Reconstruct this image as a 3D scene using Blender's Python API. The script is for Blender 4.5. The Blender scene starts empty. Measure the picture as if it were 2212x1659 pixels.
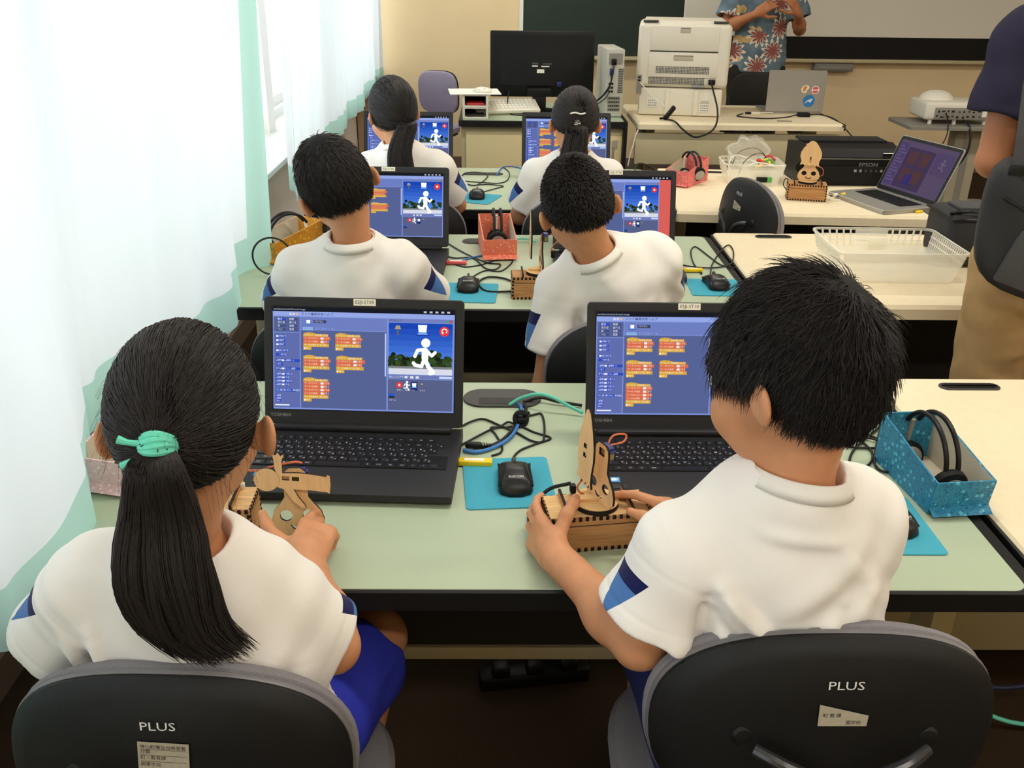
import bpy, bmesh, math, random
import numpy as np
from mathutils import Vector, Matrix

# ------------------------------------------------------------------ camera, sky, lights, exposure
SC = bpy.context.scene
COL = SC.collection
PI = math.pi
cam_data = bpy.data.cameras.new('camera')
cam_data.sensor_fit = 'HORIZONTAL'
cam_data.sensor_width = 36.0
cam_data.lens = 36.0 * 2000.0 / 2212.0
cam_data.clip_start = 0.05
cam_data.clip_end = 200
cam = bpy.data.objects.new('camera', cam_data)
COL.objects.link(cam)
def camera_matrix(loc, pitch, yaw, roll):
    f = Vector((math.sin(yaw) * math.cos(pitch), math.cos(yaw) * math.cos(pitch), -math.sin(pitch)))
    r = Vector((math.cos(yaw), -math.sin(yaw), 0.0))
    u = r.cross(f)
    r2 = r * math.cos(roll) + u * math.sin(roll)
    u2 = -r * math.sin(roll) + u * math.cos(roll)
    m = Matrix((r2, u2, -f)).transposed().to_4x4()
    m.translation = loc
    return m
cam.matrix_world = camera_matrix(Vector((0, 0, 1.5442)), 0.4273, 0.0171, 0.0133)
SC.camera = cam

world = bpy.data.worlds.new('daylight')
SC.world = world
world.use_nodes = True
_wn = world.node_tree.nodes
_bg = _wn['Background']
_bg.inputs[0].default_value = (0.86, 0.95, 1.0, 1)
_bg.inputs[1].default_value = 3.2

def area_lamp(name, loc, rot, sx, sy, power, color):
    l = bpy.data.lights.new(name, 'AREA')
    l.shape = 'RECTANGLE'; l.size = sx; l.size_y = sy; l.energy = power; l.color = color
    o = bpy.data.objects.new(name, l); COL.objects.link(o)
    o.location = loc; o.rotation_euler = rot
    return o
CEIL_Z = 2.75
FIXTURES = [(x, y) for x in (0.6, 2.6, 4.6) for y in (-0.6, 1.8, 4.2)] + [(0.1, 6.5)]  # the last one is added to brighten the left of the front wall
LAMP_POWER = 21
for x, y in FIXTURES:          # ceiling fluorescent fixtures, out of view, that fill the room
    area_lamp('ceiling_lamp', (x, y, CEIL_Z - 0.085), (0, 0, 0), 1.2, 0.16, LAMP_POWER, (1.0, 0.93, 0.82))

SC.view_settings.view_transform = 'Standard'
SC.view_settings.look = 'None'
SC.view_settings.gamma = 1.0
SC.view_settings.use_curve_mapping = False
SC.view_settings.exposure = 0.0
SC.cycles.use_denoising = True
SC.cycles.max_bounces = 10
SC.cycles.diffuse_bounces = 6
SC.cycles.transparent_max_bounces = 12
SC.cycles.sample_clamp_indirect = 6.0
SC.cycles.caustics_reflective = False
SC.cycles.caustics_refractive = False

# ------------------------------------------------------------------ materials
def lin(c):
    c = c / 255.0
    return c / 12.92 if c <= 0.04045 else ((c + 0.055) / 1.055) ** 2.4
def S(r, g, b): return (lin(r), lin(g), lin(b), 1.0)

def mat(name, col, rough=0.5, metal=0.0, spec=0.4, noise=0.0, nscale=60.0, bump=0.0, bscale=200.0, stretch=None,
        trans=0.0, sss=0.0, alpha=1.0, coat=0.0, emit=0.0, ncol=None, sheen=0.0):
    m = bpy.data.materials.new(name); m.use_nodes = True
    nt = m.node_tree; b = nt.nodes['Principled BSDF']
    b.inputs['Base Color'].default_value = col
    b.inputs['Roughness'].default_value = rough
    b.inputs['Metallic'].default_value = metal
    b.inputs['Specular IOR Level'].default_value = spec
    b.inputs['Transmission Weight'].default_value = trans
    b.inputs['Alpha'].default_value = alpha
    b.inputs['Coat Weight'].default_value = coat
    b.inputs['Sheen Weight'].default_value = sheen
    if sss:
        b.inputs['Subsurface Weight'].default_value = sss
        b.inputs['Subsurface Radius'].default_value = (1.0, 0.35, 0.2)
        b.inputs['Subsurface Scale'].default_value = 0.008
    if emit:
        b.inputs['Emission Color'].default_value = col
        b.inputs['Emission Strength'].default_value = emit
    if noise or bump:
        tc = nt.nodes.new('ShaderNodeTexCoord')
        mp = nt.nodes.new('ShaderNodeMapping')
        if stretch: mp.inputs['Scale'].default_value = stretch
        nt.links.new(tc.outputs['Object'], mp.inputs[0])
        if noise:
            n = nt.nodes.new('ShaderNodeTexNoise'); n.inputs['Scale'].default_value = nscale
            n.inputs['Detail'].default_value = 4
            nt.links.new(mp.outputs[0], n.inputs['Vector'])
            mx = nt.nodes.new('ShaderNodeMix'); mx.data_type = 'RGBA'
            c2 = ncol if ncol else (col[0] * (1 - noise), col[1] * (1 - noise), col[2] * (1 - noise), 1)
            r = nt.nodes.new('ShaderNodeValToRGB')
            r.color_ramp.elements[0].position = 0.35; r.color_ramp.elements[1].position = 0.65
            nt.links.new(n.outputs[0], r.inputs[0])
            nt.links.new(r.outputs[0], mx.inputs[0])
            mx.inputs[6].default_value = col; mx.inputs[7].default_value = c2
            nt.links.new(mx.outputs[2], b.inputs['Base Color'])
        if bump:
            n2 = nt.nodes.new('ShaderNodeTexNoise'); n2.inputs['Scale'].default_value = bscale
            n2.inputs['Detail'].default_value = 3
            nt.links.new(mp.outputs[0], n2.inputs['Vector'])
            bp = nt.nodes.new('ShaderNodeBump'); bp.inputs['Strength'].default_value = bump
            bp.inputs['Distance'].default_value = 0.002
            nt.links.new(n2.outputs[0], bp.inputs['Height'])
            nt.links.new(bp.outputs[0], b.inputs['Normal'])
    return m

M = {}
M['wall'] = mat('cream_wall_paint', S(240, 216, 172), 0.8, noise=0.04, nscale=3, bump=0.15, bscale=120)
M['wall_side'] = mat('pale_wall_paint', S(250, 244, 240), 0.8)
M['ceiling'] = mat('white_ceiling', S(236, 232, 222), 0.9)
M['floor'] = mat('brown_carpet', S(66, 52, 38), 0.95, spec=0.1, noise=0.35, nscale=300, bump=0.5, bscale=500)
M['base'] = mat('grey_baseboard', S(120, 104, 92), 0.6)
M['white_paint'] = mat('white_paint', S(240, 238, 232), 0.5)
M['alu'] = mat('aluminium', S(205, 205, 205), 0.35, metal=0.8)
M['green_top'] = mat('speckled_green_laminate', S(178, 192, 165), 0.42, noise=0.10, nscale=700, spec=0.35)
M['cream_top'] = mat('cream_laminate', S(236, 222, 190), 0.42, noise=0.04, nscale=40, spec=0.35)
M['black_edge'] = mat('black_edge_rubber', S(14, 14, 14), 0.5)
M['black'] = mat('black_plastic', S(11, 11, 12), 0.45, spec=0.3)
M['black_matte'] = mat('matt_black_plastic', S(17, 17, 18), 0.6, spec=0.25, bump=0.15, bscale=900)
M['lap_black'] = mat('textured_black_plastic', S(30, 30, 32), 0.5, bump=0.1, bscale=1200)
M['key'] = mat('key_black', S(20, 20, 21), 0.45)
M['desk_metal'] = mat('cream_steel', S(196, 184, 148), 0.5)
M['desk_dark'] = mat('dark_panel', S(38, 36, 33), 0.7)
M['white_print'] = mat('white_print', S(225, 225, 225), 0.5)
M['grey_print'] = mat('grey_print', S(150, 150, 150), 0.5)
M['white_plastic'] = mat('white_plastic', S(232, 228, 216), 0.45)
M['printer_white'] = mat('off_white_plastic', S(226, 220, 204), 0.5, bump=0.1, bscale=700)
M['grey_plastic'] = mat('grey_plastic', S(140, 138, 130), 0.5)
M['dark_grey'] = mat('dark_grey_plastic', S(60, 60, 60), 0.5)
M['paper'] = mat('paper', S(240, 238, 228), 0.8)
M['label'] = mat('label_paper', S(240, 236, 215), 0.7)
M['sticker'] = mat('silver_sticker', S(176, 168, 148), 0.5, noise=0.1, nscale=200)
M['ink'] = mat('ink', S(45, 42, 40), 0.7)
M['blue_mat'] = mat('blue_felt', S(78, 172, 196), 0.8, noise=0.18, nscale=900, bump=0.2, bscale=900, spec=0.1)
M['mouse'] = mat('mouse_black', S(16, 16, 17), 0.38)
M['cable_black'] = mat('black_cable', S(16, 16, 16), 0.5)
M['cable_blue'] = mat('blue_cable', S(60, 124, 196), 0.45)
M['cable_navy'] = mat('navy_cable', S(28, 30, 62), 0.5)
M['cable_mint'] = mat('mint_cable', S(104, 208, 184), 0.45)
M['cable_orange'] = mat('orange_wire', S(206, 110, 70), 0.5)
M['cable_white'] = mat('white_cable', S(225, 222, 212), 0.5)
M['yellow'] = mat('yellow_plastic', S(240, 205, 30), 0.4)
M['red'] = mat('red_plastic', S(200, 60, 60), 0.45)
M['green'] = mat('green_plastic', S(80, 170, 70), 0.45)
M['pinkred'] = mat('pink_plastic', S(220, 92, 96), 0.4)
M['wood'] = mat('pale_plywood', S(226, 184, 128), 0.65, noise=0.22, nscale=14, stretch=(1, 12, 1), spec=0.2)
M['wood2'] = mat('tan_plywood', S(196, 144, 94), 0.65, noise=0.30, nscale=20, stretch=(1, 1, 12), spec=0.2)
M['wood_face'] = mat('light_plywood', S(232, 192, 140), 0.6, noise=0.12, nscale=18, stretch=(8, 1, 1), spec=0.2)
M['burnt'] = mat('laser_burnt_edge', S(24, 16, 10), 0.8)
M['servo'] = mat('blue_servo', S(32, 44, 110), 0.35)
M['gold_label'] = mat('gold_label', S(150, 140, 70), 0.5)
M['fabric_grey'] = mat('grey_chair_fabric', S(148, 144, 148), 0.95, spec=0.1, noise=0.3, nscale=500, bump=0.6, bscale=450, stretch=(1, 4, 1))
M['fabric_lav'] = mat('lavender_chair_fabric', S(160, 150, 172), 0.95, spec=0.1, noise=0.15, nscale=400)
M['fabric_dark'] = mat('charcoal_chair_fabric', S(58, 55, 52), 0.95, spec=0.1, noise=0.3, nscale=400)
M['chair_black'] = mat('chair_black_plastic', S(19, 19, 19), 0.5, spec=0.3, bump=0.25, bscale=900)
M['chair_rim'] = mat('chair_rim_lit_grey', S(112, 110, 112), 0.35)  # light caught on the black shell's edge, put in as grey
M['chrome'] = mat('dark_chrome', S(70, 70, 72), 0.3, metal=0.6)
M['silver'] = mat('silver_aluminium', S(168, 166, 160), 0.4, metal=0.55)
M['board_green'] = mat('blackboard_green', S(36, 52, 44), 0.6, noise=0.1, nscale=6)
M['whiteboard'] = mat('projection_whiteboard', S(232, 227, 214), 0.5)
M['skin'] = mat('skin', S(206, 146, 106), 0.5, spec=0.3, sss=0.12, noise=0.08, nscale=40)
M['skin_tan'] = mat('tanned_skin', S(176, 116, 80), 0.5, spec=0.3, sss=0.1)
M['hair'] = mat('black_hair', S(38, 32, 30), 0.55, spec=0.35)
M['hair_base'] = mat('black_hair_base', S(15, 13, 13), 0.7, spec=0.2)
M['eye_white'] = mat('eye_white', S(235, 232, 228), 0.2)
M['iris'] = mat('dark_iris', S(24, 16, 12), 0.2)
M['lip'] = mat('lip', S(190, 110, 95), 0.5)
M['shorts'] = mat('blue_gym_shorts', S(46, 54, 168), 0.8, spec=0.15, bump=0.3, bscale=700)
M['navy'] = mat('navy_shorts', S(32, 40, 90), 0.85)
M['mint_tie'] = mat('mint_elastic', S(110, 218, 190), 0.7, bump=0.4, bscale=900)
M['khaki'] = mat('khaki_cotton', S(184, 150, 104), 0.85, spec=0.15, noise=0.1, nscale=20, bump=0.25, bscale=600)
M['navy_tee'] = mat('navy_tee', S(44, 41, 58), 0.9, spec=0.1, bump=0.25, bscale=700)
M['grey_tee'] = mat('grey_vest', S(112, 110, 106), 0.9, spec=0.1)
M['bag'] = mat('black_nylon', S(36, 36, 38), 0.7, bump=0.3, bscale=500)
M['bag_panel'] = mat('charcoal_nylon', S(62, 62, 64), 0.75, bump=0.3, bscale=500)
M['white_rubber'] = mat('white_shoe', S(220, 220, 215), 0.6)
M['dark_trousers'] = mat('dark_trousers', S(38, 35, 34), 0.9)

def tr_mat(name, col, w, rough=0.4):     # clear or milky plastic: see-through plus a little gloss
    m = bpy.data.materials.new(name); m.use_nodes = True
    nt = m.node_tree; nt.nodes.clear()
    out = nt.nodes.new('ShaderNodeOutputMaterial'); mx = nt.nodes.new('ShaderNodeMixShader')
    t = nt.nodes.new('ShaderNodeBsdfTransparent'); p = nt.nodes.new('ShaderNodeBsdfPrincipled')
    p.inputs['Base Color'].default_value = col; p.inputs['Roughness'].default_value = rough
    mx.inputs[0].default_value = w
    nt.links.new(t.outputs[0], mx.inputs[1]); nt.links.new(p.outputs[0], mx.inputs[2])
    nt.links.new(mx.outputs[0], out.inputs[0])
    return m
M['glass'] = tr_mat('window_glass', S(235, 245, 245), 0.06, 0.05)
M['milky'] = tr_mat('milky_plastic', S(240, 238, 226), 0.55, 0.35)
M['clear_bag'] = tr_mat('clear_film', S(240, 240, 235), 0.16, 0.15)

def curtain_mat(name, col, tw):
    m = bpy.data.materials.new(name); m.use_nodes = True
    nt = m.node_tree; nt.nodes.clear()
    out = nt.nodes.new('ShaderNodeOutputMaterial'); mx = nt.nodes.new('ShaderNodeMixShader')
    d = nt.nodes.new('ShaderNodeBsdfDiffuse'); t = nt.nodes.new('ShaderNodeBsdfTranslucent')
    d.inputs[0].default_value = col; t.inputs[0].default_value = col
    tc = nt.nodes.new('ShaderNodeTexCoord'); n = nt.nodes.new('ShaderNodeTexNoise')
    mp = nt.nodes.new('ShaderNodeMapping'); mp.inputs['Scale'].default_value = (1, 1, 30)
    n.inputs['Scale'].default_value = 40
    nt.links.new(tc.outputs['Object'], mp.inputs[0]); nt.links.new(mp.outputs[0], n.inputs['Vector'])
    bp = nt.nodes.new('ShaderNodeBump'); bp.inputs['Strength'].default_value = 0.15; bp.inputs['Distance'].default_value = 0.001
    nt.links.new(n.outputs[0], bp.inputs['Height'])
    nt.links.new(bp.outputs[0], d.inputs['Normal'])
    mx.inputs[0].default_value = tw
    nt.links.new(d.outputs[0], mx.inputs[1]); nt.links.new(t.outputs[0], mx.inputs[2])
    nt.links.new(mx.outputs[0], out.inputs[0])
    return m
M['curtain'] = curtain_mat('white_curtain', S(226, 232, 234), 0.5)
M['curtain_hem'] = curtain_mat('mint_curtain_hem', S(176, 210, 198), 0.5)

def patterned(name, c0, c1, c2, scale=60, thr=0.56):   # printed paper: swirls and small shapes
    m = bpy.data.materials.new(name); m.use_nodes = True
    nt = m.node_tree; b = nt.nodes['Principled BSDF']; b.inputs['Roughness'].default_value = 0.5
    tc = nt.nodes.new('ShaderNodeTexCoord')
    v = nt.nodes.new('ShaderNodeTexVoronoi'); v.inputs['Scale'].default_value = scale
    w = nt.nodes.new('ShaderNodeTexNoise'); w.inputs['Scale'].default_value = scale * 1.6; w.inputs['Distortion'].default_value = 2.5
    for q in (v, w): nt.links.new(tc.outputs['Object'], q.inputs['Vector'])
    r1 = nt.nodes.new('ShaderNodeMath'); r1.operation = 'LESS_THAN'; r1.inputs[1].default_value = 0.26
    nt.links.new(v.outputs['Distance'], r1.inputs[0])
    r2 = nt.nodes.new('ShaderNodeMath'); r2.operation = 'GREATER_THAN'; r2.inputs[1].default_value = thr
    nt.links.new(w.outputs[0], r2.inputs[0])
    a = nt.nodes.new('ShaderNodeMix'); a.data_type = 'RGBA'; a.inputs[6].default_value = c0; a.inputs[7].default_value = c1
    nt.links.new(r2.outputs[0], a.inputs[0])
    a2 = nt.nodes.new('ShaderNodeMix'); a2.data_type = 'RGBA'; a2.inputs[7].default_value = c2
    nt.links.new(a.outputs[2], a2.inputs[6]); nt.links.new(r1.outputs[0], a2.inputs[0])
    nt.links.new(a2.outputs[2], b.inputs['Base Color'])
    return m
M['blue_paper'] = patterned('blue_print_paper', S(48, 138, 176), S(22, 104, 146), S(92, 190, 222), 70)
M['pink_paper'] = patterned('pink_print_paper', S(226, 118, 116), S(212, 92, 96), S(244, 170, 150), 90)
M['pale_pink_paper'] = patterned('pale_pink_paper', S(240, 196, 200), S(232, 176, 184), S(250, 226, 226), 90)
M['coral_paper'] = patterned('coral_print_paper', S(232, 124, 96), S(220, 104, 82), S(246, 170, 140), 90)
M['orange_paper'] = patterned('orange_print_paper', S(206, 140, 36), S(186, 118, 28), S(230, 178, 60), 70)
M['card'] = mat('grey_card', S(204, 196, 176), 0.8)

def vcol_emit(name, strength):     # a lit screen: flat coloured patches give off their own colour
    m = bpy.data.materials.new(name); m.use_nodes = True
    nt = m.node_tree; nt.nodes.clear()
    out = nt.nodes.new('ShaderNodeOutputMaterial'); e = nt.nodes.new('ShaderNodeEmission')
    at = nt.nodes.new('ShaderNodeAttribute'); at.attribute_name = 'Col'
    e.inputs[1].default_value = strength
    nt.links.new(at.outputs['Color'], e.inputs[0]); nt.links.new(e.outputs[0], out.inputs[0])
    return m
M['screen'] = vcol_emit('lit_screen', 1.12)
M['screen_dim'] = vcol_emit('dim_screen', 0.30)
def vcol_mat(name, rough=0.6):
    m = bpy.data.materials.new(name); m.use_nodes = True
    nt = m.node_tree; b = nt.nodes['Principled BSDF']; b.inputs['Roughness'].default_value = rough
    at = nt.nodes.new('ShaderNodeAttribute'); at.attribute_name = 'Col'
    nt.links.new(at.outputs['Color'], b.inputs['Base Color'])
    return m
M['print'] = vcol_mat('colour_print')
# ------------------------------------------------------------------ mesh helpers
def mesh_np(name, V, F, mats, parent=None, smooth=True, angle=None, mi=None, attrs=None, loc=None):
    """one mesh object from arrays; F is an (n,k) array or a list of index tuples"""
    me = bpy.data.meshes.new(name)
    if isinstance(F, np.ndarray):
        n, k = F.shape
        me.vertices.add(len(V)); me.vertices.foreach_set('co', np.asarray(V, np.float32).ravel())
        me.loops.add(n * k); me.loops.foreach_set('vertex_index', F.astype(np.int32).ravel())
        me.polygons.add(n); me.polygons.foreach_set('loop_start', np.arange(0, n * k, k, dtype=np.int32))
        me.update(calc_edges=True)
    else:
        me.from_pydata([tuple(v) for v in V], [], F)
    if not isinstance(mats, (list, tuple)): mats = [mats]
    for m in mats: me.materials.append(M[m] if isinstance(m, str) else m)
    if mi is not None: me.polygons.foreach_set('material_index', np.asarray(mi, np.int32))
    if smooth:
        me.polygons.foreach_set('use_smooth', np.ones(len(me.polygons), bool))
        if angle: me.set_sharp_from_angle(angle=math.radians(angle))
    if attrs:
        for an, av in attrs.items():
            if an == 'Col':
                a = me.color_attributes.new('Col', 'FLOAT_COLOR', 'CORNER')
                a.data.foreach_set('color', np.asarray(av, np.float32).ravel())
            else:
                a = me.attributes.new(an, 'FLOAT', 'POINT'); a.data.foreach_set('value', np.asarray(av, np.float32))
    me.update()
    o = bpy.data.objects.new(name, me); COL.objects.link(o)
    if parent is not None: o.parent = parent
    if loc is not None: o.location = loc
    return o

def tag(o, label=None, cat=None, group=None, kind=None):
    if label: o['label'] = label
    if cat: o['category'] = cat
    if group: o['group'] = group
    if kind: o['kind'] = kind
    return o
def empty(name, loc=(0, 0, 0), rz=0.0, label=None, cat=None, group=None, rot=None):
    o = bpy.data.objects.new(name, None); COL.objects.link(o)
    o.empty_display_size = 0.05
    o.location = loc; o.rotation_euler = rot if rot else (0, 0, rz)
    return tag(o, label, cat, group)
def copy_tree(o, parent=None):
    c = o.copy(); COL.objects.link(c)
    if parent is not None: c.parent = parent
    for ch in list(o.children): copy_tree(ch, c)
    return c
def place(o, loc, rz=0.0, label=None, group=None):
    o.location = loc; o.rotation_euler = (0, 0, rz)
    if label: o['label'] = label
    if group: o['group'] = group
    return o

def frame_mat(o, x, y, z):
    m = Matrix((Vector(x), Vector(y), Vector(z))).transposed().to_4x4(); m.translation = Vector(o); return m
def TR(loc=(0, 0, 0), rx=0, ry=0, rz=0):
    return Matrix.Translation(Vector(loc)) @ Matrix.Rotation(rz, 4, 'Z') @ Matrix.Rotation(ry, 4, 'Y') @ Matrix.Rotation(rx, 4, 'X')

def spline(pts, n=8, closed=False):
    P = [Vector(p) for p in pts]
    if len(P) < 3: return P
    out = []; m = len(P)
    rng = range(m if closed else m - 1)
    for i in rng:
        p0 = P[(i - 1) % m] if (closed or i > 0) else P[0] * 2 - P[1]
        p1 = P[i]; p2 = P[(i + 1) % m]
        p3 = P[(i + 2) % m] if (closed or i + 2 < m) else P[-1] * 2 - P[-2]
        for k in range(n):
            t = k / n
            out.append(0.5 * ((2 * p1) + (p2 - p0) * t + (2 * p0 - 5 * p1 + 4 * p2 - p3) * t * t + (3 * p1 - p0 - 3 * p2 + p3) * t ** 3))
    if not closed: out.append(P[-1])
    return out

class MB:
    def __init__(s): s.v = []; s.f = []; s.m = []
    def add(s, V, F, m=0, X=None):
        b = len(s.v)
        for p in V:
            p = Vector(p)
            s.v.append(X @ p if X is not None else p)
        for f in F: s.f.append(tuple(i + b for i in f)); s.m.append(m)
        return s
    def box(s, c, d, m=0, X=None, rz=0.0):
        x, y, z = d[0] / 2, d[1] / 2, d[2] / 2
        V = [(-x, -y, -z), (x, -y, -z), (x, y, -z), (-x, y, -z), (-x, -y, z), (x, -y, z), (x, y, z), (-x, y, z)]
        T = TR(c, rz=rz); T = X @ T if X is not None else T
        return s.add(V, [(3, 2, 1, 0), (4, 5, 6, 7), (0, 1, 5, 4), (1, 2, 6, 5), (2, 3, 7, 6), (3, 0, 4, 7)], m, T)
    def rbox(s, c, d, r, m=0, X=None, rz=0.0, seg=2):
        bm = bmesh.new(); bmesh.ops.create_cube(bm, size=1.0)
        for v in bm.verts: v.co = Vector((v.co.x * d[0], v.co.y * d[1], v.co.z * d[2]))
        bmesh.ops.bevel(bm, geom=list(bm.edges), offset=min(r, min(d) * 0.49), segments=seg, affect='EDGES', profile=0.5)
        bm.verts.index_update()
        V = [v.co.copy() for v in bm.verts]; F = [tuple(v.index for v in f.verts) for f in bm.faces]; bm.free()
        T = TR(c, rz=rz); T = X @ T if X is not None else T
        return s.add(V, F, m, T)
    def slab(s, c, d, rc, m=0, me=None, X=None, rz=0.0, n=6, ch=0.0):
        """rounded-corner plate: d = size, rc = corner radius, ch = top edge chamfer; me = material of the rim"""
        x, y, z = d[0] / 2 - rc, d[1] / 2 - rc, d[2] / 2
        def ring(off, zz):
            R = []
            for cx, cy, a0 in ((x, y, 0), (-x, y, PI / 2), (-x, -y, PI), (x, -y, 1.5 * PI)):
                for k in range(n + 1):
                    a = a0 + k * PI / 2 / n
                    R.append((cx + (rc - off) * math.cos(a), cy + (rc - off) * math.sin(a), zz))
            return R
        rings = [ring(0, -z), ring(0, z - ch)] + ([ring(ch, z)] if ch else [])
        N = 4 * (n + 1); V = sum(rings, [])
        T = TR(c, rz=rz); T = X @ T if X is not None else T
        me = m if me is None else me
        F = []
        for q in range(len(rings) - 1):
            for i in range(N):
                j = (i + 1) % N; F.append((q * N + i, q * N + j, (q + 1) * N + j, (q + 1) * N + i))
        s.add(V, F, me, T)
        b = len(s.v) - len(V); L = (len(rings) - 1) * N
        s.f.append(tuple(b + L + i for i in range(N))); s.m.append(m)
        s.f.append(tuple(b + i for i in reversed(range(N)))); s.m.append(me)
        return s
    def cyl(s, a, b, r0, r1=None, n=14, m=0, X=None, caps=True):
        return s.tube([a, b], [r0, r0 if r1 is None else r1], n, m, X, caps, False)
    def tube(s, pts, r, n=8, m=0, X=None, caps=True, smooth=True, sub=6, closed=False):
        P = spline(pts, sub, closed) if smooth and len(pts) > 2 else [Vector(p) for p in pts]
        L = len(P)
        if isinstance(r, (int, float)): R = [r] * L
        else: R = [float(np.interp(i / max(L - 1, 1) * (len(r) - 1), range(len(r)), r)) for i in range(L)]
        V = []; up = None
        for i, p in enumerate(P):
            if closed: t = (P[(i + 1) % L] - P[i - 1])
            else: t = (P[min(i + 1, L - 1)] - P[max(i - 1, 0)])
            if t.length < 1e-9: t = Vector((0, 0, 1))
            t.normalize()
            if up is None: up = Vector((0, 0, 1)) if abs(t.z) < 0.9 else Vector((1, 0, 0))
            u = t.cross(up)
            if u.length < 1e-6: u = t.orthogonal()
            u.normalize(); w = u.cross(t).normalized(); up = w
            for k in range(n):
                a = 2 * PI * k / n
                V.append(p + (u * math.cos(a) + w * math.sin(a)) * R[i])
        F = []
        for i in range(L if closed else L - 1):
            j = (i + 1) % L
            for k in range(n):
                l = (k + 1) % n; F.append((i * n + k, j * n + k, j * n + l, i * n + l))
        if caps and not closed: F += [tuple(range(n)), tuple((L - 1) * n + k for k in reversed(range(n)))]
        return s.add(V, F, m, X)
    def lathe(s, prof, n=20, m=0, X=None):
        V = []; F = []; L = len(prof)
        for r, z in prof:
            for k in range(n):
                a = 2 * PI * k / n; V.append((r * math.cos(a), r * math.sin(a), z))
        for i in range(L - 1):
            for k in range(n):
                l = (k + 1) % n; F.append((i * n + k, i * n + l, (i + 1) * n + l, (i + 1) * n + k))
        F += [tuple(reversed(range(n))), tuple((L - 1) * n + k for k in range(n))]
        return s.add(V, F, m, X)
    def ell(s, c, r, m=0, X=None, n=16, rz=0):
        V = []; F = []; h = n // 2
        for i in range(h + 1):
            t = PI * i / h
            for k in range(n):
                a = 2 * PI * k / n; V.append((r[0] * math.sin(t) * math.cos(a), r[1] * math.sin(t) * math.sin(a), r[2] * math.cos(t)))
        for i in range(h):
            for k in range(n):
                l = (k + 1) % n; F.append((i * n + k, (i + 1) * n + k, (i + 1) * n + l, i * n + l))
        T = TR(c, rz=rz); T = X @ T if X is not None else T
        return s.add(V, F, m, T)
    def prism(s, loop, z0, z1, m=0, me=None, X=None):
        n = len(loop); me = m if me is None else me
        V = [(x, y, z0) for x, y in loop] + [(x, y, z1) for x, y in loop]
        area = sum(loop[i][0] * loop[(i + 1) % n][1] - loop[(i + 1) % n][0] * loop[i][1] for i in range(n))
        ccw = area > 0
        side = [(i, (i + 1) % n, n + (i + 1) % n, n + i) for i in range(n)]
        top = tuple(n + i for i in range(n)); bot = tuple(reversed(range(n)))
        if not ccw:
            side = [tuple(reversed(f)) for f in side]; top = tuple(reversed(top)); bot = tuple(reversed(bot))
        s.add(V, side, me, X)
        b = len(s.v) - 2 * n
        s.f.append(tuple(b + i for i in top)); s.m.append(m); s.f.append(tuple(b + i for i in bot)); s.m.append(m)
        return s
    def loft(s, rings, m=0, X=None, closed=True, caps=True):
        n = len(rings[0]); V = sum([list(r) for r in rings], []); F = []
        for i in range(len(rings) - 1):
            for k in range(n if closed else n - 1):
                l = (k + 1) % n; F.append((i * n + k, i * n + l, (i + 1) * n + l, (i + 1) * n + k))
        if caps and closed: F += [tuple(reversed(range(n))), tuple((len(rings) - 1) * n + k for k in range(n))]
        return s.add(V, F, m, X)
    def build(s, name, mats, parent=None, smooth=True, angle=35, label=None, kind=None, loc=None):
        o = mesh_np(name, s.v, s.f, mats, parent, smooth, angle, s.m, loc=loc)
        if label: o['label'] = label
        if kind: o['kind'] = kind
        return o

# flat shapes with holes and lettering, through Blender's own curve filling
def curve_mesh(loops, ext=0.0, bev=0.0):
    cu = bpy.data.curves.new('outline', 'CURVE'); cu.dimensions = '2D'; cu.fill_mode = 'BOTH'
    cu.extrude = ext; cu.bevel_depth = bev
    for lp in loops:
        sp = cu.splines.new('POLY'); sp.points.add(len(lp) - 1); sp.use_cyclic_u = True
        for p, (x, y) in zip(sp.points, lp): p.co = (x, y, 0, 1)
    o = bpy.data.objects.new('outline', cu)
    me = o.to_mesh()
    V = [v.co.copy() for v in me.vertices]; F = [tuple(p.vertices) for p in me.polygons]
    o.to_mesh_clear(); bpy.data.objects.remove(o); bpy.data.curves.remove(cu)
    return V, F
def plate(mb, loops, th, X, m=0, me=1):
    """a flat plate cut from a sheet: loops[0] outline, others holes; local XY with normal Z"""
    V, F = curve_mesh(loops, th / 2)
    z = th / 2 - 1e-5
    top = [f for f in F if all(abs(abs(V[i].z) - th / 2) < 1e-6 for i in f) and len({round(V[i].z, 6) for i in f}) == 1]
    ts = set(top)
    mb.add(V, top, m, X); b = len(mb.v) - len(V)
    for f in F:
        if f not in ts: mb.f.append(tuple(i + b for i in f)); mb.m.append(me)
_text_cache = {}
def text_mesh(body, size=1.0, align='LEFT', bold=False):
    key = (body, align)
    if key not in _text_cache:
        cu = bpy.data.curves.new('lettering', 'FONT'); cu.body = body; cu.size = 1.0
        cu.align_x = align; cu.align_y = 'CENTER'; cu.resolution_u = 2
        o = bpy.data.objects.new('lettering', cu)
        me = o.to_mesh()
        V = np.array([tuple(v.co) for v in me.vertices]).reshape(-1, 3); F = [tuple(p.vertices) for p in me.polygons]
        o.to_mesh_clear(); bpy.data.objects.remove(o); bpy.data.curves.remove(cu)
        _text_cache[key] = (V, F)
    V, F = _text_cache[key]
    return V * size, F
def add_text(mb, body, size, X, m=0, align='CENTER', sx=1.0):
    V, F = text_mesh(body, size, align)
    mb.add([(v[0] * sx, v[1], v[2]) for v in V], F, m, X)

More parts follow.
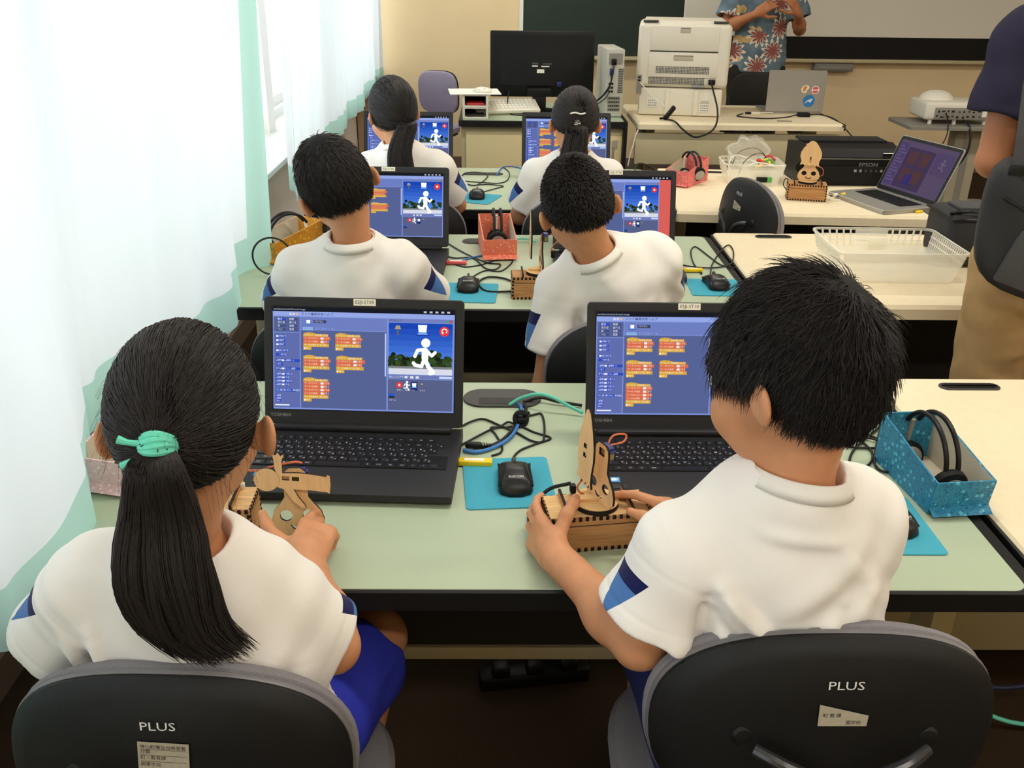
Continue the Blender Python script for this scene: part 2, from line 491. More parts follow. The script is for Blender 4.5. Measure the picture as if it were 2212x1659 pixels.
class Art:
    """flat coloured patches in layers: a screen picture or a printed sheet; u to the right, v downward"""
    def __init__(s, w, h): s.w = w; s.h = h; s.v = []; s.f = []; s.c = []; s.z = 0
    def lay(s): s.z += 1
    def poly(s, pts, col):
        b = len(s.v)
        for u, v in pts: s.v.append(((u - 0.5) * s.w, (0.5 - v) * s.h, s.z * 0.00006))
        s.f.append(tuple(range(b, b + len(pts)))[::-1]); s.c.append(col)
    def rect(s, u0, v0, u1, v1, col): s.poly([(u0, v0), (u1, v0), (u1, v1), (u0, v1)], col)
    def circ(s, u, v, r, col, n=20):   # r in units of the width
        a = s.w / s.h
        s.poly([(u + r * math.cos(2 * PI * k / n), v + r * a * math.sin(2 * PI * k / n)) for k in range(n)], col)
    def stroke(s, pts, r, col):
        a = s.w / s.h
        Q = [Vector((p[0], p[1] / a)) for p in pts]
        for i in range(len(Q) - 1):
            d = (Q[i + 1] - Q[i])
            if d.length < 1e-9: continue
            d.normalize(); nrm = Vector((-d.y, d.x)) * r
            s.poly([(p.x, p.y * a) for p in (Q[i] + nrm, Q[i + 1] + nrm, Q[i + 1] - nrm, Q[i] - nrm)], col)
        for q in Q: s.circ(q.x, q.y * a, r, col, 12)
    def text(s, u, v, body, size, col, align='LEFT', sx=1.0):
        V, F = text_mesh(body, size * s.h, align)
        b = len(s.v)
        for p in V: s.v.append(((u - 0.5) * s.w + p[0] * sx, (0.5 - v) * s.h + p[1], s.z * 0.00006))
        for f in F: s.f.append(tuple(i + b for i in f)); s.c.append(col)
    def build(s, name, matn, parent=None, X=None, label=None):
        cols = []
        for f, c in zip(s.f, s.c): cols += [c] * len(f)
        V = [X @ Vector(v) for v in s.v] if X is not None else s.v
        o = mesh_np(name, V, s.f, matn, parent, smooth=False, attrs={'Col': np.array(cols)})
        if label: o['label'] = label
        return o

# ------------------------------------------------------------------ bodies and cloth: distance fields turned into one smooth surface
def A3(p): return np.array(p, np.float32)
def rcone(P, a, b, ra, rb):
    a = A3(a); b = A3(b); ab = b - a
    t = np.clip(((P - a) @ ab) / max(float(ab @ ab), 1e-9), 0, 1)
    return np.linalg.norm(P - a - t[:, None] * ab, axis=1) - (ra + t * (rb - ra))
def ecap(P, a, b, ra, rb, lat, flat):
    a = A3(a); b = A3(b); ab = b - a; L = A3(lat); L = L / np.linalg.norm(L)
    ax = ab / np.linalg.norm(ab); dp = np.cross(ax, L); dp /= np.linalg.norm(dp)
    t = np.clip(((P - a) @ ab) / float(ab @ ab), 0, 1)
    q = P - a - t[:, None] * ab
    y = q @ dp
    q2 = q + np.outer(y * (1.0 / flat - 1.0), dp)
    return (np.linalg.norm(q2, axis=1) - (ra + t * (rb - ra))) * min(1.0, 0.5 + 0.5 * flat)
def ellip(P, c, r, R=None):
    q = P - A3(c)
    if R is not None: q = q @ R
    r = A3(r)
    k0 = np.linalg.norm(q / r, axis=1); k1 = np.linalg.norm(q / (r * r), axis=1)
    return k0 * (k0 - 1.0) / np.maximum(k1, 1e-6)
def rboxd(P, c, hb, rr, R=None):
    q = P - A3(c)
    if R is not None: q = q @ R
    d = np.abs(q) - (A3(hb) - rr)
    return np.linalg.norm(np.maximum(d, 0), axis=1) + np.minimum(d.max(1), 0) - rr
def smin(a, b, k):
    h = np.clip(0.5 + 0.5 * (b - a) / k, 0, 1)
    return b * (1 - h) + a * h - k * h * (1 - h)
def smax(a, b, k): return -smin(-a, -b, k)
def bump(P, a, b, w):            # soft ridge along a segment, 1 on it and falling to 0
    a = A3(a); b = A3(b); ab = b - a
    t = np.clip(((P - a) @ ab) / float(ab @ ab), 0, 1)
    d = np.linalg.norm((P - a - t[:, None] * ab) * A3((1, 0.3, 1)), axis=1)
    return np.exp(-(d / w) ** 2) * np.sin(np.clip(t, 0.03, 0.97) * PI) ** 0.5

def surf(fn, lo, hi, h):
    """surface nets over a distance field, evaluated only near the surface"""
    lo = np.array(lo, float); hi = np.array(hi, float)
    B = 4
    nb = np.maximum(np.ceil((hi - lo) / (h * B)).astype(int), 1)
    g = np.stack(np.meshgrid(*[lo[i] + (np.arange(nb[i]) + 0.5) * h * B for i in range(3)], indexing='ij'), -1).reshape(-1, 3)
    dc = fn(g.astype(np.float32)).reshape(nb)
    act = np.abs(dc) < h * B * 1.5
    n = nb * B + 1
    D = np.full(n, 1.0, np.float32)
    up = np.repeat(np.repeat(np.repeat(np.where(dc > 0, 1.0, -1.0), B, 0), B, 1), B, 2)
    D[:-1, :-1, :-1] = up; D[-1] = 1; D[:, -1] = 1; D[:, :, -1] = 1
    mask = np.zeros(n, bool)
    ia = np.argwhere(act)
    for dx in range(B + 1):
        for dy in range(B + 1):
            for dz in range(B + 1):
                mask[ia[:, 0] * B + dx, ia[:, 1] * B + dy, ia[:, 2] * B + dz] = True
    idx = np.argwhere(mask)
    val = np.empty(len(idx), np.float32)
    for s0 in range(0, len(idx), 250000):
        q = idx[s0:s0 + 250000]
        val[s0:s0 + 250000] = fn((lo + q * h).astype(np.float32))
    D[mask] = val
    ins = D < 0
    c8 = [(0, 0, 0), (1, 0, 0), (0, 1, 0), (1, 1, 0), (0, 0, 1), (1, 0, 1), (0, 1, 1), (1, 1, 1)]
    cnt = np.zeros(n - 1, np.int8)
    for a, b, c in c8: cnt += ins[a:n[0] - 1 + a, b:n[1] - 1 + b, c:n[2] - 1 + c]
    cells = np.argwhere((cnt > 0) & (cnt < 8))
    vals = np.stack([D[cells[:, 0] + a, cells[:, 1] + b, cells[:, 2] + c] for a, b, c in c8], 1)
    acc = np.zeros((len(cells), 3)); num = np.zeros(len(cells))
    for e0 in range(8):
        for ax in range(3):
            if c8[e0][ax]: continue
            e1 = e0 + (1 << ax)
            v0, v1 = vals[:, e0], vals[:, e1]
            cr = (v0 < 0) != (v1 < 0)
            t = np.where(cr, v0 / np.where(np.abs(v0 - v1) < 1e-12, 1, v0 - v1), 0)
            p = np.tile(np.array(c8[e0], float), (len(cells), 1)); p[:, ax] += t
            acc += p * cr[:, None]; num += cr
    V = lo + (cells + acc / num[:, None]) * h
    imap = np.full(n - 1, -1, np.int32); imap[tuple(cells.T)] = np.arange(len(cells))
    Q = []
    for ax in range(3):
        sl0 = [slice(1, -1)] * 3; sl1 = [slice(1, -1)] * 3
        sl0[ax] = slice(0, -1); sl1[ax] = slice(1, None)
        a = ins[tuple(sl0)]; b = ins[tuple(sl1)]
        E = np.argwhere(a != b)
        if not len(E): continue
        sgn = a[tuple(E.T)]
        off = np.ones(3, int); off[ax] = 0
        E = E + off
        u, w = [(1, 2), (2, 0), (0, 1)][ax]
        def cell(du, dw):
            q = E.copy(); q[:, u] -= du; q[:, w] -= dw
            return imap[q[:, 0], q[:, 1], q[:, 2]]
        q = np.stack([cell(1, 1), cell(0, 1), cell(0, 0), cell(1, 0)], 1)
        q[~sgn] = q[~sgn][:, ::-1]
        Q.append(q)
    F = np.concatenate(Q); F = F[(F >= 0).all(1)]
    return V, F
# ------------------------------------------------------------------ the room
WX, FY, RX, BY = -1.14, 7.70, 6.3, -2.4
def struct(name, mb, mats, parent=None, label=None):
    o = mb.build(name, mats, parent, smooth=False)
    if parent is None: tag(o, label, None, None, 'structure')
    return o
struct('floor', MB().box(((WX + RX) / 2, (BY + FY) / 2, -0.05), (RX - WX + 0.4, FY - BY + 0.4, 0.1)), 'floor', label='dark brown carpet floor under the desks')
struct('ceiling', MB().box(((WX + RX) / 2, (BY + FY) / 2, CEIL_Z + 0.05), (RX - WX + 0.4, FY - BY + 0.4, 0.1)), 'ceiling', label='plain white classroom ceiling')
struct('wall_front', MB().box(((WX + RX) / 2, FY + 0.06, CEIL_Z / 2), (RX - WX + 0.4, 0.12, CEIL_Z)), 'wall', label='cream painted wall behind the blackboard')
struct('wall_right', MB().box((RX + 0.06, (BY + FY) / 2, CEIL_Z / 2), (0.12, FY - BY, CEIL_Z)), 'wall', label='cream painted side wall')
struct('wall_back', MB().box(((WX + RX) / 2, BY - 0.06, CEIL_Z / 2), (RX - WX + 0.4, 0.12, CEIL_Z)), 'wall', label='cream painted rear wall')
WINS = [(-2.2, 1.5), (1.62, 4.72), (4.86, 7.55)]  # last window's far end lengthened to let daylight into the corner
SILL, HEAD = 0.755, 2.30
wl = MB()
wl.box((WX - 0.09, (BY + FY) / 2, SILL / 2), (0.18, FY - BY, SILL))
wl.box((WX - 0.09, (BY + FY) / 2, (HEAD + CEIL_Z) / 2), (0.18, FY - BY, CEIL_Z - HEAD))
edges = [BY] + [e for w in WINS for e in w] + [FY]
for a, b in zip(edges[0::2], edges[1::2]):
    wl.box((WX - 0.09, (a + b) / 2, (SILL + HEAD) / 2), (0.18, b - a, HEAD - SILL))
struct('wall_left', wl, 'wall_side', label='pale wall with windows beside the curtains')
struct('trim_1', MB().rbox(((WX - 0.06 - 0.93) / 2, (BY + FY) / 2, SILL - 0.012), (0.27, FY - BY - 0.05, 0.026), 0.004), 'white_paint', label='white window sill board along the left wall')
for i, (a, b) in enumerate(WINS):
    w = empty('window_%d' % (i + 1), (WX - 0.11, (a + b) / 2, SILL)); w['kind'] = 'structure'
    w['label'] = ['aluminium window beside the near desk', 'aluminium window behind the long curtain', 'aluminium window by the front wall'][i]
    L = b - a; H = HEAD - SILL
    f = MB()
    for z in (0.0225, H - 0.0225): f.box((0, 0, z), (0.07, L, 0.045))
    for y in (-L / 2 + 0.02, L / 2 - 0.02): f.box((0, y, H / 2), (0.07, 0.04, H - 0.09))
    f.build('window_frame', 'white_paint', w, smooth=False)
    n = 2
    for k in range(n):
        y0 = -L / 2 + 0.04 + k * (L - 0.08) / n; y1 = y0 + (L - 0.08) / n
        s = MB(); xo = 0.015 if k % 2 else -0.015
        for z in (0.07, H - 0.07): s.box((xo, (y0 + y1) / 2, z), (0.025, y1 - y0, 0.05))
        for y in (y0 + 0.02, y1 - 0.02): s.box((xo, y, H / 2), (0.025, 0.04, H - 0.19))
        so = s.build('sash', 'white_paint', w, smooth=False)
        MB().box((xo, (y0 + y1) / 2, H / 2), (0.005, y1 - y0 - 0.07, H - 0.18)).build('pane', 'glass', so, smooth=False)
struct('baseboard_front', MB().box(((WX + RX) / 2, FY - 0.008, 0.045), (RX - WX, 0.016, 0.09)), 'base', label='grey baseboard along the cream front wall')
struct('baseboard_left', MB().box((WX + 0.008, (BY + FY) / 2, 0.045), (0.016, FY - BY - 0.05, 0.09)), 'base', label='grey baseboard below the windows')
struct('trim_2', MB().box((WX + 0.06, FY - 0.05, 0.75), (0.10, 0.10, 1.5)), mat('tan_pillar', S(186, 152, 122), 0.7), label='tan boxed corner post where the walls meet')

for x, y in FIXTURES:
    wx = 'window side' if x < 1 else ('middle' if x < 4 else 'far right')
    wy = {-0.6: 'behind the near chairs', 1.8: 'over the near desks', 4.2: 'over the far desks', 6.5: 'added over the computer desk to brighten the front wall'}[y]
    t = empty('ceiling_light', (x, y, CEIL_Z), label='white fluorescent ceiling fixture %s, %s column' % (wy, wx), cat='ceiling light', group='fluorescent fixtures above the desks')
    MB().rbox((0, 0, -0.03), (1.3, 0.24, 0.06), 0.01).build('housing', 'white_paint', t)
    MB().rbox((0, 0, -0.068), (1.22, 0.17, 0.016), 0.006).build('diffuser', 'white_plastic', t)

# blackboard, projection screen, rail
bb = empty('blackboard', (0, FY, 0), label='dark green blackboard with a pale side strip on the cream wall', cat='blackboard')
MB().box((2.35, -0.02, 1.52), (4.34, 0.03, 1.26)).build('board_surface', 'board_green', bb, smooth=False)
MB().box((0.165, -0.022, 1.52), (0.03, 0.044, 1.28)).build('side_strip', 'white_paint', bb, smooth=False)
rl = MB().rbox((2.35, -0.05, 0.872), (4.40, 0.10, 0.026), 0.006); rl.build('chalk_rail', 'desk_metal', bb)
ps = empty('projection_screen', (0, FY - 0.055, 0), label='white projection screen with a wide black lower border', cat='screen')
MB().box((2.95, 0, 1.62), (3.05, 0.006, 1.145)).build('screen_sheet', 'whiteboard', ps, smooth=False)
MB().box((2.95, 0, 0.967), (3.05, 0.006, 0.161)).build('black_border', 'black_matte', ps, smooth=False)
MB().box((1.421, -0.001, 1.54), (0.012, 0.008, 1.30)).build('side_edge', 'white_paint', ps, smooth=False)
wb = empty('wall_box', (2.63, FY - 0.04, 0.79), label='small grey box fixed under the chalk rail', cat='box')
MB().rbox((0, 0, 0.034), (0.31, 0.075, 0.066), 0.01).build('case', 'grey_plastic', wb)
MB().rbox((0, -0.042, 0.03), (0.26, 0.01, 0.03), 0.003).build('lip', 'grey_plastic', wb)

# curtains: a pleated sheet with a mint hem
def curtain(name, plan, ztop, zbot, label, pleat, seedv, top_x, hemh=0.1, side=0.06):
    root = empty(name, (0, 0, 0), label=label, cat='curtain', group='white curtains with mint hems')
    pts = spline([(p[0], p[1], p[2] if len(p) > 2 else zbot) for p in plan], 26)
    rnd = random.Random(seedv)
    ph = [rnd.uniform(0, 6.28) for _ in range(6)]
    n = len(pts); y0 = pts[0].y; y1 = pts[-1].y
    def sheet(z_list_fn):
        V = []; rows = 0
        for fr in z_list_fn:
            for i, p in enumerate(pts):
                zb = p.z
                z = zb + (ztop - zb) * fr if fr >= 0 else zb
                t = max(0.0, (z - zb) / (ztop - zb))
                s = p.y
                xt = top_x(p.y)
                k = (1 - t) ** 1.5
                plx = pleat * (0.45 + 0.55 * t) * (math.sin(s * 31 + ph[0] + 1.3 * math.sin(s * 5 + ph[1])) + 0.45 * math.sin(s * 53 + ph[2]))
                big = 0.030 * math.sin(s * 8 + ph[3] + 1.2 * t)
                V.append((p.x * k + xt * (1 - k) + plx + big, p.y + 0.02 * math.sin(s * 23 + ph[4]) * (1 - 0.4 * t), z))
            rows += 1
        F = [(r * n + i, r * n + i + 1, (r + 1) * n + i + 1, (r + 1) * n + i) for r in range(rows - 1) for i in range(n - 1)]
        return V, F
    hz = hemh / (ztop - zbot)
    Vb, Fb = sheet([hz + (1 - hz) * (k / 26) ** 1.15 for k in range(27)])
    nb = next(i for i, p in enumerate(pts) if abs(p.y - y0) > side)
    MB().add(Vb, [f for f in Fb if f[0] % n >= nb]).build('curtain_sheet', 'curtain', root, angle=None)
    MB().add(Vb, [f for f in Fb if f[0] % n < nb]).build('side_band', 'curtain_hem', root, angle=None)
    Vh, Fh = sheet([hz * k / 4 for k in range(5)])
    MB().add(Vh, Fh).build('hem_band', 'curtain_hem', root, angle=None)
    ring = MB()
    return root
curtain('curtain', [(-0.70, 2.76), (-0.742, 2.60), (-0.70, 2.46), (-0.672, 2.27), (-0.73, 2.0), (-0.765, 1.72), (-0.757, 1.54), (-0.69, 1.27, 0.69), (-0.672, 1.08, 0.64), (-0.715, 0.98, 0.66), (-0.665, 0.86, 0.62), (-0.74, 0.66, 0.62), (-0.68, 0.42, 0.62), (-0.72, 0.2, 0.62)],
        2.35, 0.70, 'long white curtain with a mint hem hanging over the left ends of the near desks', 0.017, 3, lambda y: -0.70 + 0.03 * max(0, y - 1.9), side=0.12)
curtain('curtain', [(-0.80, 3.52), (-0.835, 3.75), (-0.80, 4.0), (-0.85, 4.4), (-0.825, 4.8), (-0.875, 5.2), (-0.845, 5.6), (-0.88, 5.9), (-0.86, 6.2), (-0.90, 6.6), (-0.90, 6.9), (-0.935, 7.3), (-0.93, 7.56)],
        2.35, 0.70, 'narrow pleated white curtain hanging closer to the blackboard wall', 0.020, 8, lambda y: -0.775 - 0.04 * (y - 3.5), side=0.03)
rail = empty('curtain_rail', (-0.77, 2.6, 2.36), label='aluminium curtain rail above the windows', cat='rail')
MB().rbox((0, 0, 0.012), (0.03, 9.8, 0.024), 0.005).build('track', 'alu', rail)
for yy in (-2.1, 0, 2.5, 5.0, 7.0): MB().box((-0.17, yy - 2.6 + 0.0, 0.03), (0.40, 0.02, 0.012)).build('bracket_or_gap', 'alu', rail, smooth=False)

# ------------------------------------------------------------------ desks
def desk(name, x0, x1, y0, y1, top, label, cat='desk', rot=0.0, grom=(), panel_d=0.27, strip_z=0.17, group=None, edge=True, zt=0.70, full_panel=None):
    w, d = x1 - x0, y1 - y0
    r = empty(name, ((x0 + x1) / 2, (y0 + y1) / 2, 0), rot, label, cat, group)
    if edge:
        MB().slab((0, 0, zt - 0.0185), (w, d, 0.035), 0.03, 0, ch=0.003).build('edge_bumper', 'black_edge', r)
        MB().slab((0, 0.0, zt - 0.003), (w - 0.046, d - 0.010, 0.006), 0.022, 0, ch=0.0008).build('tabletop', top, r)
    else:
        MB().slab((0, 0, zt - 0.02), (w, d, 0.04), 0.02, 0, ch=0.010).build('tabletop', top, r)
        for sx in (-1, 1): MB().rbox((sx * (w / 2 - 0.001), 0, zt - 0.02), (0.008, d - 0.03, 0.034), 0.003).build('end_cap', 'black_edge', r)
    lx = w / 2 - 0.075
    for sx in (-1, 1):
        l = MB()
        l.rbox((sx * lx, 0.03, (zt - 0.035) / 2 + 0.02), (0.05, 0.09, zt - 0.08), 0.008)
        lo = l.build('leg', 'desk_metal', r)
        MB().rbox((sx * lx, 0.0, 0.02), (0.06, d - 0.10, 0.04), 0.012).build('foot', 'desk_metal', lo)
    if full_panel is None:
        yp = d / 2 - panel_d
        MB().box((0, yp, (strip_z + 0.03 + zt - 0.04) / 2), (2 * lx - 0.05, 0.018, zt - 0.04 - strip_z - 0.03), 0).build('modesty_panel', 'desk_dark', r, smooth=False)
        MB().rbox((0, yp - 0.004, strip_z + 0.0165), (2 * lx - 0.05, 0.03, 0.033), 0.003).build('lower_rail', 'desk_metal', r)
    else:
        yp, za, zb = full_panel
        MB().rbox((0, yp, (za + zb) / 2), (w - 0.02, 0.022, zb - za), 0.004).build('modesty_panel', 'desk_metal', r)
    for gx, gy, gw, gd, kind in grom:
        g = MB()
        if kind == 'flap':
            g.slab((gx, gy, zt + 0.002), (gw, gd, 0.005), gd * 0.49, 0, ch=0.001, n=10)
            go = g.build('cable_grommet', 'dark_grey', r)
            MB().slab((gx - 0.006, gy - gd * 0.22, zt + 0.0046), (gw * 0.52, gd * 0.36, 0.0012), 0.004, 0).build('slot', 'black_edge', go)
        else:
            g.slab((gx, gy, zt + 0.0012), (gw, gd, 0.0034), gd * 0.49, 0, ch=0.001, n=10)
            go = g.build('cable_grommet', 'dark_grey', r)
            MB().slab((gx, gy, zt + 0.0032), (gw - 0.012, gd - 0.012, 0.0012), gd * 0.4, 0, n=10).build('slot', 'black_edge', go)
    return r
desk('student_desk', -0.80, 0.82, 1.116, 1.866, 'green_top', 'speckled green desk with black edge in the nearest row, boy and girl seated at it', grom=[(0.0, 0.285, 0.165, 0.085, 'flap')])
desk('student_desk', -0.80, 0.722, 2.334, 3.084, 'green_top', 'speckled green desk with black edge in the middle row', grom=[(-0.044, 0.282, 0.075, 0.06, 'ring')], panel_d=0.18, strip_z=0.235)
desk('student_desk', -0.735, 0.667, 3.428, 4.205, 'green_top', 'speckled green desk with black edge in the row by the teacher desks', grom=[(-0.035, 0.25, 0.175, 0.05, 'ring')])
desk('side_desk', 0.835, 2.55, 1.13, 1.905, 'cream_top', 'cream desk at the end of the nearest green desk', edge=False, grom=[(1.045 - 1.6925, 0.335, 0.135, 0.035, 'ring')], full_panel=(0.29, 0.01, 0.655), group=None)
desk('side_desk', 0.735, 2.35, 2.385, 3.135, 'cream_top', 'cream desk carrying the empty plastic basket', edge=False, grom=[(0.94 - 1.5425, 0.32, 0.125, 0.035, 'ring')], panel_d=0.2)
desk('side_desk', 0.690, 1.645, 3.40, 4.215, 'cream_top', 'cream desk carrying the black printer and the open silver laptop', edge=False, rot=-0.055, grom=[(0.93 - 1.1675, 0.33, 0.11, 0.035, 'ring')], panel_d=0.25)
for o in [o for o in COL.objects if o.name.startswith('side_desk')]: o['group'] = 'cream side desks'
for o in [o for o in COL.objects if o.name.startswith('student_desk')]: o['group'] = 'green student desks'

# computer desk with cupboard, far row
pd = empty('computer_desk', (0.26, 5.95, 0), label='green topped desk with cream cupboard doors under the black monitor', cat='desk')
MB().slab((0, 0.02, 0.68), (1.0, 0.78, 0.036), 0.025, 0, ch=0.003).build('edge_bumper', 'black_edge', pd)
MB().slab((0, 0.02, 0.6975), (0.95, 0.765, 0.006), 0.02, 0, ch=0.0008).build('tabletop', 'green_top', pd)
MB().box((0, 0.03, 0.335), (0.97, 0.70, 0.65)).build('cabinet', 'desk_metal', pd, smooth=False)
for dx, dw, nm in ((-0.185, 0.545, 'door'), (0.285, 0.375, 'door')):
    d_ = MB().rbox((dx, -0.327, 0.33), (dw, 0.016, 0.60), 0.004).build('door', mat('cream_door', S(226, 208, 160), 0.5), pd)
    MB().rbox((dx + dw / 2 - 0.05, -0.338, 0.5), (0.012, 0.012, 0.10), 0.003).build('handle', 'grey_plastic', d_)
MB().box((0.43, -0.336, 0.56), (0.035, 0.002, 0.05)).build('label_sticker', 'sticker', pd, smooth=False, label='grey label sticker on the cupboard door')
MB().box((0.487, 0.0, 0.335), (0.02, 0.74, 0.66)).build('side_panel', 'black_edge', pd, smooth=False)

# printer desk
qd = empty('printer_desk', (1.425, 5.95, 0), label='cream desk carrying the large white laser printer', cat='desk')
MB().slab((0, 0, 0.68), (1.22, 0.78, 0.04), 0.02, 0, ch=0.012).build('tabletop', 'cream_top', qd)
MB().rbox((0.612, 0, 0.68), (0.012, 0.76, 0.036), 0.004).build('end_cap', 'black_edge', qd)
for sx in (-1, 1): MB().rbox((sx * 0.5, 0.05, 0.33), (0.06, 0.40, 0.64), 0.01).build('leg', 'desk_metal', qd)
MB().rbox((0.005, -0.33, 0.54), (1.24, 0.03, 0.185), 0.008).build('modesty_panel', 'desk_metal', qd)
for bx in (-0.05, 0.16, 0.36): MB().box((bx, -0.25, 0.645), (0.09, 0.02, 0.03)).build('bracket_or_gap', 'black_edge', qd, smooth=False)  # shade in the gap below the tabletop, put in as black blocks
MB().slab((0.28, -0.28, 0.7008), (0.09, 0.02, 0.002), 0.008, 0).build('cable_slot', 'black_edge', qd)
# ------------------------------------------------------------------ office chairs
def dish(prof, a, b, ne, k, n=56, X=None, mb=None, m=0):
    """superellipse layers seen from behind: prof = (rho, y); curved so the side edges come forward"""
    rings = []
    for rho, y in prof:
        R = []
        for i in range(n):
            t = 2 * PI * i / n; c, s_ = math.cos(t), math.sin(t)
            x = a * rho * math.copysign(abs(c) ** (2 / ne), c); z = b * rho * math.copysign(abs(s_) ** (2 / ne), s_)
            R.append(Vector((x, y + k * x * x, z)))
        rings.append(R)
    mb = mb or MB()
    return mb.loft(rings, m, X)
BA, BB, BK = 0.220, 0.146, 0.75
def make_chair(name, label, sticker_w=0.062, sticker=None, fabric='fabric_grey'):
    r = empty(name, (0, 0, 0), 0, label, 'chair', 'black backed office chairs with grey seats')
    X = TR((0, -0.20, 0.674), rx=-0.13)
    dish([(0.02, -0.018), (0.5, -0.017), (0.86, -0.010), (0.95, -0.003), (1.0, 0.006), (1.0, 0.014), (0.9, 0.016), (0.02, 0.0165)], BA, BB, 2.35, BK, X=X).build('backrest_shell', 'chair_black', r)
    dish([(0.02, 0.0155), (0.93, 0.0155), (1.006, 0.012), (1.014, 0.016), (1.010, 0.020), (0.93, 0.022), (0.02, 0.022)], BA, BB, 2.35, BK, X=X).build('backrest_rim', 'chair_rim', r)
    dish([(0.02, 0.022), (0.96, 0.022), (1.012, 0.028), (1.018, 0.036), (0.985, 0.048), (0.8, 0.056), (0.02, 0.060)], BA, BB, 2.35, BK, X=X).build('backrest_cushion', fabric, r)
    def on_back(x, z, lift=0.0004, rot=0.0):    # frame on the rear face, text reads from behind
        y = -0.0178 + BK * x * x - lift
        tx = Vector((1, 2 * BK * x, 0)).normalized()
        nrm = Vector((2 * BK * x, -1, 0)).normalized()
        up = Vector((0, 0, 1))
        m = frame_mat((x, y, z), tx, up, nrm)
        return X @ m @ Matrix.Rotation(rot, 4, 'Z')
    t = MB(); add_text(t, 'PLUS', 0.0165, on_back(0.0, 0.094, 0.001), sx=1.25); t.build('logo', 'white_print', r, smooth=False)
    if sticker == 'whole':
        s = MB().box((0, 0, 0), (0.062, 0.038, 0.0006), X=on_back(0.004, 0.053, 0.0016, -0.05)); so = s.build('asset_sticker', 'sticker', r, smooth=False)
        t = MB(); Xs = on_back(0.004, 0.053, 0.0022, -0.05)
        for yy, tx_ in ((0.0125, '神山町備品台帳登載'), (0.0055, '分類'), (-0.003, '町・教育課'), (-0.0125, '図書学校')):
            add_text(t, tx_, 0.0062, Xs @ TR((-0.028 if yy < 0.01 else -0.028, yy, 0)), align='LEFT')
        for yy in (0.009, 0.001, -0.008): t.box((0, yy, 0), (0.056, 0.0004, 0.0001), X=Xs)
        t.build('sticker_print', 'ink', so, smooth=False)
    else:
        V = [(-0.029, -0.019, 0), (0.030, -0.019, 0), (0.031, -0.004, 0), (-0.029, 0.011, 0)]
        s = MB().add(V, [(0, 1, 2, 3)], 0, on_back(0.0, 0.058, 0.0016, 0.0)); so = s.build('asset_sticker', 'sticker', r, smooth=False, label='torn silver sticker')
        t = MB(); Xs = on_back(0.0, 0.058, 0.0021, 0.0)
        add_text(t, '町 教 課', 0.0062, Xs @ TR((-0.024, -0.004, 0)), align='LEFT'); add_text(t, '図学校', 0.0062, Xs @ TR((0.004, -0.014, 0)), align='LEFT')
        t.build('sticker_print', 'ink', so, smooth=False)
    for sx in (-1, 1):
        a = MB().tube([(sx * 0.105, -0.035 + BK * 0.011, 0.012), (sx * 0.075, -0.042, 0.002), (sx * 0.035, -0.042, -0.024), (sx * 0.012, -0.04, -0.08), (sx * 0.010, -0.04, -0.20)], [0.0075, 0.0085, 0.0095, 0.011, 0.012], 10, X=X)
        ao = a.build('bracket_arm', 'chrome', r)
        MB().lathe([(0.001, 0.0), (0.013, 0.0), (0.014, 0.003), (0.011, 0.007), (0.001, 0.008)], 20, X=X @ frame_mat((sx * 0.113, -0.012 + BK * 0.0128, 0.014), (1, 0, 0), (0, 0, 1), (0, -1, 0))).build('bolt', 'chair_black', ao)
    p = MB().rbox((0, -0.16, 0.378), (0.07, 0.26, 0.03), 0.008).rbox((0, -0.268, 0.41), (0.055, 0.035, 0.09), 0.01); p.build('seat_bracket', 'chair_black', r)
    n = 48
    def ring(sc, z, dy=0.0):
        R = []
        for i in range(n):
            t = 2 * PI * i / n; c, s_ = math.cos(t), math.sin(t)
            R.append(Vector((0.235 * sc * math.copysign(abs(c) ** (2 / 2.8), c), 0.22 * sc * math.copysign(abs(s_) ** (2 / 2.8), s_) + 0.02, z)))
        return R
    MB().loft([ring(0.05, 0.432), ring(0.6, 0.434), ring(0.85, 0.431), ring(0.96, 0.420), ring(1.0, 0.404), ring(0.98, 0.392), ring(0.05, 0.392)][::-1]).build('seat_cushion', fabric, r)
    MB().loft([ring(0.05, 0.372), ring(0.9, 0.374), ring(0.985, 0.384), ring(0.985, 0.393), ring(0.05, 0.393)]).build('seat_shell', 'chair_black', r)
    MB().lathe([(0.022, 0.09), (0.026, 0.10), (0.026, 0.22), (0.015, 0.222), (0.015, 0.375)], 16).build('gas_column', 'chair_black', r)
    hub = MB().lathe([(0.001, 0.06), (0.035, 0.06), (0.038, 0.10), (0.028, 0.115), (0.001, 0.115)], 16).build('base_hub', 'chair_black', r)
    for k in range(5):
        a = 2 * PI * k / 5 + 0.3
        leg = MB().tube([(0.02 * math.cos(a), 0.02 * math.sin(a), 0.09), (0.14 * math.cos(a), 0.14 * math.sin(a), 0.082), (0.25 * math.cos(a), 0.25 * math.sin(a), 0.066)], [0.02, 0.017, 0.013], 8).build('base_leg', 'chair_black', r)
        cx, cy = 0.25 * math.cos(a), 0.25 * math.sin(a)
        MB().cyl((cx - 0.018, cy, 0.0265), (cx + 0.018, cy, 0.0265), 0.026, n=14).build('caster', 'black_matte', leg)
    return r

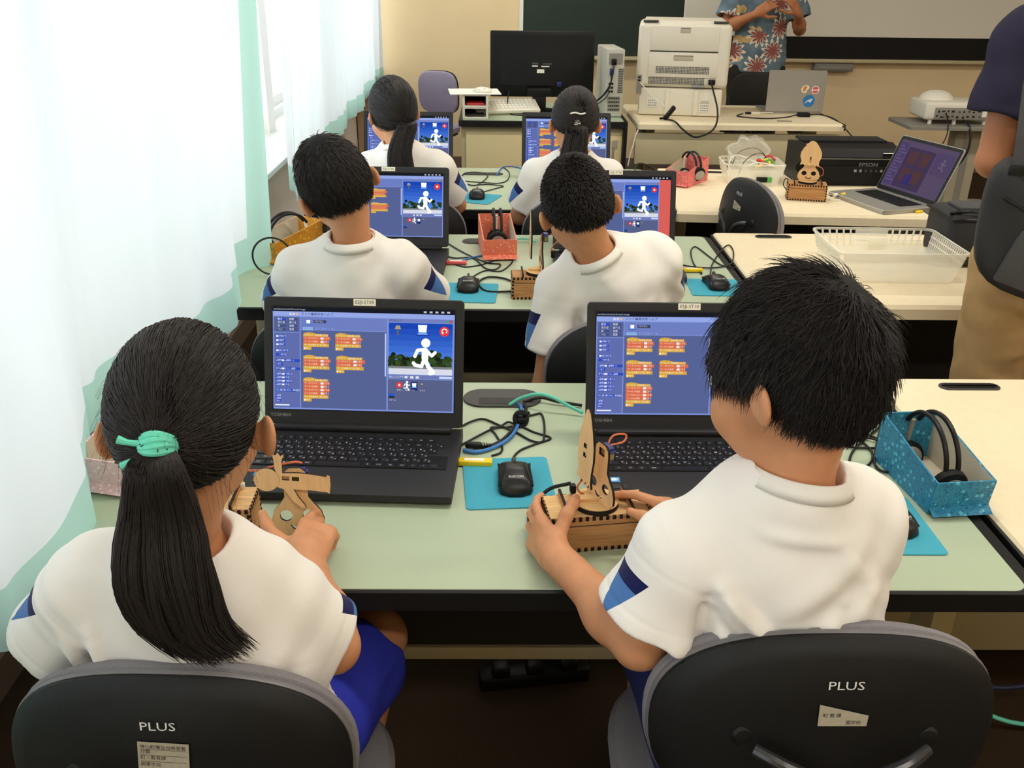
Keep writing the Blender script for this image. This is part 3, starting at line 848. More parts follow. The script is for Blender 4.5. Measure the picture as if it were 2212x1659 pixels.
# ------------------------------------------------------------------ student laptop
Sc = lambda *c: S(*c)
def runner_strokes(a, u, v, s, col):
    P = lambda x, y: (u + x * s, v + y * s * a.w / a.h)
    a.circ(*P(0.02, -0.40), 0.135 * s, col, 24)
    a.stroke([P(0.0, -0.16), P(0.0, 0.06)], 0.10 * s, col)
    a.stroke([P(-0.04, -0.2), P(-0.22, -0.18), P(-0.30, 0.0)], 0.05 * s, col)
    a.stroke([P(0.06, -0.16), P(0.20, -0.02), P(0.30, -0.12)], 0.048 * s, col)
    a.stroke([P(0.0, 0.08), P(0.10, 0.30), P(0.24, 0.46), P(0.16, 0.50)], 0.062 * s, col)
    a.stroke([P(-0.03, 0.10), P(-0.10, 0.30), P(-0.30, 0.26), P(-0.34, 0.20)], 0.052 * s, col)
def castle_scene(a, u0, v0, u1, v1, detail=True):
    W, H = u1 - u0, v1 - v0
    for i in range(8):
        f = i / 7
        a.rect(u0, v0 + H * i / 8 * 0.9, u1, v0 + H * (i + 1) / 8 * 0.9 + 0.001, Sc(24 + 60 * f, 66 + 66 * f, 170 + 50 * f))
    rnd = random.Random(5); a.lay()
    a.rect(u0, v0 + H * 0.86, u1, v1, Sc(196, 200, 214)); a.lay()
    if detail:    # keep roofs above the trees
        cx, cy = u0 + W * 0.68, v0 + H * 0.52
        for k, (hw, y) in enumerate(((0.035, 0.0), (0.05, 0.05), (0.06, 0.10))):
            a.poly([(cx - hw * W * 0.6, cy + y * H), (cx + hw * W * 0.6, cy + y * H), (cx + hw * W * 1.3, cy + (y + 0.035) * H), (cx - hw * W * 1.3, cy + (y + 0.035) * H)], Sc(60, 72, 92))
            a.rect(cx - hw * W * 0.8, cy + (y + 0.035) * H, cx + hw * W * 0.8, cy + (y + 0.055) * H, Sc(150, 158, 170))
        a.lay()
    n = 170 if detail else 60
    for k in range(n):
        x = rnd.uniform(0.02, 0.97); hgt = 0.18 + 0.16 * math.exp(-((x - 0.68) / 0.2) ** 2) + 0.12 * math.exp(-((x - 0.1) / 0.1) ** 2)
        y = 0.88 - rnd.uniform(0.02, 1) * hgt
        g = rnd.uniform(0.5, 1.3)
        a.circ(u0 + W * x, v0 + H * y, W * rnd.uniform(0.024, 0.05), Sc(min(255, 44 * g), min(255, 62 * g), 30 * g), 9)
        if k % 12 == 11: a.lay()
    a.lay(); a.rect(u0, v0 + H * 0.84, u1, v0 + H * 0.885, Sc(120, 124, 128)); a.lay()
    a.rect(u0, v0 + H * 0.885, u1, v1, Sc(206, 210, 222)); a.lay()
def lamp_icon(a, u, v, s):
    k = a.w / a.h
    a.poly([(u - 0.3 * s, v - 0.5 * s * k), (u + 0.3 * s, v - 0.5 * s * k), (u + 0.5 * s, v + 0.1 * s * k), (u - 0.5 * s, v + 0.1 * s * k)], Sc(168, 150, 120))
    a.poly([(u - 0.12 * s, v + 0.1 * s * k), (u + 0.12 * s, v + 0.1 * s * k), (u + 0.22 * s, v + 0.7 * s * k), (u + 0.12 * s, v + 1.1 * s * k), (u - 0.12 * s, v + 1.1 * s * k), (u - 0.22 * s, v + 0.7 * s * k)], Sc(88, 92, 104))
def pc_icon(a, u, v, s):
    k = a.w / a.h
    a.poly([(u - 0.5 * s, v - 0.5 * s * k), (u + 0.5 * s, v - 0.5 * s * k), (u + 0.42 * s, v + 0.3 * s * k), (u - 0.42 * s, v + 0.3 * s * k)], Sc(244, 248, 255))
    a.poly([(u - 0.45 * s, v + 0.36 * s * k), (u + 0.45 * s, v + 0.36 * s * k), (u + 0.6 * s, v + 0.55 * s * k), (u - 0.6 * s, v + 0.55 * s * k)], Sc(120, 170, 240))
    a.rect(u - 0.75 * s, v + 0.55 * s * k, u + 0.75 * s, v + 0.66 * s * k, Sc(24, 50, 140))
def red_icon(a, u, v, r, big=True):
    a.circ(u, v, r, Sc(222, 56, 60), 22); a.lay()
    k = a.w / a.h
    if big:
        a.stroke([(u + r * 0.5 * math.cos(t), v - r * 0.1 * k + r * 0.45 * k * math.sin(t)) for t in [PI * (0.75 + 1.5 * i / 10) for i in range(11)]], r * 0.09, Sc(250, 236, 236))
        a.poly([(u - r * 0.62, v + r * 0.2 * k), (u - r * 0.1, v + r * 0.2 * k), (u - r * 0.36, v + r * 0.55 * k)], Sc(250, 236, 236))
    else: a.circ(u, v, r * 0.4, Sc(250, 220, 220), 8)
def block_stack(a, u, v, n_red, wid, dense=True):
    rh = 0.0335; gold = Sc(206, 160, 62); red = Sc(206, 104, 72); u1 = u + wid
    a.poly([(u, v + 0.012), (u + 0.01, v + 0.002), (u + 0.03, v - 0.004), (u + 0.055, v + 0.002), (u + 0.075, v + 0.012), (u1 - 0.01, v + 0.012), (u1 - 0.01, v + rh + 0.004), (u, v + rh + 0.004)], gold)
    y = v + rh + 0.004
    for k in range(n_red):
        a.rect(u, y, u1 + (0.004 if k % 2 == 0 else -0.012), y + rh, red); y += rh
    a.rect(u, y, u1 - 0.003, y + rh, gold); y += rh
    a.rect(u, y, u + 0.045, y + rh * 0.9, gold)
    a.lay()
    if dense:
        a.text(u + 0.006, v + 0.024, 'イベント', 0.022, Sc(250, 240, 215)); a.text(u + 0.064, v + 0.026, 'を受け取ったとき', 0.021, Sc(252, 244, 225), sx=0.8)
        y = v + rh + 0.004
        for k in range(n_red):
            a.text(u + 0.006, y + rh / 2, 'サーボ%dの%s' % (1 + k // 2, 'スピード' if k % 2 == 0 else '角度'), 0.020, Sc(248, 214, 190))
            a.rect(u + 0.096, y + 0.006, u + 0.112, y + rh - 0.006, Sc(232, 226, 226))
            a.text(u + 0.114, y + rh / 2, 'にする', 0.021, Sc(252, 236, 222), sx=0.8); y += rh
        a.text(u + 0.006, y + rh / 2, 'サーボを動かす', 0.020, Sc(250, 238, 205)); a.text(u + 0.09, y + rh / 2, '送って待つ', 0.021, Sc(252, 244, 225), sx=0.7); y += rh
        a.circ(u + 0.008, y + rh * 0.45, 0.005, Sc(250, 240, 215), 8); a.text(u + 0.016, y + rh * 0.45, '待つ', 0.02, Sc(250, 240, 215))
    else:
        y = v + rh + 0.004
        for k in range(n_red + 2): a.rect(u + 0.01, y - rh * 0.6 + 0.002, u1 - 0.02, y - rh * 0.45, Sc(240, 216, 190)); y += rh
    a.lay()
def student_screen(dense=True, win=1.0, tint=(1, 1, 1)):
    a = Art(0.344, 0.194)
    a.rect(0, 0, 1, 1, Sc(24, 26, 34)); a.lay()
    if win < 1:
        a.rect(win, 0.05, 1, 1, Sc(206, 92, 84)); a.lay()
        a.rect(0.0, 0.05, 0.03, 1, Sc(238, 238, 246)); a.lay()
        a.rect(0.0, 0.66, 0.06, 1, Sc(84, 40, 140)); a.lay()
    x0 = 0.0 if win == 1 else 0.04
    sx = (win - x0)
    a0 = a.rect
    U = lambda u: x0 + u * sx
    def rect(u0, v0, u1, v1, c): a0(U(u0), v0, U(u1), v1, c)
    bg, pan, dark = Sc(118, 138, 204), Sc(92, 104, 164), Sc(82, 94, 142)
    rect(0, 0.042, 1, 1, bg); a.lay()
    if dense: a.text(0.004, 0.022, '/usr/share/scratch/Scratch.image', 0.024, Sc(170, 180, 205))
    for k, t in enumerate(('', '', '', '', '')): a.rect(0.83 + k * 0.032, 0.012, 0.846 + k * 0.032, 0.03, Sc(180, 186, 200))
    rect(0, 0.042, 1, 0.088, Sc(142, 160, 220)); a.lay()
    if dense:
        for uu, tx in ((0.155, 'ファイル'), (0.21, '編集'), (0.245, '共有'), (0.28, 'ヘルプ')): a.text(uu, 0.066, tx, 0.032, Sc(40, 48, 86))
        for k in range(3): a.rect(0.092 + k * 0.018, 0.055, 0.104 + k * 0.018, 0.078, Sc(200, 206, 230) if k < 2 else Sc(228, 170, 130))
    rect(0.006, 0.095, 0.148, 0.242, dark); rect(0.006, 0.25, 0.148, 0.985, pan)
    rect(0.154, 0.095, 0.628, 0.215, Sc(104, 120, 184)); rect(0.154, 0.222, 0.628, 0.985, dark)
    rect(0.636, 0.09, 0.992, 0.125, Sc(110, 122, 180)); rect(0.636, 0.635, 0.992, 0.675, Sc(104, 116, 172)); rect(0.636, 0.68, 0.992, 0.985, Sc(84, 92, 130))
    a.lay()
    names = ('動き', '制御', '見た目', '調べる', '音', '演算', 'ペン', '変数')
    for k in range(8):
        uu, vv = 0.022 + (k % 2) * 0.064, 0.108 + (k // 2) * 0.033
        rect(uu, vv, uu + 0.05, vv + 0.022, Sc(44, 74, 190) if k == 0 else Sc(66, 76, 124))
    a.lay()
    if dense:
        for k in range(8): a.text(U(0.026 + (k % 2) * 0.064), 0.119 + (k // 2) * 0.033, names[k], 0.024, Sc(225, 230, 245))
    blk = Sc(44, 72, 178)
    rows = [(0.285, 0.055, '歩動かす'), (0.325, 0.055, '度回す'), (0.365, 0.055, '度回す'), (0.425, 0.065, '度に向ける'), (0.465, 0.05, 'へ向ける'), (0.522, 0.135, 'x座標を  、y座標を  に'), (0.56, 0.04, 'へ行く'), (0.602, 0.138, '秒でx座標を  に、y座標'), (0.655, 0.095, 'x座標を  ずつ変える'), (0.69, 0.07, 'x座標を  にする'), (0.725, 0.095, 'y座標を  ずつ変える'), (0.76, 0.07, 'y座標を  にする'), (0.815, 0.11, 'もし端に着いたら、跳ね返る'), (0.868, 0.03, 'x座標'), (0.895, 0.03, 'y座標'), (0.922, 0.026, '向き')]
    for v, w, t in rows: rect(0.014, v - 0.013, 0.014 + w, v + 0.013, blk)
    a.lay()
    for i, (v, w, t) in enumerate(rows):
        if dense: a.text(U(0.034 if i < 5 else 0.017), v, t, 0.021, Sc(222, 230, 250), sx=0.85)
        else: a.rect(U(0.03), v - 0.005, U(0.014 + w * 0.9), v + 0.005, Sc(190, 205, 240))
        if i < 4: rect(0.018, v - 0.008, 0.031, v + 0.008, Sc(235, 238, 248))
        elif 5 <= i < 12 and i != 6: rect(0.05, v - 0.008, 0.062, v + 0.008, Sc(235, 238, 248))
    rect(0.01, 0.955, 0.09, 0.967, Sc(222, 228, 246))
    pc_icon(a, U(0.196), 0.142, 0.022); rect(0.225, 0.122, 0.295, 0.15, Sc(58, 64, 96)); rect(0.166, 0.192, 0.222, 0.222, Sc(140, 176, 222)); rect(0.234, 0.194, 0.30, 0.222, Sc(120, 138, 200)); rect(0.308, 0.194, 0.335, 0.222, Sc(120, 138, 200))
    rect(0.618, 0.236, 0.6255, 0.655, Sc(176, 194, 240))
    a.lay()
    if dense:
        a.text(U(0.23), 0.136, 'パソコン', 0.022, Sc(230, 232, 244)); a.text(U(0.170), 0.207, 'スクリプト', 0.022, Sc(50, 70, 130)); a.text(U(0.237), 0.208, 'コスチューム', 0.021, Sc(50, 60, 110), sx=0.9); a.text(U(0.311), 0.208, '音', 0.022, Sc(50, 60, 110))
        a.text(U(0.642), 0.107, 'はじめよう', 0.024, Sc(40, 46, 80))
    for (uu, vv, nr, w) in ((0.168, 0.245, 2, 0.145), (0.345, 0.245, 2, 0.145), (0.168, 0.465, 2, 0.148), (0.350, 0.465, 2, 0.155), (0.168, 0.685, 4, 0.142)):
        block_stack(a, U(uu), vv, nr, w * sx, dense)
    rect(0.955, 0.098, 0.967, 0.12, Sc(70, 160, 80)); rect(0.975, 0.098, 0.987, 0.12, Sc(200, 60, 60))
    s0, s1 = U(0.64), U(0.99)
    castle_scene(a, s0, 0.13, s1, 0.63, dense)
    lamp_icon(a, s0 + 0.05 * sx, 0.185, 0.034 * sx); pc_icon(a, s0 + 0.185 * sx, 0.19, 0.05 * sx); red_icon(a, s0 + 0.305 * sx, 0.205, 0.027 * sx, dense)
    a.lay()
    runner_strokes(a, s0 + 0.20 * sx, 0.45, 0.185 * sx, Sc(250, 252, 255)); a.lay()
    rect(0.92, 0.642, 0.99, 0.665, Sc(190, 206, 244)); rect(0.73, 0.645, 0.745, 0.668, Sc(210, 214, 228)); rect(0.76, 0.645, 0.778, 0.668, Sc(210, 214, 228)); rect(0.79, 0.645, 0.808, 0.668, Sc(210, 214, 228))
    a.lay()
    if dense: a.text(U(0.645), 0.656, '新しいスプライト：', 0.023, Sc(225, 230, 245))
    red_icon(a, U(0.70), 0.735, 0.017 * sx, False); runner_strokes(a, U(0.742), 0.74, 0.05 * sx, Sc(240, 244, 255)); a.lay()
    rect(0.765, 0.70, 0.80, 0.79, Sc(30, 40, 90)); a.lay()
    pc_icon(a, U(0.7825), 0.735, 0.024 * sx); lamp_icon(a, U(0.825), 0.725, 0.014 * sx); rect(0.642, 0.82, 0.674, 0.855, Sc(40, 84, 190)); a.lay()
    rect(0.642, 0.845, 0.674, 0.862, Sc(30, 44, 40))
    if dense:
        for uu, tx in ((0.685, 'ボタン…'), (0.733, '走る'), (0.766, 'パソ…'), (0.812, 'ランプ')): a.text(U(uu), 0.785, tx, 0.018, Sc(225, 230, 245))
        a.text(U(0.643), 0.885, 'ステージ', 0.018, Sc(220, 225, 240))
    return a
KEYROWS = [(0.0, ['Esc', 'F1', 'F2', 'F3', 'F4', 'F5', 'F6', 'F7', 'F8', 'F9', 'F10', 'F11', 'F12', 'Ins', 'Prt', 'Del', 'End']),
           (0.3, ['1', '2', '3', '4', '5', '6', '7', '8', '9', '0', '-', '^', '¥', 'Bs', 'Num', '/', '*']),
           (0.75, ['Q', 'W', 'E', 'R', 'T', 'Y', 'U', 'I', 'O', 'P', '@', '[', 'Ent', '7', '8', '9']),
           (1.0, ['A', 'S', 'D', 'F', 'G', 'H', 'J', 'K', 'L', ';', ':', ']', '4', '5', '6']),
           (1.4, ['Z', 'X', 'C', 'V', 'B', 'N', 'M', ',', '.', '/', '_', 'Shift', '1', '2', '3'])]
_key_mesh = {}
def add_key(parent, x, y, z, w):
    k = round(w, 3)
    if k not in _key_mesh:
        o = MB().loft([[Vector((sx * w / 2, sy * 0.0077, 0)) for sx, sy in ((-1, -1), (1, -1), (1, 1), (-1, 1))],
                       [Vector((sx * (w / 2 - 0.0012), sy * 0.0066, 0.0024)) for sx, sy in ((-1, -1), (1, -1), (1, 1), (-1, 1))]]).build('key', 'key', None, smooth=False)
        _key_mesh[k] = o.data; COL.objects.unlink(o); bpy.data.objects.remove(o)
    o = bpy.data.objects.new('key', _key_mesh[k]); COL.objects.link(o); o.parent = parent; o.location = (x, y, z)
def make_laptop(label, screen_mesh, name_tag, keys=True, lean=0.31, sticker=True, group='student laptops'):
    r = empty('laptop', (0, 0, 0), 0, label, 'laptop', group)
    b = MB()
    prof = [(0.024, 0.004), (0.024, 0.026), (0.012, 0.030), (-0.205, 0.024), (-0.218, 0.020), (-0.221, 0.010), (-0.214, 0.004)]
    b.loft([[Vector((x, y, z)) for y, z in prof] for x in (-0.189, -0.187, 0.187, 0.189)])
    b.build('base', 'lap_black', r, angle=30)
    sl = 0.006 / 0.217
    MB().rbox((0, 0.0, 0.0345), (0.34, 0.020, 0.012), 0.005).build('hinge_cover', 'lap_black', r)
    if keys:
        kb = MB().box((-0.004, -0.082, 0.0262), (0.352, 0.108, 0.002), X=None).build('key_well', 'black_matte', r, smooth=False)
        kb.rotation_euler = (0.0, 0, 0)
        leg = MB()
        for ri, (off, ks) in enumerate(KEYROWS):
            y = -0.0365 - ri * 0.0182
            z = 0.0272 + (y + 0.082) * sl
            x = -0.172 + (0.006 if ri == 0 else 0.019 * (0.9 + off))
            if ri > 0:
                wl_ = 0.019 * (0.9 + off) - 0.004; add_key(r, -0.172 - 0.0055 + wl_ / 2, y, z, wl_)
                add_text(leg, ['', '半/全', 'Tab', 'Caps', 'Shift'][ri], 0.0045, TR((-0.172 + wl_ / 2 - 0.004, y, z + 0.0026)))
            for kx in ks:
                add_key(r, x, y, z, 0.0165)
                add_text(leg, kx, 0.0058 if len(kx) == 1 else 0.0036, TR((x - (0.003 if len(kx) == 1 else 0), y + (0.002 if len(kx) == 1 else 0), z + 0.0026)))
                if len(kx) == 1 and ri > 0: add_text(leg, 'ぬふあうえおやゆよわほへーたていすかんなにらせちとしはきくまのりれけむつさそひこみもねるめろ'[(ri * 13 + ks.index(kx)) % 44], 0.0046, TR((x + 0.0042, y - 0.003, z + 0.0026)))
                x += 0.0188
        y = -0.0365 - 5 * 0.0182; z = 0.0272 + (y + 0.082) * sl
        for kx, w, t in ((-0.165, 0.024, 'Ctrl'), (-0.140, 0.019, 'Fn'), (-0.119, 0.017, '田'), (-0.099, 0.017, 'Alt'), (-0.077, 0.021, '無変'), (-0.022, 0.083, ''), (0.031, 0.017, '変'), (0.051, 0.017, 'かな'), (0.072, 0.019, 'Alt'), (0.093, 0.017, 'Ctrl'), (0.112, 0.017, '←'), (0.131, 0.017, '↓'), (0.150, 0.017, '→')):
            add_key(r, kx, y, z, w)
            if t: add_text(leg, t, 0.0042, TR((kx, y, z + 0.0026)))
        leg.build('key_legends', 'white_print', r, smooth=False, kind='stuff')
        MB().slab((-0.035, -0.178, 0.0258), (0.095, 0.055, 0.0016), 0.004).build('touchpad', 'lap_black', r).rotation_euler = (sl, 0, 0)
        if sticker:
            st = Art(0.020, 0.017); st.rect(0, 0, 1, 1, S(64, 128, 196)); st.lay(); st.poly([(0.1, 0.25), (0.9, 0.15), (0.9, 0.7), (0.2, 0.85)], S(150, 200, 236)); st.lay()
            st.circ(0.5, 0.45, 0.25, S(222, 236, 248), 14)
            st.build('sticker', 'print', r, TR((-0.152, -0.165, 0.0260), rx=sl))
            MB().box((-0.146, -0.188, 0.0253), (0.024, 0.012, 0.0008)).build('spec_sticker', 'dark_grey', r, smooth=False)
    X = TR((0, 0.006, 0.034)) @ Matrix.Rotation(PI / 2 - lean, 4, 'X')     # local x right, y up the lid, z toward the user
    lid = MB().slab((0, 0.123, -0.005), (0.378, 0.242, 0.012), 0.008, 0, ch=0.0015, X=X).build('lid', 'lap_black', r)
    MB().slab((0, 0.128, 0.0012), (0.349, 0.199, 0.0006), 0.001, X=X).build('screen_frame', 'black', r)
    so = bpy.data.objects.new('screen', screen_mesh); COL.objects.link(so); so.parent = r
    so.matrix_local = X @ TR((0, 0.128, 0.0017))
    t = MB(); add_text(t, 'TOSHIBA', 0.0085, X @ TR((-0.158, 0.0195, 0.0015)), sx=1.15); t.build('brand_mark', 'grey_print', r, smooth=False)
    if name_tag:
        tg = MB().box((0.002, 0.2365, 0.0018), (0.042, 0.0125, 0.0006), X=X).build('name_tag', 'label', r, smooth=False)
        t = MB(); add_text(t, name_tag, 0.0092, X @ TR((0.002, 0.2365, 0.0023))); t.build('tag_print', 'ink', tg, smooth=False)
    return r
_tmp = student_screen(True).build('screen', 'screen'); SCR_A = _tmp.data; bpy.data.objects.remove(_tmp)
_tmp = student_screen(False).build('screen', 'screen'); SCR_B = _tmp.data; bpy.data.objects.remove(_tmp)
_tmp = student_screen(False, 0.90).build('screen', 'screen'); SCR_C = _tmp.data; bpy.data.objects.remove(_tmp)

LAPS = [  # hinge centre, turn, screen, tag, keys, label
    ((-0.256, 1.572, 0.70), -0.046, SCR_A, 'ESJI-ST09', True, 'black laptop showing coloured code blocks in front of the near girl'),
    ((0.357, 1.562, 0.70), -0.004, SCR_A, 'ESJI-ST10', True, 'black laptop showing coloured code blocks in front of the near boy'),
    ((-0.345, 2.800, 0.70), -0.03, SCR_B, 'ESJI-ST06', False, 'black laptop half hidden by the head of the left boy in the middle row'),
    ((0.358, 2.780, 0.70), 0.0, SCR_C, 'ESJI-ST08', False, 'black laptop with a red strip on its screen before the cropped haired boy'),
    ((-0.385, 3.960, 0.70), -0.01, SCR_B, None, False, 'black laptop in front of the far girl with the long ponytail'),
    ((0.286, 3.975, 0.70), 0.0, SCR_B, None, False, 'black laptop in front of the far girl with the white hair clip'),
]
for loc, rz, scr, nt_, keys, lab in LAPS:
    place(make_laptop(lab, scr, nt_, keys, sticker=keys), loc, rz)

CH = make_chair('office_chair', 'black backed office chair holding the near boy', sticker='torn')
place(CH, (0.415, 1.05, 0), 0.0)
c2 = make_chair('office_chair', 'black backed office chair holding the near girl, with a whole silver sticker', sticker='whole')
place(c2, (-0.383, 1.008, 0), -0.03); c2.scale = (0.96, 0.96, 0.96)
CHAIRS = [((0.325, 2.13, 0), 0.05, 'black backed office chair holding the cropped haired boy in the middle row'),
          ((-0.36, 2.16, 0), 0.0, 'black backed office chair holding the left boy in the middle row'),
          ((-0.335, 3.32, 0), 0.0, 'black backed office chair holding the far girl with the long ponytail'),
          ((0.305, 3.33, 0), 0.0, 'black backed office chair holding the far girl with the hair clip'),
          ((1.028, 3.340, 0), -1.26, 'empty black backed office chair turned sideways before the cream printer desk')]
for loc, rz, lab in CHAIRS:
    ch_ = place(copy_tree(CH), loc, rz, lab)
ch_.scale = (0.85, 0.85, 1.04)     # the empty one is a smaller, higher set chair
# ------------------------------------------------------------------ mice, mats, cables, sticks
def make_mouse(label):
    r = empty('mouse', (0, 0, 0), 0, label, 'mouse', 'black mice on blue mats')
    rings = []
    for t in np.linspace(0, 1, 15):
        y = 0.05 - 0.1 * t
        w = float(np.interp(t, [0, 0.06, 0.3, 0.55, 0.8, 0.94, 1], [0.024, 0.030, 0.0265, 0.0275, 0.031, 0.026, 0.012]))
        h = float(np.interp(t, [0, 0.08, 0.35, 0.6, 0.85, 1], [0.010, 0.019, 0.030, 0.034, 0.026, 0.008]))
        R = []
        for k in range(17):
            a = PI * k / 16
            c, s_ = math.cos(a), math.sin(a)
            R.append(Vector((w * math.copysign(abs(c) ** 0.62, c), y, 0.0015 + h * abs(s_) ** 0.7)))
        R.append(Vector((-w * 0.92, y, 0.0005))); R.append(Vector((w * 0.92, y, 0.0005)))
        rings.append(R[:17] + [R[17], R[18]])
    MB().loft(rings).build('mouse_body', 'mouse', r, angle=50)
    for sx in (-1, 1):
        MB().tube([(sx * 0.0285, 0.046, 0.012), (sx * 0.025, 0.02, 0.017), (sx * 0.0262, -0.01, 0.018), (sx * 0.0292, -0.034, 0.013)], [0.002, 0.004, 0.004, 0.002], 8).build('side_grip', 'black_matte', r)
    MB().cyl((-0.003, 0.030, 0.026), (0.003, 0.030, 0.026), 0.008, n=14).build('scroll_wheel', 'dark_grey', r)
    MB().tube([(0, 0.049, 0.012), (0, 0.060, 0.008)], [0.003, 0.0025], 8).build('cable_boot', 'cable_black', r)
    t = MB(); add_text(t, 'ELECOM', 0.0058, TR((0, -0.034, 0.0325), rx=0.42), sx=1.2); t.build('brand_mark', 'white_print', r, smooth=False)
    return r
MATS = [((0.02, 1.429), (0.157, 0.174), 0.075, 'blue mouse mat between the two near laptops', (0.032, 1.425, 0.03), 'black mouse on the blue mat between the two near laptops'),
        ((0.637, 1.297), (0.157, 0.174), 0.0, 'blue mouse mat beside the near boy and the blue paper box', (0.655, 1.300, 0.1), 'black mouse mostly hidden behind the near boy'),
        ((-0.078, 2.466), (0.15, 0.165), -0.05, 'blue mouse mat beside the wooden robot box in the middle row', (-0.085, 2.503, 0.0), 'black mouse between the two middle row boys'),
        ((0.622, 2.53), (0.15, 0.15), -0.03, 'blue mouse mat at the right end of the middle green desk', (0.628, 2.54, 0.1), 'black mouse at the right end of the middle green desk'),
        ((-0.083, 3.605), (0.15, 0.165), -0.35, 'blue mouse mat between the two far girls', (-0.085, 3.62, 0.0), 'black mouse between the two far girls')]
mouse0 = None
for (x, y), sz, rz, lab, (mx, my, mr), mlab in MATS:
    m_ = MB().slab((0, 0, 0.001), (sz[0], sz[1], 0.002), 0.009, 0, ch=0.0004).build('mouse_mat', 'blue_mat', None, angle=35)
    place(m_, (x, y, 0.7005), rz); tag(m_, lab, 'mouse mat', 'blue mouse mats')
    if mouse0 is None: mouse0 = make_mouse(mlab); c_ = mouse0
    else: c_ = copy_tree(mouse0)
    place(c_, (mx, my, 0.7026), mr, mlab)

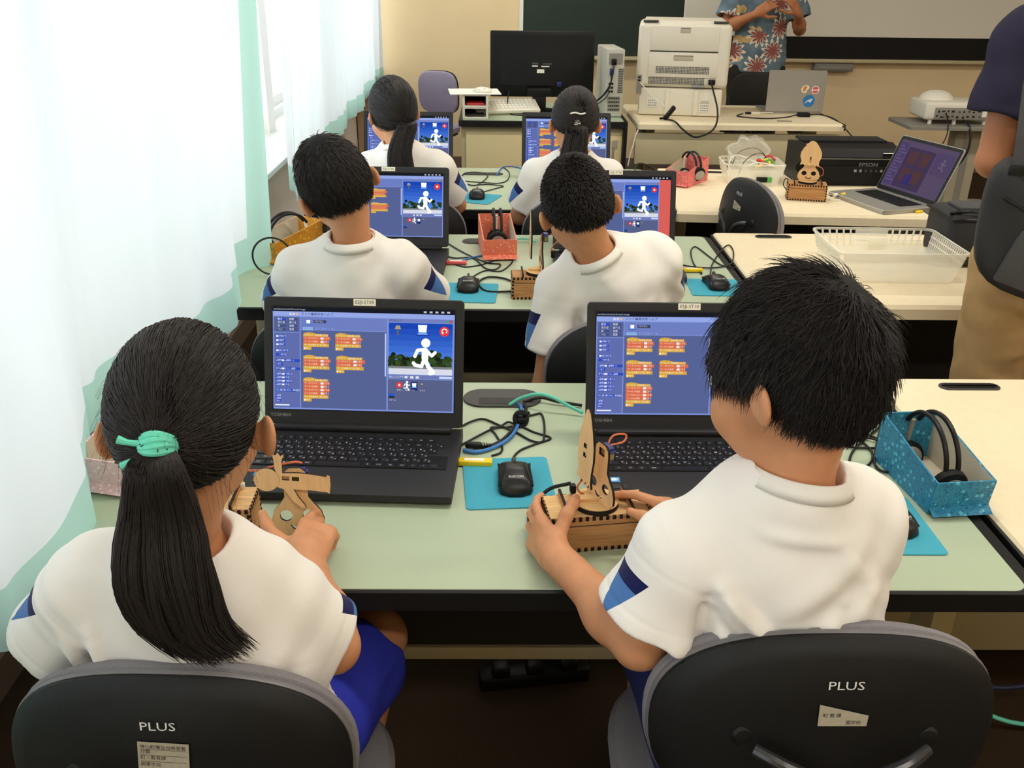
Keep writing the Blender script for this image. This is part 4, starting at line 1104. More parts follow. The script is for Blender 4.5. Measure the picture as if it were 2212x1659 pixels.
CABLES = [
    ('cable_black', 0.0022, [(0.028, 1.484, 0.702), (0.030, 1.516, 0.702), (0.045, 1.547, 0.702), (0.075, 1.572, 0.702), (0.104, 1.596, 0.702), (0.073, 1.620, 0.702), (0.044, 1.646, 0.702), (0.015, 1.641, 0.702), (-0.013, 1.639, 0.702), (-0.003, 1.609, 0.702), (0.009, 1.562, 0.702), (0.006, 1.536, 0.702), (-0.010, 1.524, 0.702)]),
    ('cable_black', 0.0022, [(-0.072, 1.642, 0.703), (-0.050, 1.666, 0.703), (-0.027, 1.675, 0.703), (0.004, 1.648, 0.703), (0.036, 1.619, 0.703), (0.065, 1.584, 0.703), (0.086, 1.579, 0.703), (0.092, 1.608, 0.703), (0.094, 1.657, 0.703), (0.090, 1.700, 0.703), (0.076, 1.697, 0.703), (0.056, 1.686, 0.703)]),
    ('cable_black', 0.0022, [(-0.070, 1.561, 0.704), (-0.015, 1.625, 0.704), (0.006, 1.641, 0.704), (0.021, 1.660, 0.704), (0.036, 1.650, 0.704), (0.047, 1.638, 0.704)]),
    ('cable_blue', 0.0036, [(-0.064, 1.540, 0.705), (-0.041, 1.533, 0.705), (-0.016, 1.544, 0.705), (0.009, 1.568, 0.705), (0.028, 1.599, 0.705), (0.039, 1.636, 0.705), (0.046, 1.678, 0.705), (0.050, 1.708, 0.705), (0.048, 1.731, 0.705), (0.041, 1.744, 0.705)]),
    ('cable_black', 0.0034, [(-0.046, 1.552, 0.704), (-0.020, 1.556, 0.704), (0.002, 1.573, 0.704), (0.019, 1.601, 0.704), (0.034, 1.638, 0.704), (0.048, 1.663, 0.704), (0.057, 1.702, 0.704), (0.059, 1.728, 0.704), (0.056, 1.744, 0.704)]),
    ('cable_blue', 0.0030, [(-0.133, 2.739, 0.703), (-0.088, 2.793, 0.703), (-0.042, 2.835, 0.703), (-0.047, 2.899, 0.703), (-0.064, 2.949, 0.703)]),
    ('cable_black', 0.0022, [(-0.176, 2.976, 0.703), (-0.123, 2.875, 0.703), (-0.072, 2.793, 0.703), (-0.029, 2.742, 0.703), (0.006, 2.730, 0.703), (-0.009, 2.678, 0.703), (-0.039, 2.690, 0.703), (-0.080, 2.793, 0.703), (-0.135, 2.792, 0.703), (-0.168, 2.818, 0.703)]),
    ('cable_black', 0.0022, [(-0.083, 2.559, 0.702), (-0.075, 2.606, 0.702), (-0.039, 2.668, 0.702), (0.006, 2.663, 0.702), (0.037, 2.734, 0.702), (0.042, 2.787, 0.702), (-0.002, 2.779, 0.702), (-0.055, 2.725, 0.702), (-0.101, 2.704, 0.702), (-0.132, 2.729, 0.702)]),
    ('cable_black', 0.0030, [(0.042, 2.562, 0.704), (0.010, 2.593, 0.704), (-0.031, 2.599, 0.704), (-0.056, 2.554, 0.704), (-0.045, 2.492, 0.704), (-0.019, 2.468, 0.704), (0.038, 2.472, 0.704)]),
    ('cable_mint', 0.0032, [(0.035, 2.965, 0.710), (0.064, 2.992, 0.710), (0.093, 2.993, 0.710), (0.121, 2.960, 0.710)]),
    ('cable_black', 0.0022, [(0.629, 2.626, 0.704), (0.661, 2.749, 0.704), (0.726, 2.909, 0.704), (0.761, 2.961, 0.704), (0.756, 2.877, 0.704), (0.718, 2.751, 0.704), (0.665, 2.712, 0.704), (0.612, 2.711, 0.704), (0.559, 2.739, 0.704)]),
    ('cable_black', 0.0022, [(0.608, 2.649, 0.703), (0.605, 2.766, 0.703), (0.622, 2.893, 0.703), (0.647, 2.940, 0.703), (0.666, 2.846, 0.703), (0.683, 2.753, 0.703), (0.703, 2.724, 0.703), (0.722, 2.710, 0.703)]),
    ('cable_black', 0.0022, [(-0.054, 3.720, 0.703), (-0.009, 3.778, 0.703), (0.017, 3.819, 0.703), (-0.046, 3.847, 0.703), (-0.118, 3.832, 0.703), (-0.149, 3.903, 0.703), (-0.099, 3.893, 0.703), (-0.004, 3.873, 0.703), (0.036, 3.936, 0.703), (0.045, 4.092, 0.703), (0.018, 4.214, 0.703)]),
    ('cable_black', 0.0022, [(-0.164, 3.998, 0.704), (-0.137, 4.078, 0.704), (-0.082, 4.081, 0.704), (-0.048, 4.004, 0.704), (-0.092, 3.829, 0.704), (-0.140, 3.851, 0.704)]),
    ('cable_blue', 0.0030, [(-0.010, 4.031, 0.704), (0.012, 4.181, 0.704), (0.046, 4.224, 0.704), (0.086, 4.198, 0.704), (0.118, 4.144, 0.704)]),
    ('cable_black', 0.0022, [(0.572, 3.912, 0.704), (0.604, 4.132, 0.704), (0.636, 4.296, 0.704), (0.658, 4.323, 0.704), (0.681, 4.285, 0.704), (0.705, 4.210, 0.704), (0.711, 4.089, 0.704), (0.707, 4.030, 0.704), (0.672, 3.961, 0.704), (0.627, 3.915, 0.704), (0.587, 3.935, 0.704), (0.557, 3.978, 0.704)]),
    ('cable_black', 0.0022, [(0.677, 4.059, 0.705), (0.700, 4.048, 0.705), (0.698, 4.002, 0.705), (0.670, 3.978, 0.705), (0.638, 3.988, 0.705), (0.622, 3.910, 0.705), (0.644, 3.900, 0.705)]),
    ('cable_black', 0.0024, [(0.669, 1.715, 0.703), (0.714, 1.667, 0.703), (0.737, 1.611, 0.703), (0.764, 1.581, 0.703)]),
    ('cable_black', 0.0024, [(0.627, 1.582, 0.704), (0.686, 1.561, 0.704), (0.743, 1.559, 0.704)]),
    ('cable_black', 0.0024, [(0.731, 1.467, 0.704), (0.705, 1.471, 0.704), (0.705, 1.507, 0.704), (0.743, 1.592, 0.704), (0.766, 1.637, 0.704), (0.807, 1.695, 0.704), (0.843, 1.766, 0.704), (0.841, 1.782, 0.704), (0.814, 1.735, 0.704), (0.773, 1.656, 0.704), (0.715, 1.591, 0.704), (0.674, 1.539, 0.704), (0.653, 1.490, 0.704), (0.663, 1.474, 0.704), (0.694, 1.499, 0.704), (0.713, 1.540, 0.704), (0.710, 1.583, 0.704), (0.695, 1.636, 0.704)]),
    ('cable_black', 0.0024, [(0.750, 1.579, 0.706), (0.716, 1.601, 0.706), (0.664, 1.596, 0.706), (0.636, 1.587, 0.706)]),
    ('cable_mint', 0.0036, [(0.024, 1.739, 0.704), (0.049, 1.74, 0.72), (0.082, 1.727, 0.735), (0.111, 1.714, 0.735), (0.144, 1.706, 0.72), (0.175, 1.695, 0.708)]),
    ('cable_black', 0.0034, [(0.054, 1.753, 0.704), (0.09, 1.759, 0.712), (0.127, 1.748, 0.708), (0.176, 1.735, 0.706)]),
    ('cable_black', 0.0032, [(0.120, 1.318, 0.765), (0.085, 1.345, 0.735), (0.055, 1.318, 0.708), (0.058, 1.27, 0.7045), (0.068, 1.225, 0.7045), (0.088, 1.205, 0.7045), (0.12, 1.20, 0.7045)]),
]
CAB_LABELS = ['thin black mouse cable zigzagging beside the near girl laptop', 'thin black cable looping behind the velcro tie on the near desk', 'thin straight black cable running to the velcro tie',
 'blue network cable plugged into the near girl laptop', 'thick black power cable beside the blue network cable', 'blue network cable beside the coral paper box', 'thin black cable crossing left of the coral box', 'thin black mouse cable in front of the coral box',
 'black cable looping into the middle wooden robot box', 'mint cable behind the wooden robot of the middle row', 'black mouse cable looping over the desk joint in the middle row', 'thin black cable curling beside the yellow stick of the middle row', 'black mouse cable tangled between the far girls',
 'thin black cable by the long cable slot of the far desk', 'blue cable rising from the far cable slot', 'thin black cable looping at the right end of the far green desk', 'short black cable lying across the joint of the far desks', 'thin black cable running to the blue paper box from behind the near boy',
 'straight black cable ending at the blue paper box', 'tangled black headset cable left of the blue paper box', 'thin black cable under the headset tangle', 'mint network cable arching to the near boy laptop', 'black power cable under the arching mint cable', 'black USB cable curling round the near boy wooden robot']
for (mm, r, pts), lab in zip(CABLES, CAB_LABELS):
    o = MB().tube(pts, r, 8, sub=7).build('cable', mm, None, angle=None)
    tag(o, lab, 'cable', 'cables on the desks')
o = empty('cable_tie', (0.047, 1.655, 0.712), 0.2, 'black velcro tie bundling the blue and black cables', 'cable tie')
MB().tube([(0.012 * math.cos(a), 0.006 * math.sin(a), 0.012 * math.sin(a) + 0.002) for a in np.linspace(0, 2 * PI, 12, endpoint=False)], 0.005, 6, closed=True).rbox((0, 0.0, 0), (0.02, 0.02, 0.012), 0.004).build('strap_loop', 'black_matte', o)
MB().rbox((0.004, 0.004, 0.012), (0.03, 0.012, 0.003), 0.001).build('strap_end', 'black_matte', o)
def plug(loc, rz, L, lab, mm='cable_black'):
    o = empty('power_plug', loc, rz, lab, 'plug')
    MB().rbox((0, 0, 0), (L, 0.013, 0.012), 0.004).build('plug_body', mm, o)
    rg = MB()
    for k in range(6): rg.rbox((L / 2 + 0.002 + k * 0.003, 0, 0), (0.0018, 0.010 - k * 0.0006, 0.010 - k * 0.0006), 0.001)
    rg.build('strain_relief', mm, o, kind='stuff')
plug((-0.045, 1.553, 0.709), -0.06, 0.032, 'black power plug at the side of the near girl laptop')
def stick(loc, rz, col, lab):
    o = empty('usb_stick', loc, rz, lab, 'usb stick', 'small sticks plugged into laptops')
    MB().rbox((0.012, 0, 0.006), (0.062, 0.018, 0.010), 0.002).build('stick_body', col, o)
    MB().box((0.010, 0, 0.0113), (0.036, 0.009, 0.0004)).build('stick_label', 'paper', o, smooth=False)
    MB().rbox((0.012, -0.001, 0.0008), (0.060, 0.017, 0.0016), 0.0006).build('stick_base', 'black', o)
stick((-0.052, 1.493, 0.7005), -0.045, 'yellow', 'yellow stick plugged into the near girl laptop')
stick((-0.14, 2.735, 0.7005), 0.0, 'pinkred', 'pink stick plugged into the left boy laptop')
stick((0.573, 2.678, 0.7005), 0.0, 'yellow', 'yellow stick plugged into the cropped haired boy laptop')

# ------------------------------------------------------------------ paper boxes with headsets
def pencil_box(loc, rz, paper, lab, w=0.105, d=0.19, hf=0.066, hb=0.098, dip=0.0):
    r = empty('paper_box', loc, rz, lab, 'box', 'cut paper boxes for headsets')
    t = 0.003
    side = [(-d / 2, 0.0), (d / 2, 0.0), (d / 2, hb), (-d / 2 + 0.02, hf + 0.004), (-d / 2 - 0.012, hf)]
    for sx in (-1, 1):
        X = frame_mat((sx * (w / 2 - t / 2), 0, 0), (0, 1, 0), (0, 0, 1), (1, 0, 0))
        MB().prism(side, -t / 2, t / 2, 0, 0, X).build('side_panel', paper, r, smooth=False)
        X2 = frame_mat((sx * (w / 2 - t - 0.0003), 0, 0), (0, 1, 0), (0, 0, 1), (1, 0, 0))
        MB().prism([(y * 0.985, z + 0.0015 if z < 0.01 else z - 0.001) for y, z in side], -0.0002, 0.0002, 0, 0, X2).build('lining', 'card', r, smooth=False)
    MB().loft([[Vector((x, -d / 2 - 0.012 * k, hf * k)), Vector((x, -d / 2 + t - 0.012 * k, hf * k))] for x, k in ((-w / 2, 0),)] * 0 or
              [[Vector((-w / 2, y, z)), Vector((w / 2, y, z)), Vector((w / 2, y + t, z)), Vector((-w / 2, y + t, z))] for y, z in ((-d / 2 - 0.001, 0.0), (-d / 2 - 0.006, 0.012), (-d / 2 - 0.013, hf))]).build('front_panel', paper, r, smooth=False)
    MB().loft([[Vector((-w / 2 - 0.001, y, z)), Vector((w / 2 + 0.001, y, z)), Vector((w / 2 + 0.001, y + 0.004, z + 0.003)), Vector((-w / 2 - 0.001, y + 0.004, z + 0.003))] for y, z in ((-d / 2 - 0.008, 0.014), (-d / 2 - 0.022, 0.006))]).build('front_lip', paper, r, smooth=False)
    MB().box((0, d / 2 - t / 2, hb / 2), (w - 2 * t, t, hb)).build('back_panel', paper, r, smooth=False)
    MB().box((0, 0, t / 2 + 0.0003), (w - 2 * t, d - 0.002, t)).build('floor_panel', 'card', r, smooth=False)
    return r
def headset(loc, rz, lab, R=0.075, clip='grey_plastic'):
    r = empty('headset', loc, rz, lab, 'headset', 'black headsets in paper boxes')
    for dy in (-0.011, 0.011):
        pts = [(0.0 + dy, -R * math.cos(a) * 0.95, R * math.sin(a)) for a in np.linspace(0.15, PI * 0.82, 10)]
        MB().tube(pts, 0.0045, 8).build('headband', 'black', r)
    a = PI * 0.82
    e = Vector((0, -R * math.cos(a) * 0.95, R * math.sin(a)))
    MB().tube([e, e + Vector((0, 0.004, -0.03)), e + Vector((0, 0.004, -0.055))], [0.005, 0.0045, 0.004], 8).build('slider', clip, r)
    for p, q in ((Vector((0, -R * 0.93, -0.01)), 0.3), (e + Vector((0, -0.004, -0.075)), -0.2)):
        c = MB().lathe([(0.001, -0.010), (0.026, -0.010), (0.030, -0.004), (0.030, 0.006), (0.020, 0.012), (0.001, 0.012)], 20, X=TR(p, rx=PI / 2 + q)).build('ear_cup', 'black_matte', r)
        MB().lathe([(0.001, 0.0), (0.021, 0.0), (0.022, 0.002), (0.015, 0.005), (0.001, 0.005)], 20, X=TR(p, rx=PI / 2 + q) @ TR((0, 0, 0.0115))).build('cup_ring', 'silver', c)
    MB().tube([e + Vector((0.006, 0, -0.06)), e + Vector((-0.01, -0.03, -0.065)), e + Vector((-0.025, -0.055, -0.085))], [0.0028, 0.0025, 0.004], 8).build('microphone_boom', 'black', r)
    return r
PB = [((0.772, 1.432, 0.7005), 0.10, 'blue_paper', 'blue printed paper box at the right end of the near green desk'),
      ((-0.005, 2.885, 0.7005), 0.10, 'coral_paper', 'coral printed paper box between the middle row laptops'),
      ((-0.655, 2.83, 0.7005), -0.60, 'orange_paper', 'orange printed paper box against the curtain'),
      ((0.800, 3.94, 0.7005), -0.62, 'pink_paper', 'pink printed paper box at the end of the cream printer desk'),
      ((-0.655, 1.49, 0.7005), -0.25, 'pale_pink_paper', 'pale pink paper box behind the near girl ear')]
for loc, rz, pp, lab in PB: pencil_box(loc, rz, pp, lab)
headset((0.775, 1.455, 0.742), 0.10, 'black headset with a silver ear cup in the blue paper box', 0.082)
headset((-0.005, 2.895, 0.762), 0.05, 'black headset standing in the coral paper box', 0.07, 'white_plastic')
headset((-0.655, 2.83, 0.755), -0.9, 'black headset arching out of the orange paper box', 0.075, 'white_plastic')
headset((0.815, 3.955, 0.755), 0.35, 'black headset standing in the pink paper box', 0.07, 'white_plastic')
o = MB().tube([(0.0 + 0.055 * math.cos(a), 0, 0.058 + 0.055 * math.sin(a)) for a in np.linspace(0, 2 * PI, 18, endpoint=False)], 0.0028, 8, closed=True).build('cable', 'cable_black', None, angle=None)
place(o, (-0.655, 2.60, 0.7035), 0.1); tag(o, 'coiled black headset cable standing in front of the orange box', 'cable', 'cables on the desks')
o = MB().box((0, 0, 0.0006), (0.10, 0.14, 0.0012)).box((0.004, 0.003, 0.0016), (0.10, 0.14, 0.0006), rz=0.05).build('paper_sheet', 'paper', None, smooth=False)
place(o, (-0.565, 2.965, 0.7006), 0.1); tag(o, 'white sheets lying behind the left boy of the middle row', 'paper')

# ------------------------------------------------------------------ laser cut wooden robots
def finger_joints(mb, a, b, n, nrm, w=0.0035):
    a = Vector(a); b = Vector(b); d = (b - a); L = d.length; d.normalize(); nrm = Vector(nrm)
    side = d.cross(nrm)
    for k in range(n):
        c = a + d * L * (k + 0.5) / n
        mb.box((0, 0, 0), (L / n * 0.52, 0.0045, w * 2), X=frame_mat(c, d, nrm.cross(d) * 1.0, nrm))
def robot_box(r, L=0.162, D=0.072, H=0.062, wood='wood'):
    MB().box((0, 0, H / 2), (L, D, H)).build('box_body', 'wood2', r, smooth=False)
    MB().box((0, 0, H - 0.0004), (L - 0.004, D - 0.004, 0.003)).build('lid', wood, r, smooth=False)
    j = MB(); n1, n2, n3 = 15, 7, 4; e = 0.0003
    for sy in (-1, 1):
        y = sy * (D / 2 + e)
        for z in (0.002, H - 0.002):
            for k in range(n1): j.box((-L / 2 + L * (k + 0.5) / n1, sy * (D / 2 - 0.0026 + e), z + (0.001 if z < H / 2 else -0.001)), (L / n1 * 0.5, 0.006, 0.0066))
        for sx in (-1, 1):
            for k in range(n3 + 1): j.box((sx * (L / 2 - 0.0026 + e), sy * (D / 2 - 0.0026 + e), 0.006 + (H - 0.012) * (k + 0.5) / (n3 + 1)), (0.006, 0.006, (H - 0.012) / (n3 + 1) * 0.5))
    for sx in (-1, 1):
        for z in (0.002, H - 0.002):
            for k in range(n2): j.box((sx * (L / 2 - 0.0026 + e), -D / 2 + D * (k + 0.5) / n2, z + (0.001 if z < H / 2 else -0.001)), (0.006, D / n2 * 0.5, 0.0066))
    for sy in (-1, 1): j.box((0, sy * (D / 2), H * 0.76), (L * 0.98, 0.0008, 0.0012))
    j.build('finger_joints', 'burnt', r, smooth=False, kind='stuff')
    for x in (-0.052, 0.052):
        rl_ = MB(); rl_.box((x, 0, H + 0.005), (0.0042, D * 1.02, 0.0105), 0)
        rl_.box((x, 0, H + 0.0104), (0.0044, D * 1.025, 0.0012), 1).box((x, -D * 0.513, H + 0.005), (0.0044, 0.0012, 0.0105), 1)
        rl_.build('rail', ['wood2', 'burnt'], r, smooth=False)
def robot_disc(r, H=0.062, x=0.0):
    MB().lathe([(0.001, 0), (0.036, 0), (0.036, 0.009)], 36, X=TR((x, 0, H))).build('disc_edge', 'burnt', r)
    MB().lathe([(0.001, 0), (0.0345, 0), (0.036, 0.0006), (0.0355, 0.0014), (0.001, 0.0014)], 36, X=TR((x, 0, H + 0.009))).build('disc', 'wood', r)
    MB().rbox((x, 0.0, H + 0.013), (0.058, 0.014, 0.006), 0.001).build('cross_brace', 'wood', r)
BUST = [(-0.026, 0), (0.026, 0), (0.037, 0.012), (0.0375, 0.024), (0.033, 0.038), (0.022, 0.052), (0.0165, 0.060), (0.0165, 0.088), (0.0150, 0.098), (0.008, 0.104), (-0.008, 0.104), (-0.0150, 0.098), (-0.0165, 0.088), (-0.0165, 0.060), (-0.022, 0.052), (-0.033, 0.038), (-0.0375, 0.024), (-0.037, 0.012)]
def circle2(cx, cy, r, n=16): return [(cx + r * math.cos(2 * PI * k / n), cy + r * math.sin(2 * PI * k / n)) for k in range(n)]
SMILE = [(-0.011, 0.016), (-0.007, 0.010), (0.0, 0.0075), (0.007, 0.010), (0.011, 0.016), (0.009, 0.0175), (0.005, 0.0135), (0, 0.012), (-0.005, 0.0135), (-0.009, 0.0175)]
def robot_body(r, X):
    mb = MB(); plate(mb, [BUST, circle2(-0.016, 0.031, 0.0088), circle2(0.016, 0.031, 0.0088), SMILE, [(-0.007, 0.084), (0.007, 0.084), (0.007, 0.097), (-0.007, 0.097)]], 0.0042, X)
    return mb.build('body_plate', ['wood_face', 'burnt'], r, smooth=False)
def servo(r, X):
    o = MB().rbox((0, 0, 0), (0.0225, 0.0225, 0.012), 0.001, X=X).rbox((0, 0.006, 0), (0.032, 0.0025, 0.012), 0.0006, X=X).build('servo', 'servo', r)
    MB().box((0.0114, -0.002, 0), (0.0006, 0.013, 0.009), X=X).box((0, -0.002, 0.0061), (0.016, 0.013, 0.0004), X=X).build('servo_label', 'gold_label', o, smooth=False)
    MB().cyl((0, 0, -0.006), (0, 0, -0.012), 0.0035, n=10, X=X).build('servo_horn', 'white_plastic', o)
PENGUIN = [(0.0, 0.072), (0.006, 0.066), (0.010, 0.054), (0.015, 0.036), (0.0195, 0.012), (0.020, -0.012), (0.017, -0.034), (0.0165, -0.050), (0.019, -0.060), (0.013, -0.054), (0.010, -0.061), (0.006, -0.052), (0.0, -0.060), (-0.005, -0.052), (-0.010, -0.060), (-0.012, -0.050), (-0.019, -0.054), (-0.0165, -0.034), (-0.020, -0.012), (-0.0195, 0.012), (-0.015, 0.036), (-0.010, 0.050), (-0.014, 0.053), (-0.008, 0.058), (-0.005, 0.068)]
def thick(pts, r):        # a bar with rounded ends as an outline
    (x0, y0), (x1, y1) = pts; a = math.atan2(y1 - y0, x1 - x0)
    return [(x1 + r * math.cos(a + t), y1 + r * math.sin(a + t)) for t in np.linspace(-PI / 2, PI / 2, 7)] + [(x0 + r * math.cos(a + t), y0 + r * math.sin(a + t)) for t in np.linspace(PI / 2, 1.5 * PI, 7)]
def slotted(r, loops, X, name='figure_plate'):
    mb = MB(); plate(mb, loops, 0.004, X); return mb.build(name, ['wood_face', 'burnt'], r, smooth=False)
SLOTS = [[(-0.006, 0.004), (0.002, 0.004), (0.002, 0.012), (-0.006, 0.012)], [(-0.006, -0.012), (0.002, -0.012), (0.002, -0.004), (-0.006, -0.004)]]

# robot held by the near boy: plates stand edge-on to us
rb = empty('wooden_robot', (0.157, 1.257, 0.7005), 0.14, 'pale wooden robot box with a standing pointed plate held by the near boy', 'robot', 'wooden robots')
robot_box(rb); robot_disc(rb)
ax = Vector((-0.93, -0.37, 0)).normalized(); tx = Vector((0.37, -0.93, 0)).normalized()
Xb = frame_mat((0.004, -0.004, 0.070), tx, (0, 0, 1), ax)
Xb = Xb @ Matrix.Rotation(-0.03, 4, 'Z')
robot_body(rb, Xb @ TR((0, 0.0, 0)) )
servo(rb, Xb @ TR((0.0, 0.088, -0.008)))
slotted(rb, [PENGUIN] + SLOTS, Xb @ TR((-0.004, 0.098, 0.028)))
MB().tube([Vector((0.012, 0.004, 0.155)), Vector((0.026, 0.02, 0.172)), Vector((0.05, 0.03, 0.168)), Vector((0.045, 0.022, 0.160)), Vector((0.02, 0.008, 0.163))], 0.0017, 6).build('servo_wire', 'cable_orange', rb)
MB().tube([Vector((-0.02, 0.01, 0.105)), Vector((-0.028, 0.012, 0.09)), Vector((-0.024, 0.015, 0.078)), Vector((-0.016, 0.018, 0.072))], 0.0017, 6).build('lower_wire', 'cable_orange', rb)
MB().rbox((-0.030, 0.035, 0.073), (0.010, 0.012, 0.016), 0.003).build('plug', 'black', rb)

# robot of the near girl: the box, and the loose body plate she holds with a lying figure on it
rg = empty('wooden_robot', (-0.467, 1.268, 0.7005), 0.03, 'pale wooden robot box beside the near girl neck', 'robot', 'wooden robots')
robot_box(rg)
MB().tube([(0.055, 0.03, 0.066), (0.058, 0.028, 0.085), (0.056, 0.024, 0.10)], 0.0015, 6).build('yellow_wire', 'yellow', rg)
MB().rbox((0.056, 0.030, 0.068), (0.008, 0.008, 0.012), 0.002).build('white_plug', 'white_plastic', rg)
MB().rbox((0.054, 0.022, 0.105), (0.010, 0.008, 0.014), 0.002).build('black_plug', 'black', rg)
rf = empty('robot_figure', (-0.318, 1.262, 0.7012), 0.06, 'flat wooden face piece with a lying human figure held by the near girl', 'robot part')
Xg = frame_mat((0, 0, 0), (1, 0, 0), (0, 0.10, 0.995), (0, -0.995, 0.10))
bp_ = robot_body(rf, Xg @ Matrix.Scale(1.12, 4))
servo(rf, Xg @ TR((0.004, 0.100, -0.010)))
Xf = Xg @ TR((0.004, 0.098, 0.012)) @ Matrix.Rotation(-0.10, 4, 'Z')
fig = MB()
fig_loops = [[(-0.030, 0.013), (0.0, 0.0155), (0.022, 0.0145), (0.046, 0.012), (0.046, 0.016), (0.051, 0.014), (0.053, -0.002), (0.052, -0.0165), (0.048, -0.014), (0.020, -0.0125), (-0.004, -0.0125), (0.004, -0.026), (0.014, -0.038), (0.017, -0.044), (0.009, -0.044), (-0.005, -0.032), (-0.018, -0.014), (-0.030, -0.010)], [(-0.022, 0.002), (-0.011, 0.002), (-0.011, 0.009), (-0.022, 0.009)], [(-0.007, 0.002), (0.004, 0.002), (0.004, 0.009), (-0.007, 0.009)]]
slotted(rf, fig_loops, Xf)
slotted(rf, [[(-0.030, 0.010), (-0.022, 0.013), (-0.024, 0.034), (-0.021, 0.046), (-0.026, 0.042), (-0.030, 0.048), (-0.034, 0.043), (-0.039, 0.046), (-0.036, 0.034), (-0.034, 0.020)]], Xf @ TR((0, 0, 0.0001)), 'figure_arm')
slotted(rf, [circle2(-0.046, 0.001, 0.0195, 28)], Xf @ TR((0, 0, 0.0006)), 'figure_head')
MB().tube([(-0.09, 0.025, 0.108), (-0.06, 0.02, 0.108), (-0.03, 0.012, 0.12), (0.0, 0.012, 0.126), (0.012, 0.016, 0.122)], 0.0018, 6).build('servo_wire', 'cable_orange', rf)

# robot in the middle row, edge-on, and the smiling one on the cream desk
rm = empty('wooden_robot', (0.118, 2.452, 0.7005), 0.03, 'tan wooden robot box with thin upright plates beside the cropped haired boy', 'robot', 'wooden robots')
robot_box(rm, wood='wood2'); robot_disc(rm, x=-0.005)
Xm = frame_mat((0.0, 0.0, 0.070), (0.06, -0.998, 0), (0, 0, 1), (-0.998, -0.06, 0))
robot_body(rm, Xm); servo(rm, Xm @ TR((0.0, 0.096, -0.010))); slotted(rm, [PENGUIN] + SLOTS, Xm @ TR((0, 0.100, 0.030)))
MB().tube([(0.02, 0, 0.17), (0.045, 0.0, 0.185), (0.05, 0, 0.165), (0.03, 0, 0.14), (0.025, 0, 0.12)], 0.0016, 6).build('servo_wire', 'cable_orange', rm)
MB().rbox((0.032, 0, 0.118), (0.012, 0.010, 0.022), 0.003).build('plug', 'black', rm)
rs = empty('wooden_robot', (1.222, 3.655, 0.7005), -0.22, 'tan wooden robot with a smiling face plate on the cream printer desk', 'robot', 'wooden robots')
robot_box(rs, wood='wood2', L=0.15, D=0.08); robot_disc(rs)
Xs = frame_mat((0, 0, 0.070), (1, 0, 0), (0, 0, 1), (0, -1, 0))
robot_body(rs, Xs @ Matrix.Diagonal((1.12, 1.0, 1, 1))); servo(rs, Xs @ TR((0.0, 0.09, -0.010))); slotted(rs, [[(x * 2.0, y * 0.74) for x, y in PENGUIN], [(-0.003, -0.03), (0.003, -0.03), (0.003, -0.008), (-0.003, -0.008)]], Xs @ TR((-0.002, 0.106, 0.016)))
MB().tube([(0.02, 0.01, 0.13), (0.05, 0.01, 0.12), (0.055, 0.01, 0.095), (0.03, 0.01, 0.085)], 0.0016, 6).build('servo_wire', 'cable_orange', rs)
MB().lathe([(0.001, 0), (0.022, 0.0), (0.022, 0.004), (0.001, 0.004)], 20, X=TR((-0.03, 0.02, 0.12), rx=PI / 2)).build('dark_wheel', 'black', rs)
MB().tube([(-0.075, 0.0, 0.03), (-0.09, 0.0, 0.05), (-0.085, 0, 0.075), (-0.07, 0, 0.07)], 0.002, 6).build('usb_lead', 'cable_black', rs)
# ------------------------------------------------------------------ people
def shirt_mat(name, base, stripe=True):
    m = mat(name, base, 0.85, spec=0.15, bump=0.18, bscale=900)
    nt = m.node_tree; b = nt.nodes['Principled BSDF']
    b.inputs['Sheen Weight'].default_value = 0.1
    if not stripe: return m
    def attr(n):
        a = nt.nodes.new('ShaderNodeAttribute'); a.attribute_name = n; return a.outputs['Fac']
    def mth(op, a, c=None, clampv=None):
        n = nt.nodes.new('ShaderNodeMath'); n.operation = op
        for i, v in enumerate((a, c)):
            if v is None: continue
            if isinstance(v, (int, float)): n.inputs[i].default_value = v
            else: nt.links.new(v, n.inputs[i])
        return n.outputs[0]
    su, sv, sc_ = attr('su'), attr('sv'), attr('sc')
    u = mth('DIVIDE', su, sc_)
    inside = mth('MULTIPLY', mth('GREATER_THAN', u, 0.040), mth('LESS_THAN', mth('ADD', mth('MULTIPLY', mth('ABSOLUTE', mth('SUBTRACT', sv, 0.0)), 1.0), mth('MULTIPLY', u, 0.38)), 0.0475))
    navy = mth('LESS_THAN', u, 0.063)
    mx = nt.nodes.new('ShaderNodeMix'); mx.data_type = 'RGBA'; mx.inputs[6].default_value = S(72, 116, 176); mx.inputs[7].default_value = S(18, 24, 78)
    nt.links.new(navy, mx.inputs[0])
    mx2 = nt.nodes.new('ShaderNodeMix'); mx2.data_type = 'RGBA'; mx2.inputs[6].default_value = base
    nt.links.new(inside, mx2.inputs[0]); nt.links.new(mx.outputs[2], mx2.inputs[7])
    nt.links.new(mx2.outputs[2], b.inputs['Base Color'])
    return m
M['shirt'] = shirt_mat('white_gym_shirt', S(238, 234, 228))
M['collar'] = mat('white_rib_collar', S(240, 236, 228), 0.85, bump=0.4, bscale=700, stretch=(4, 4, 0.3))

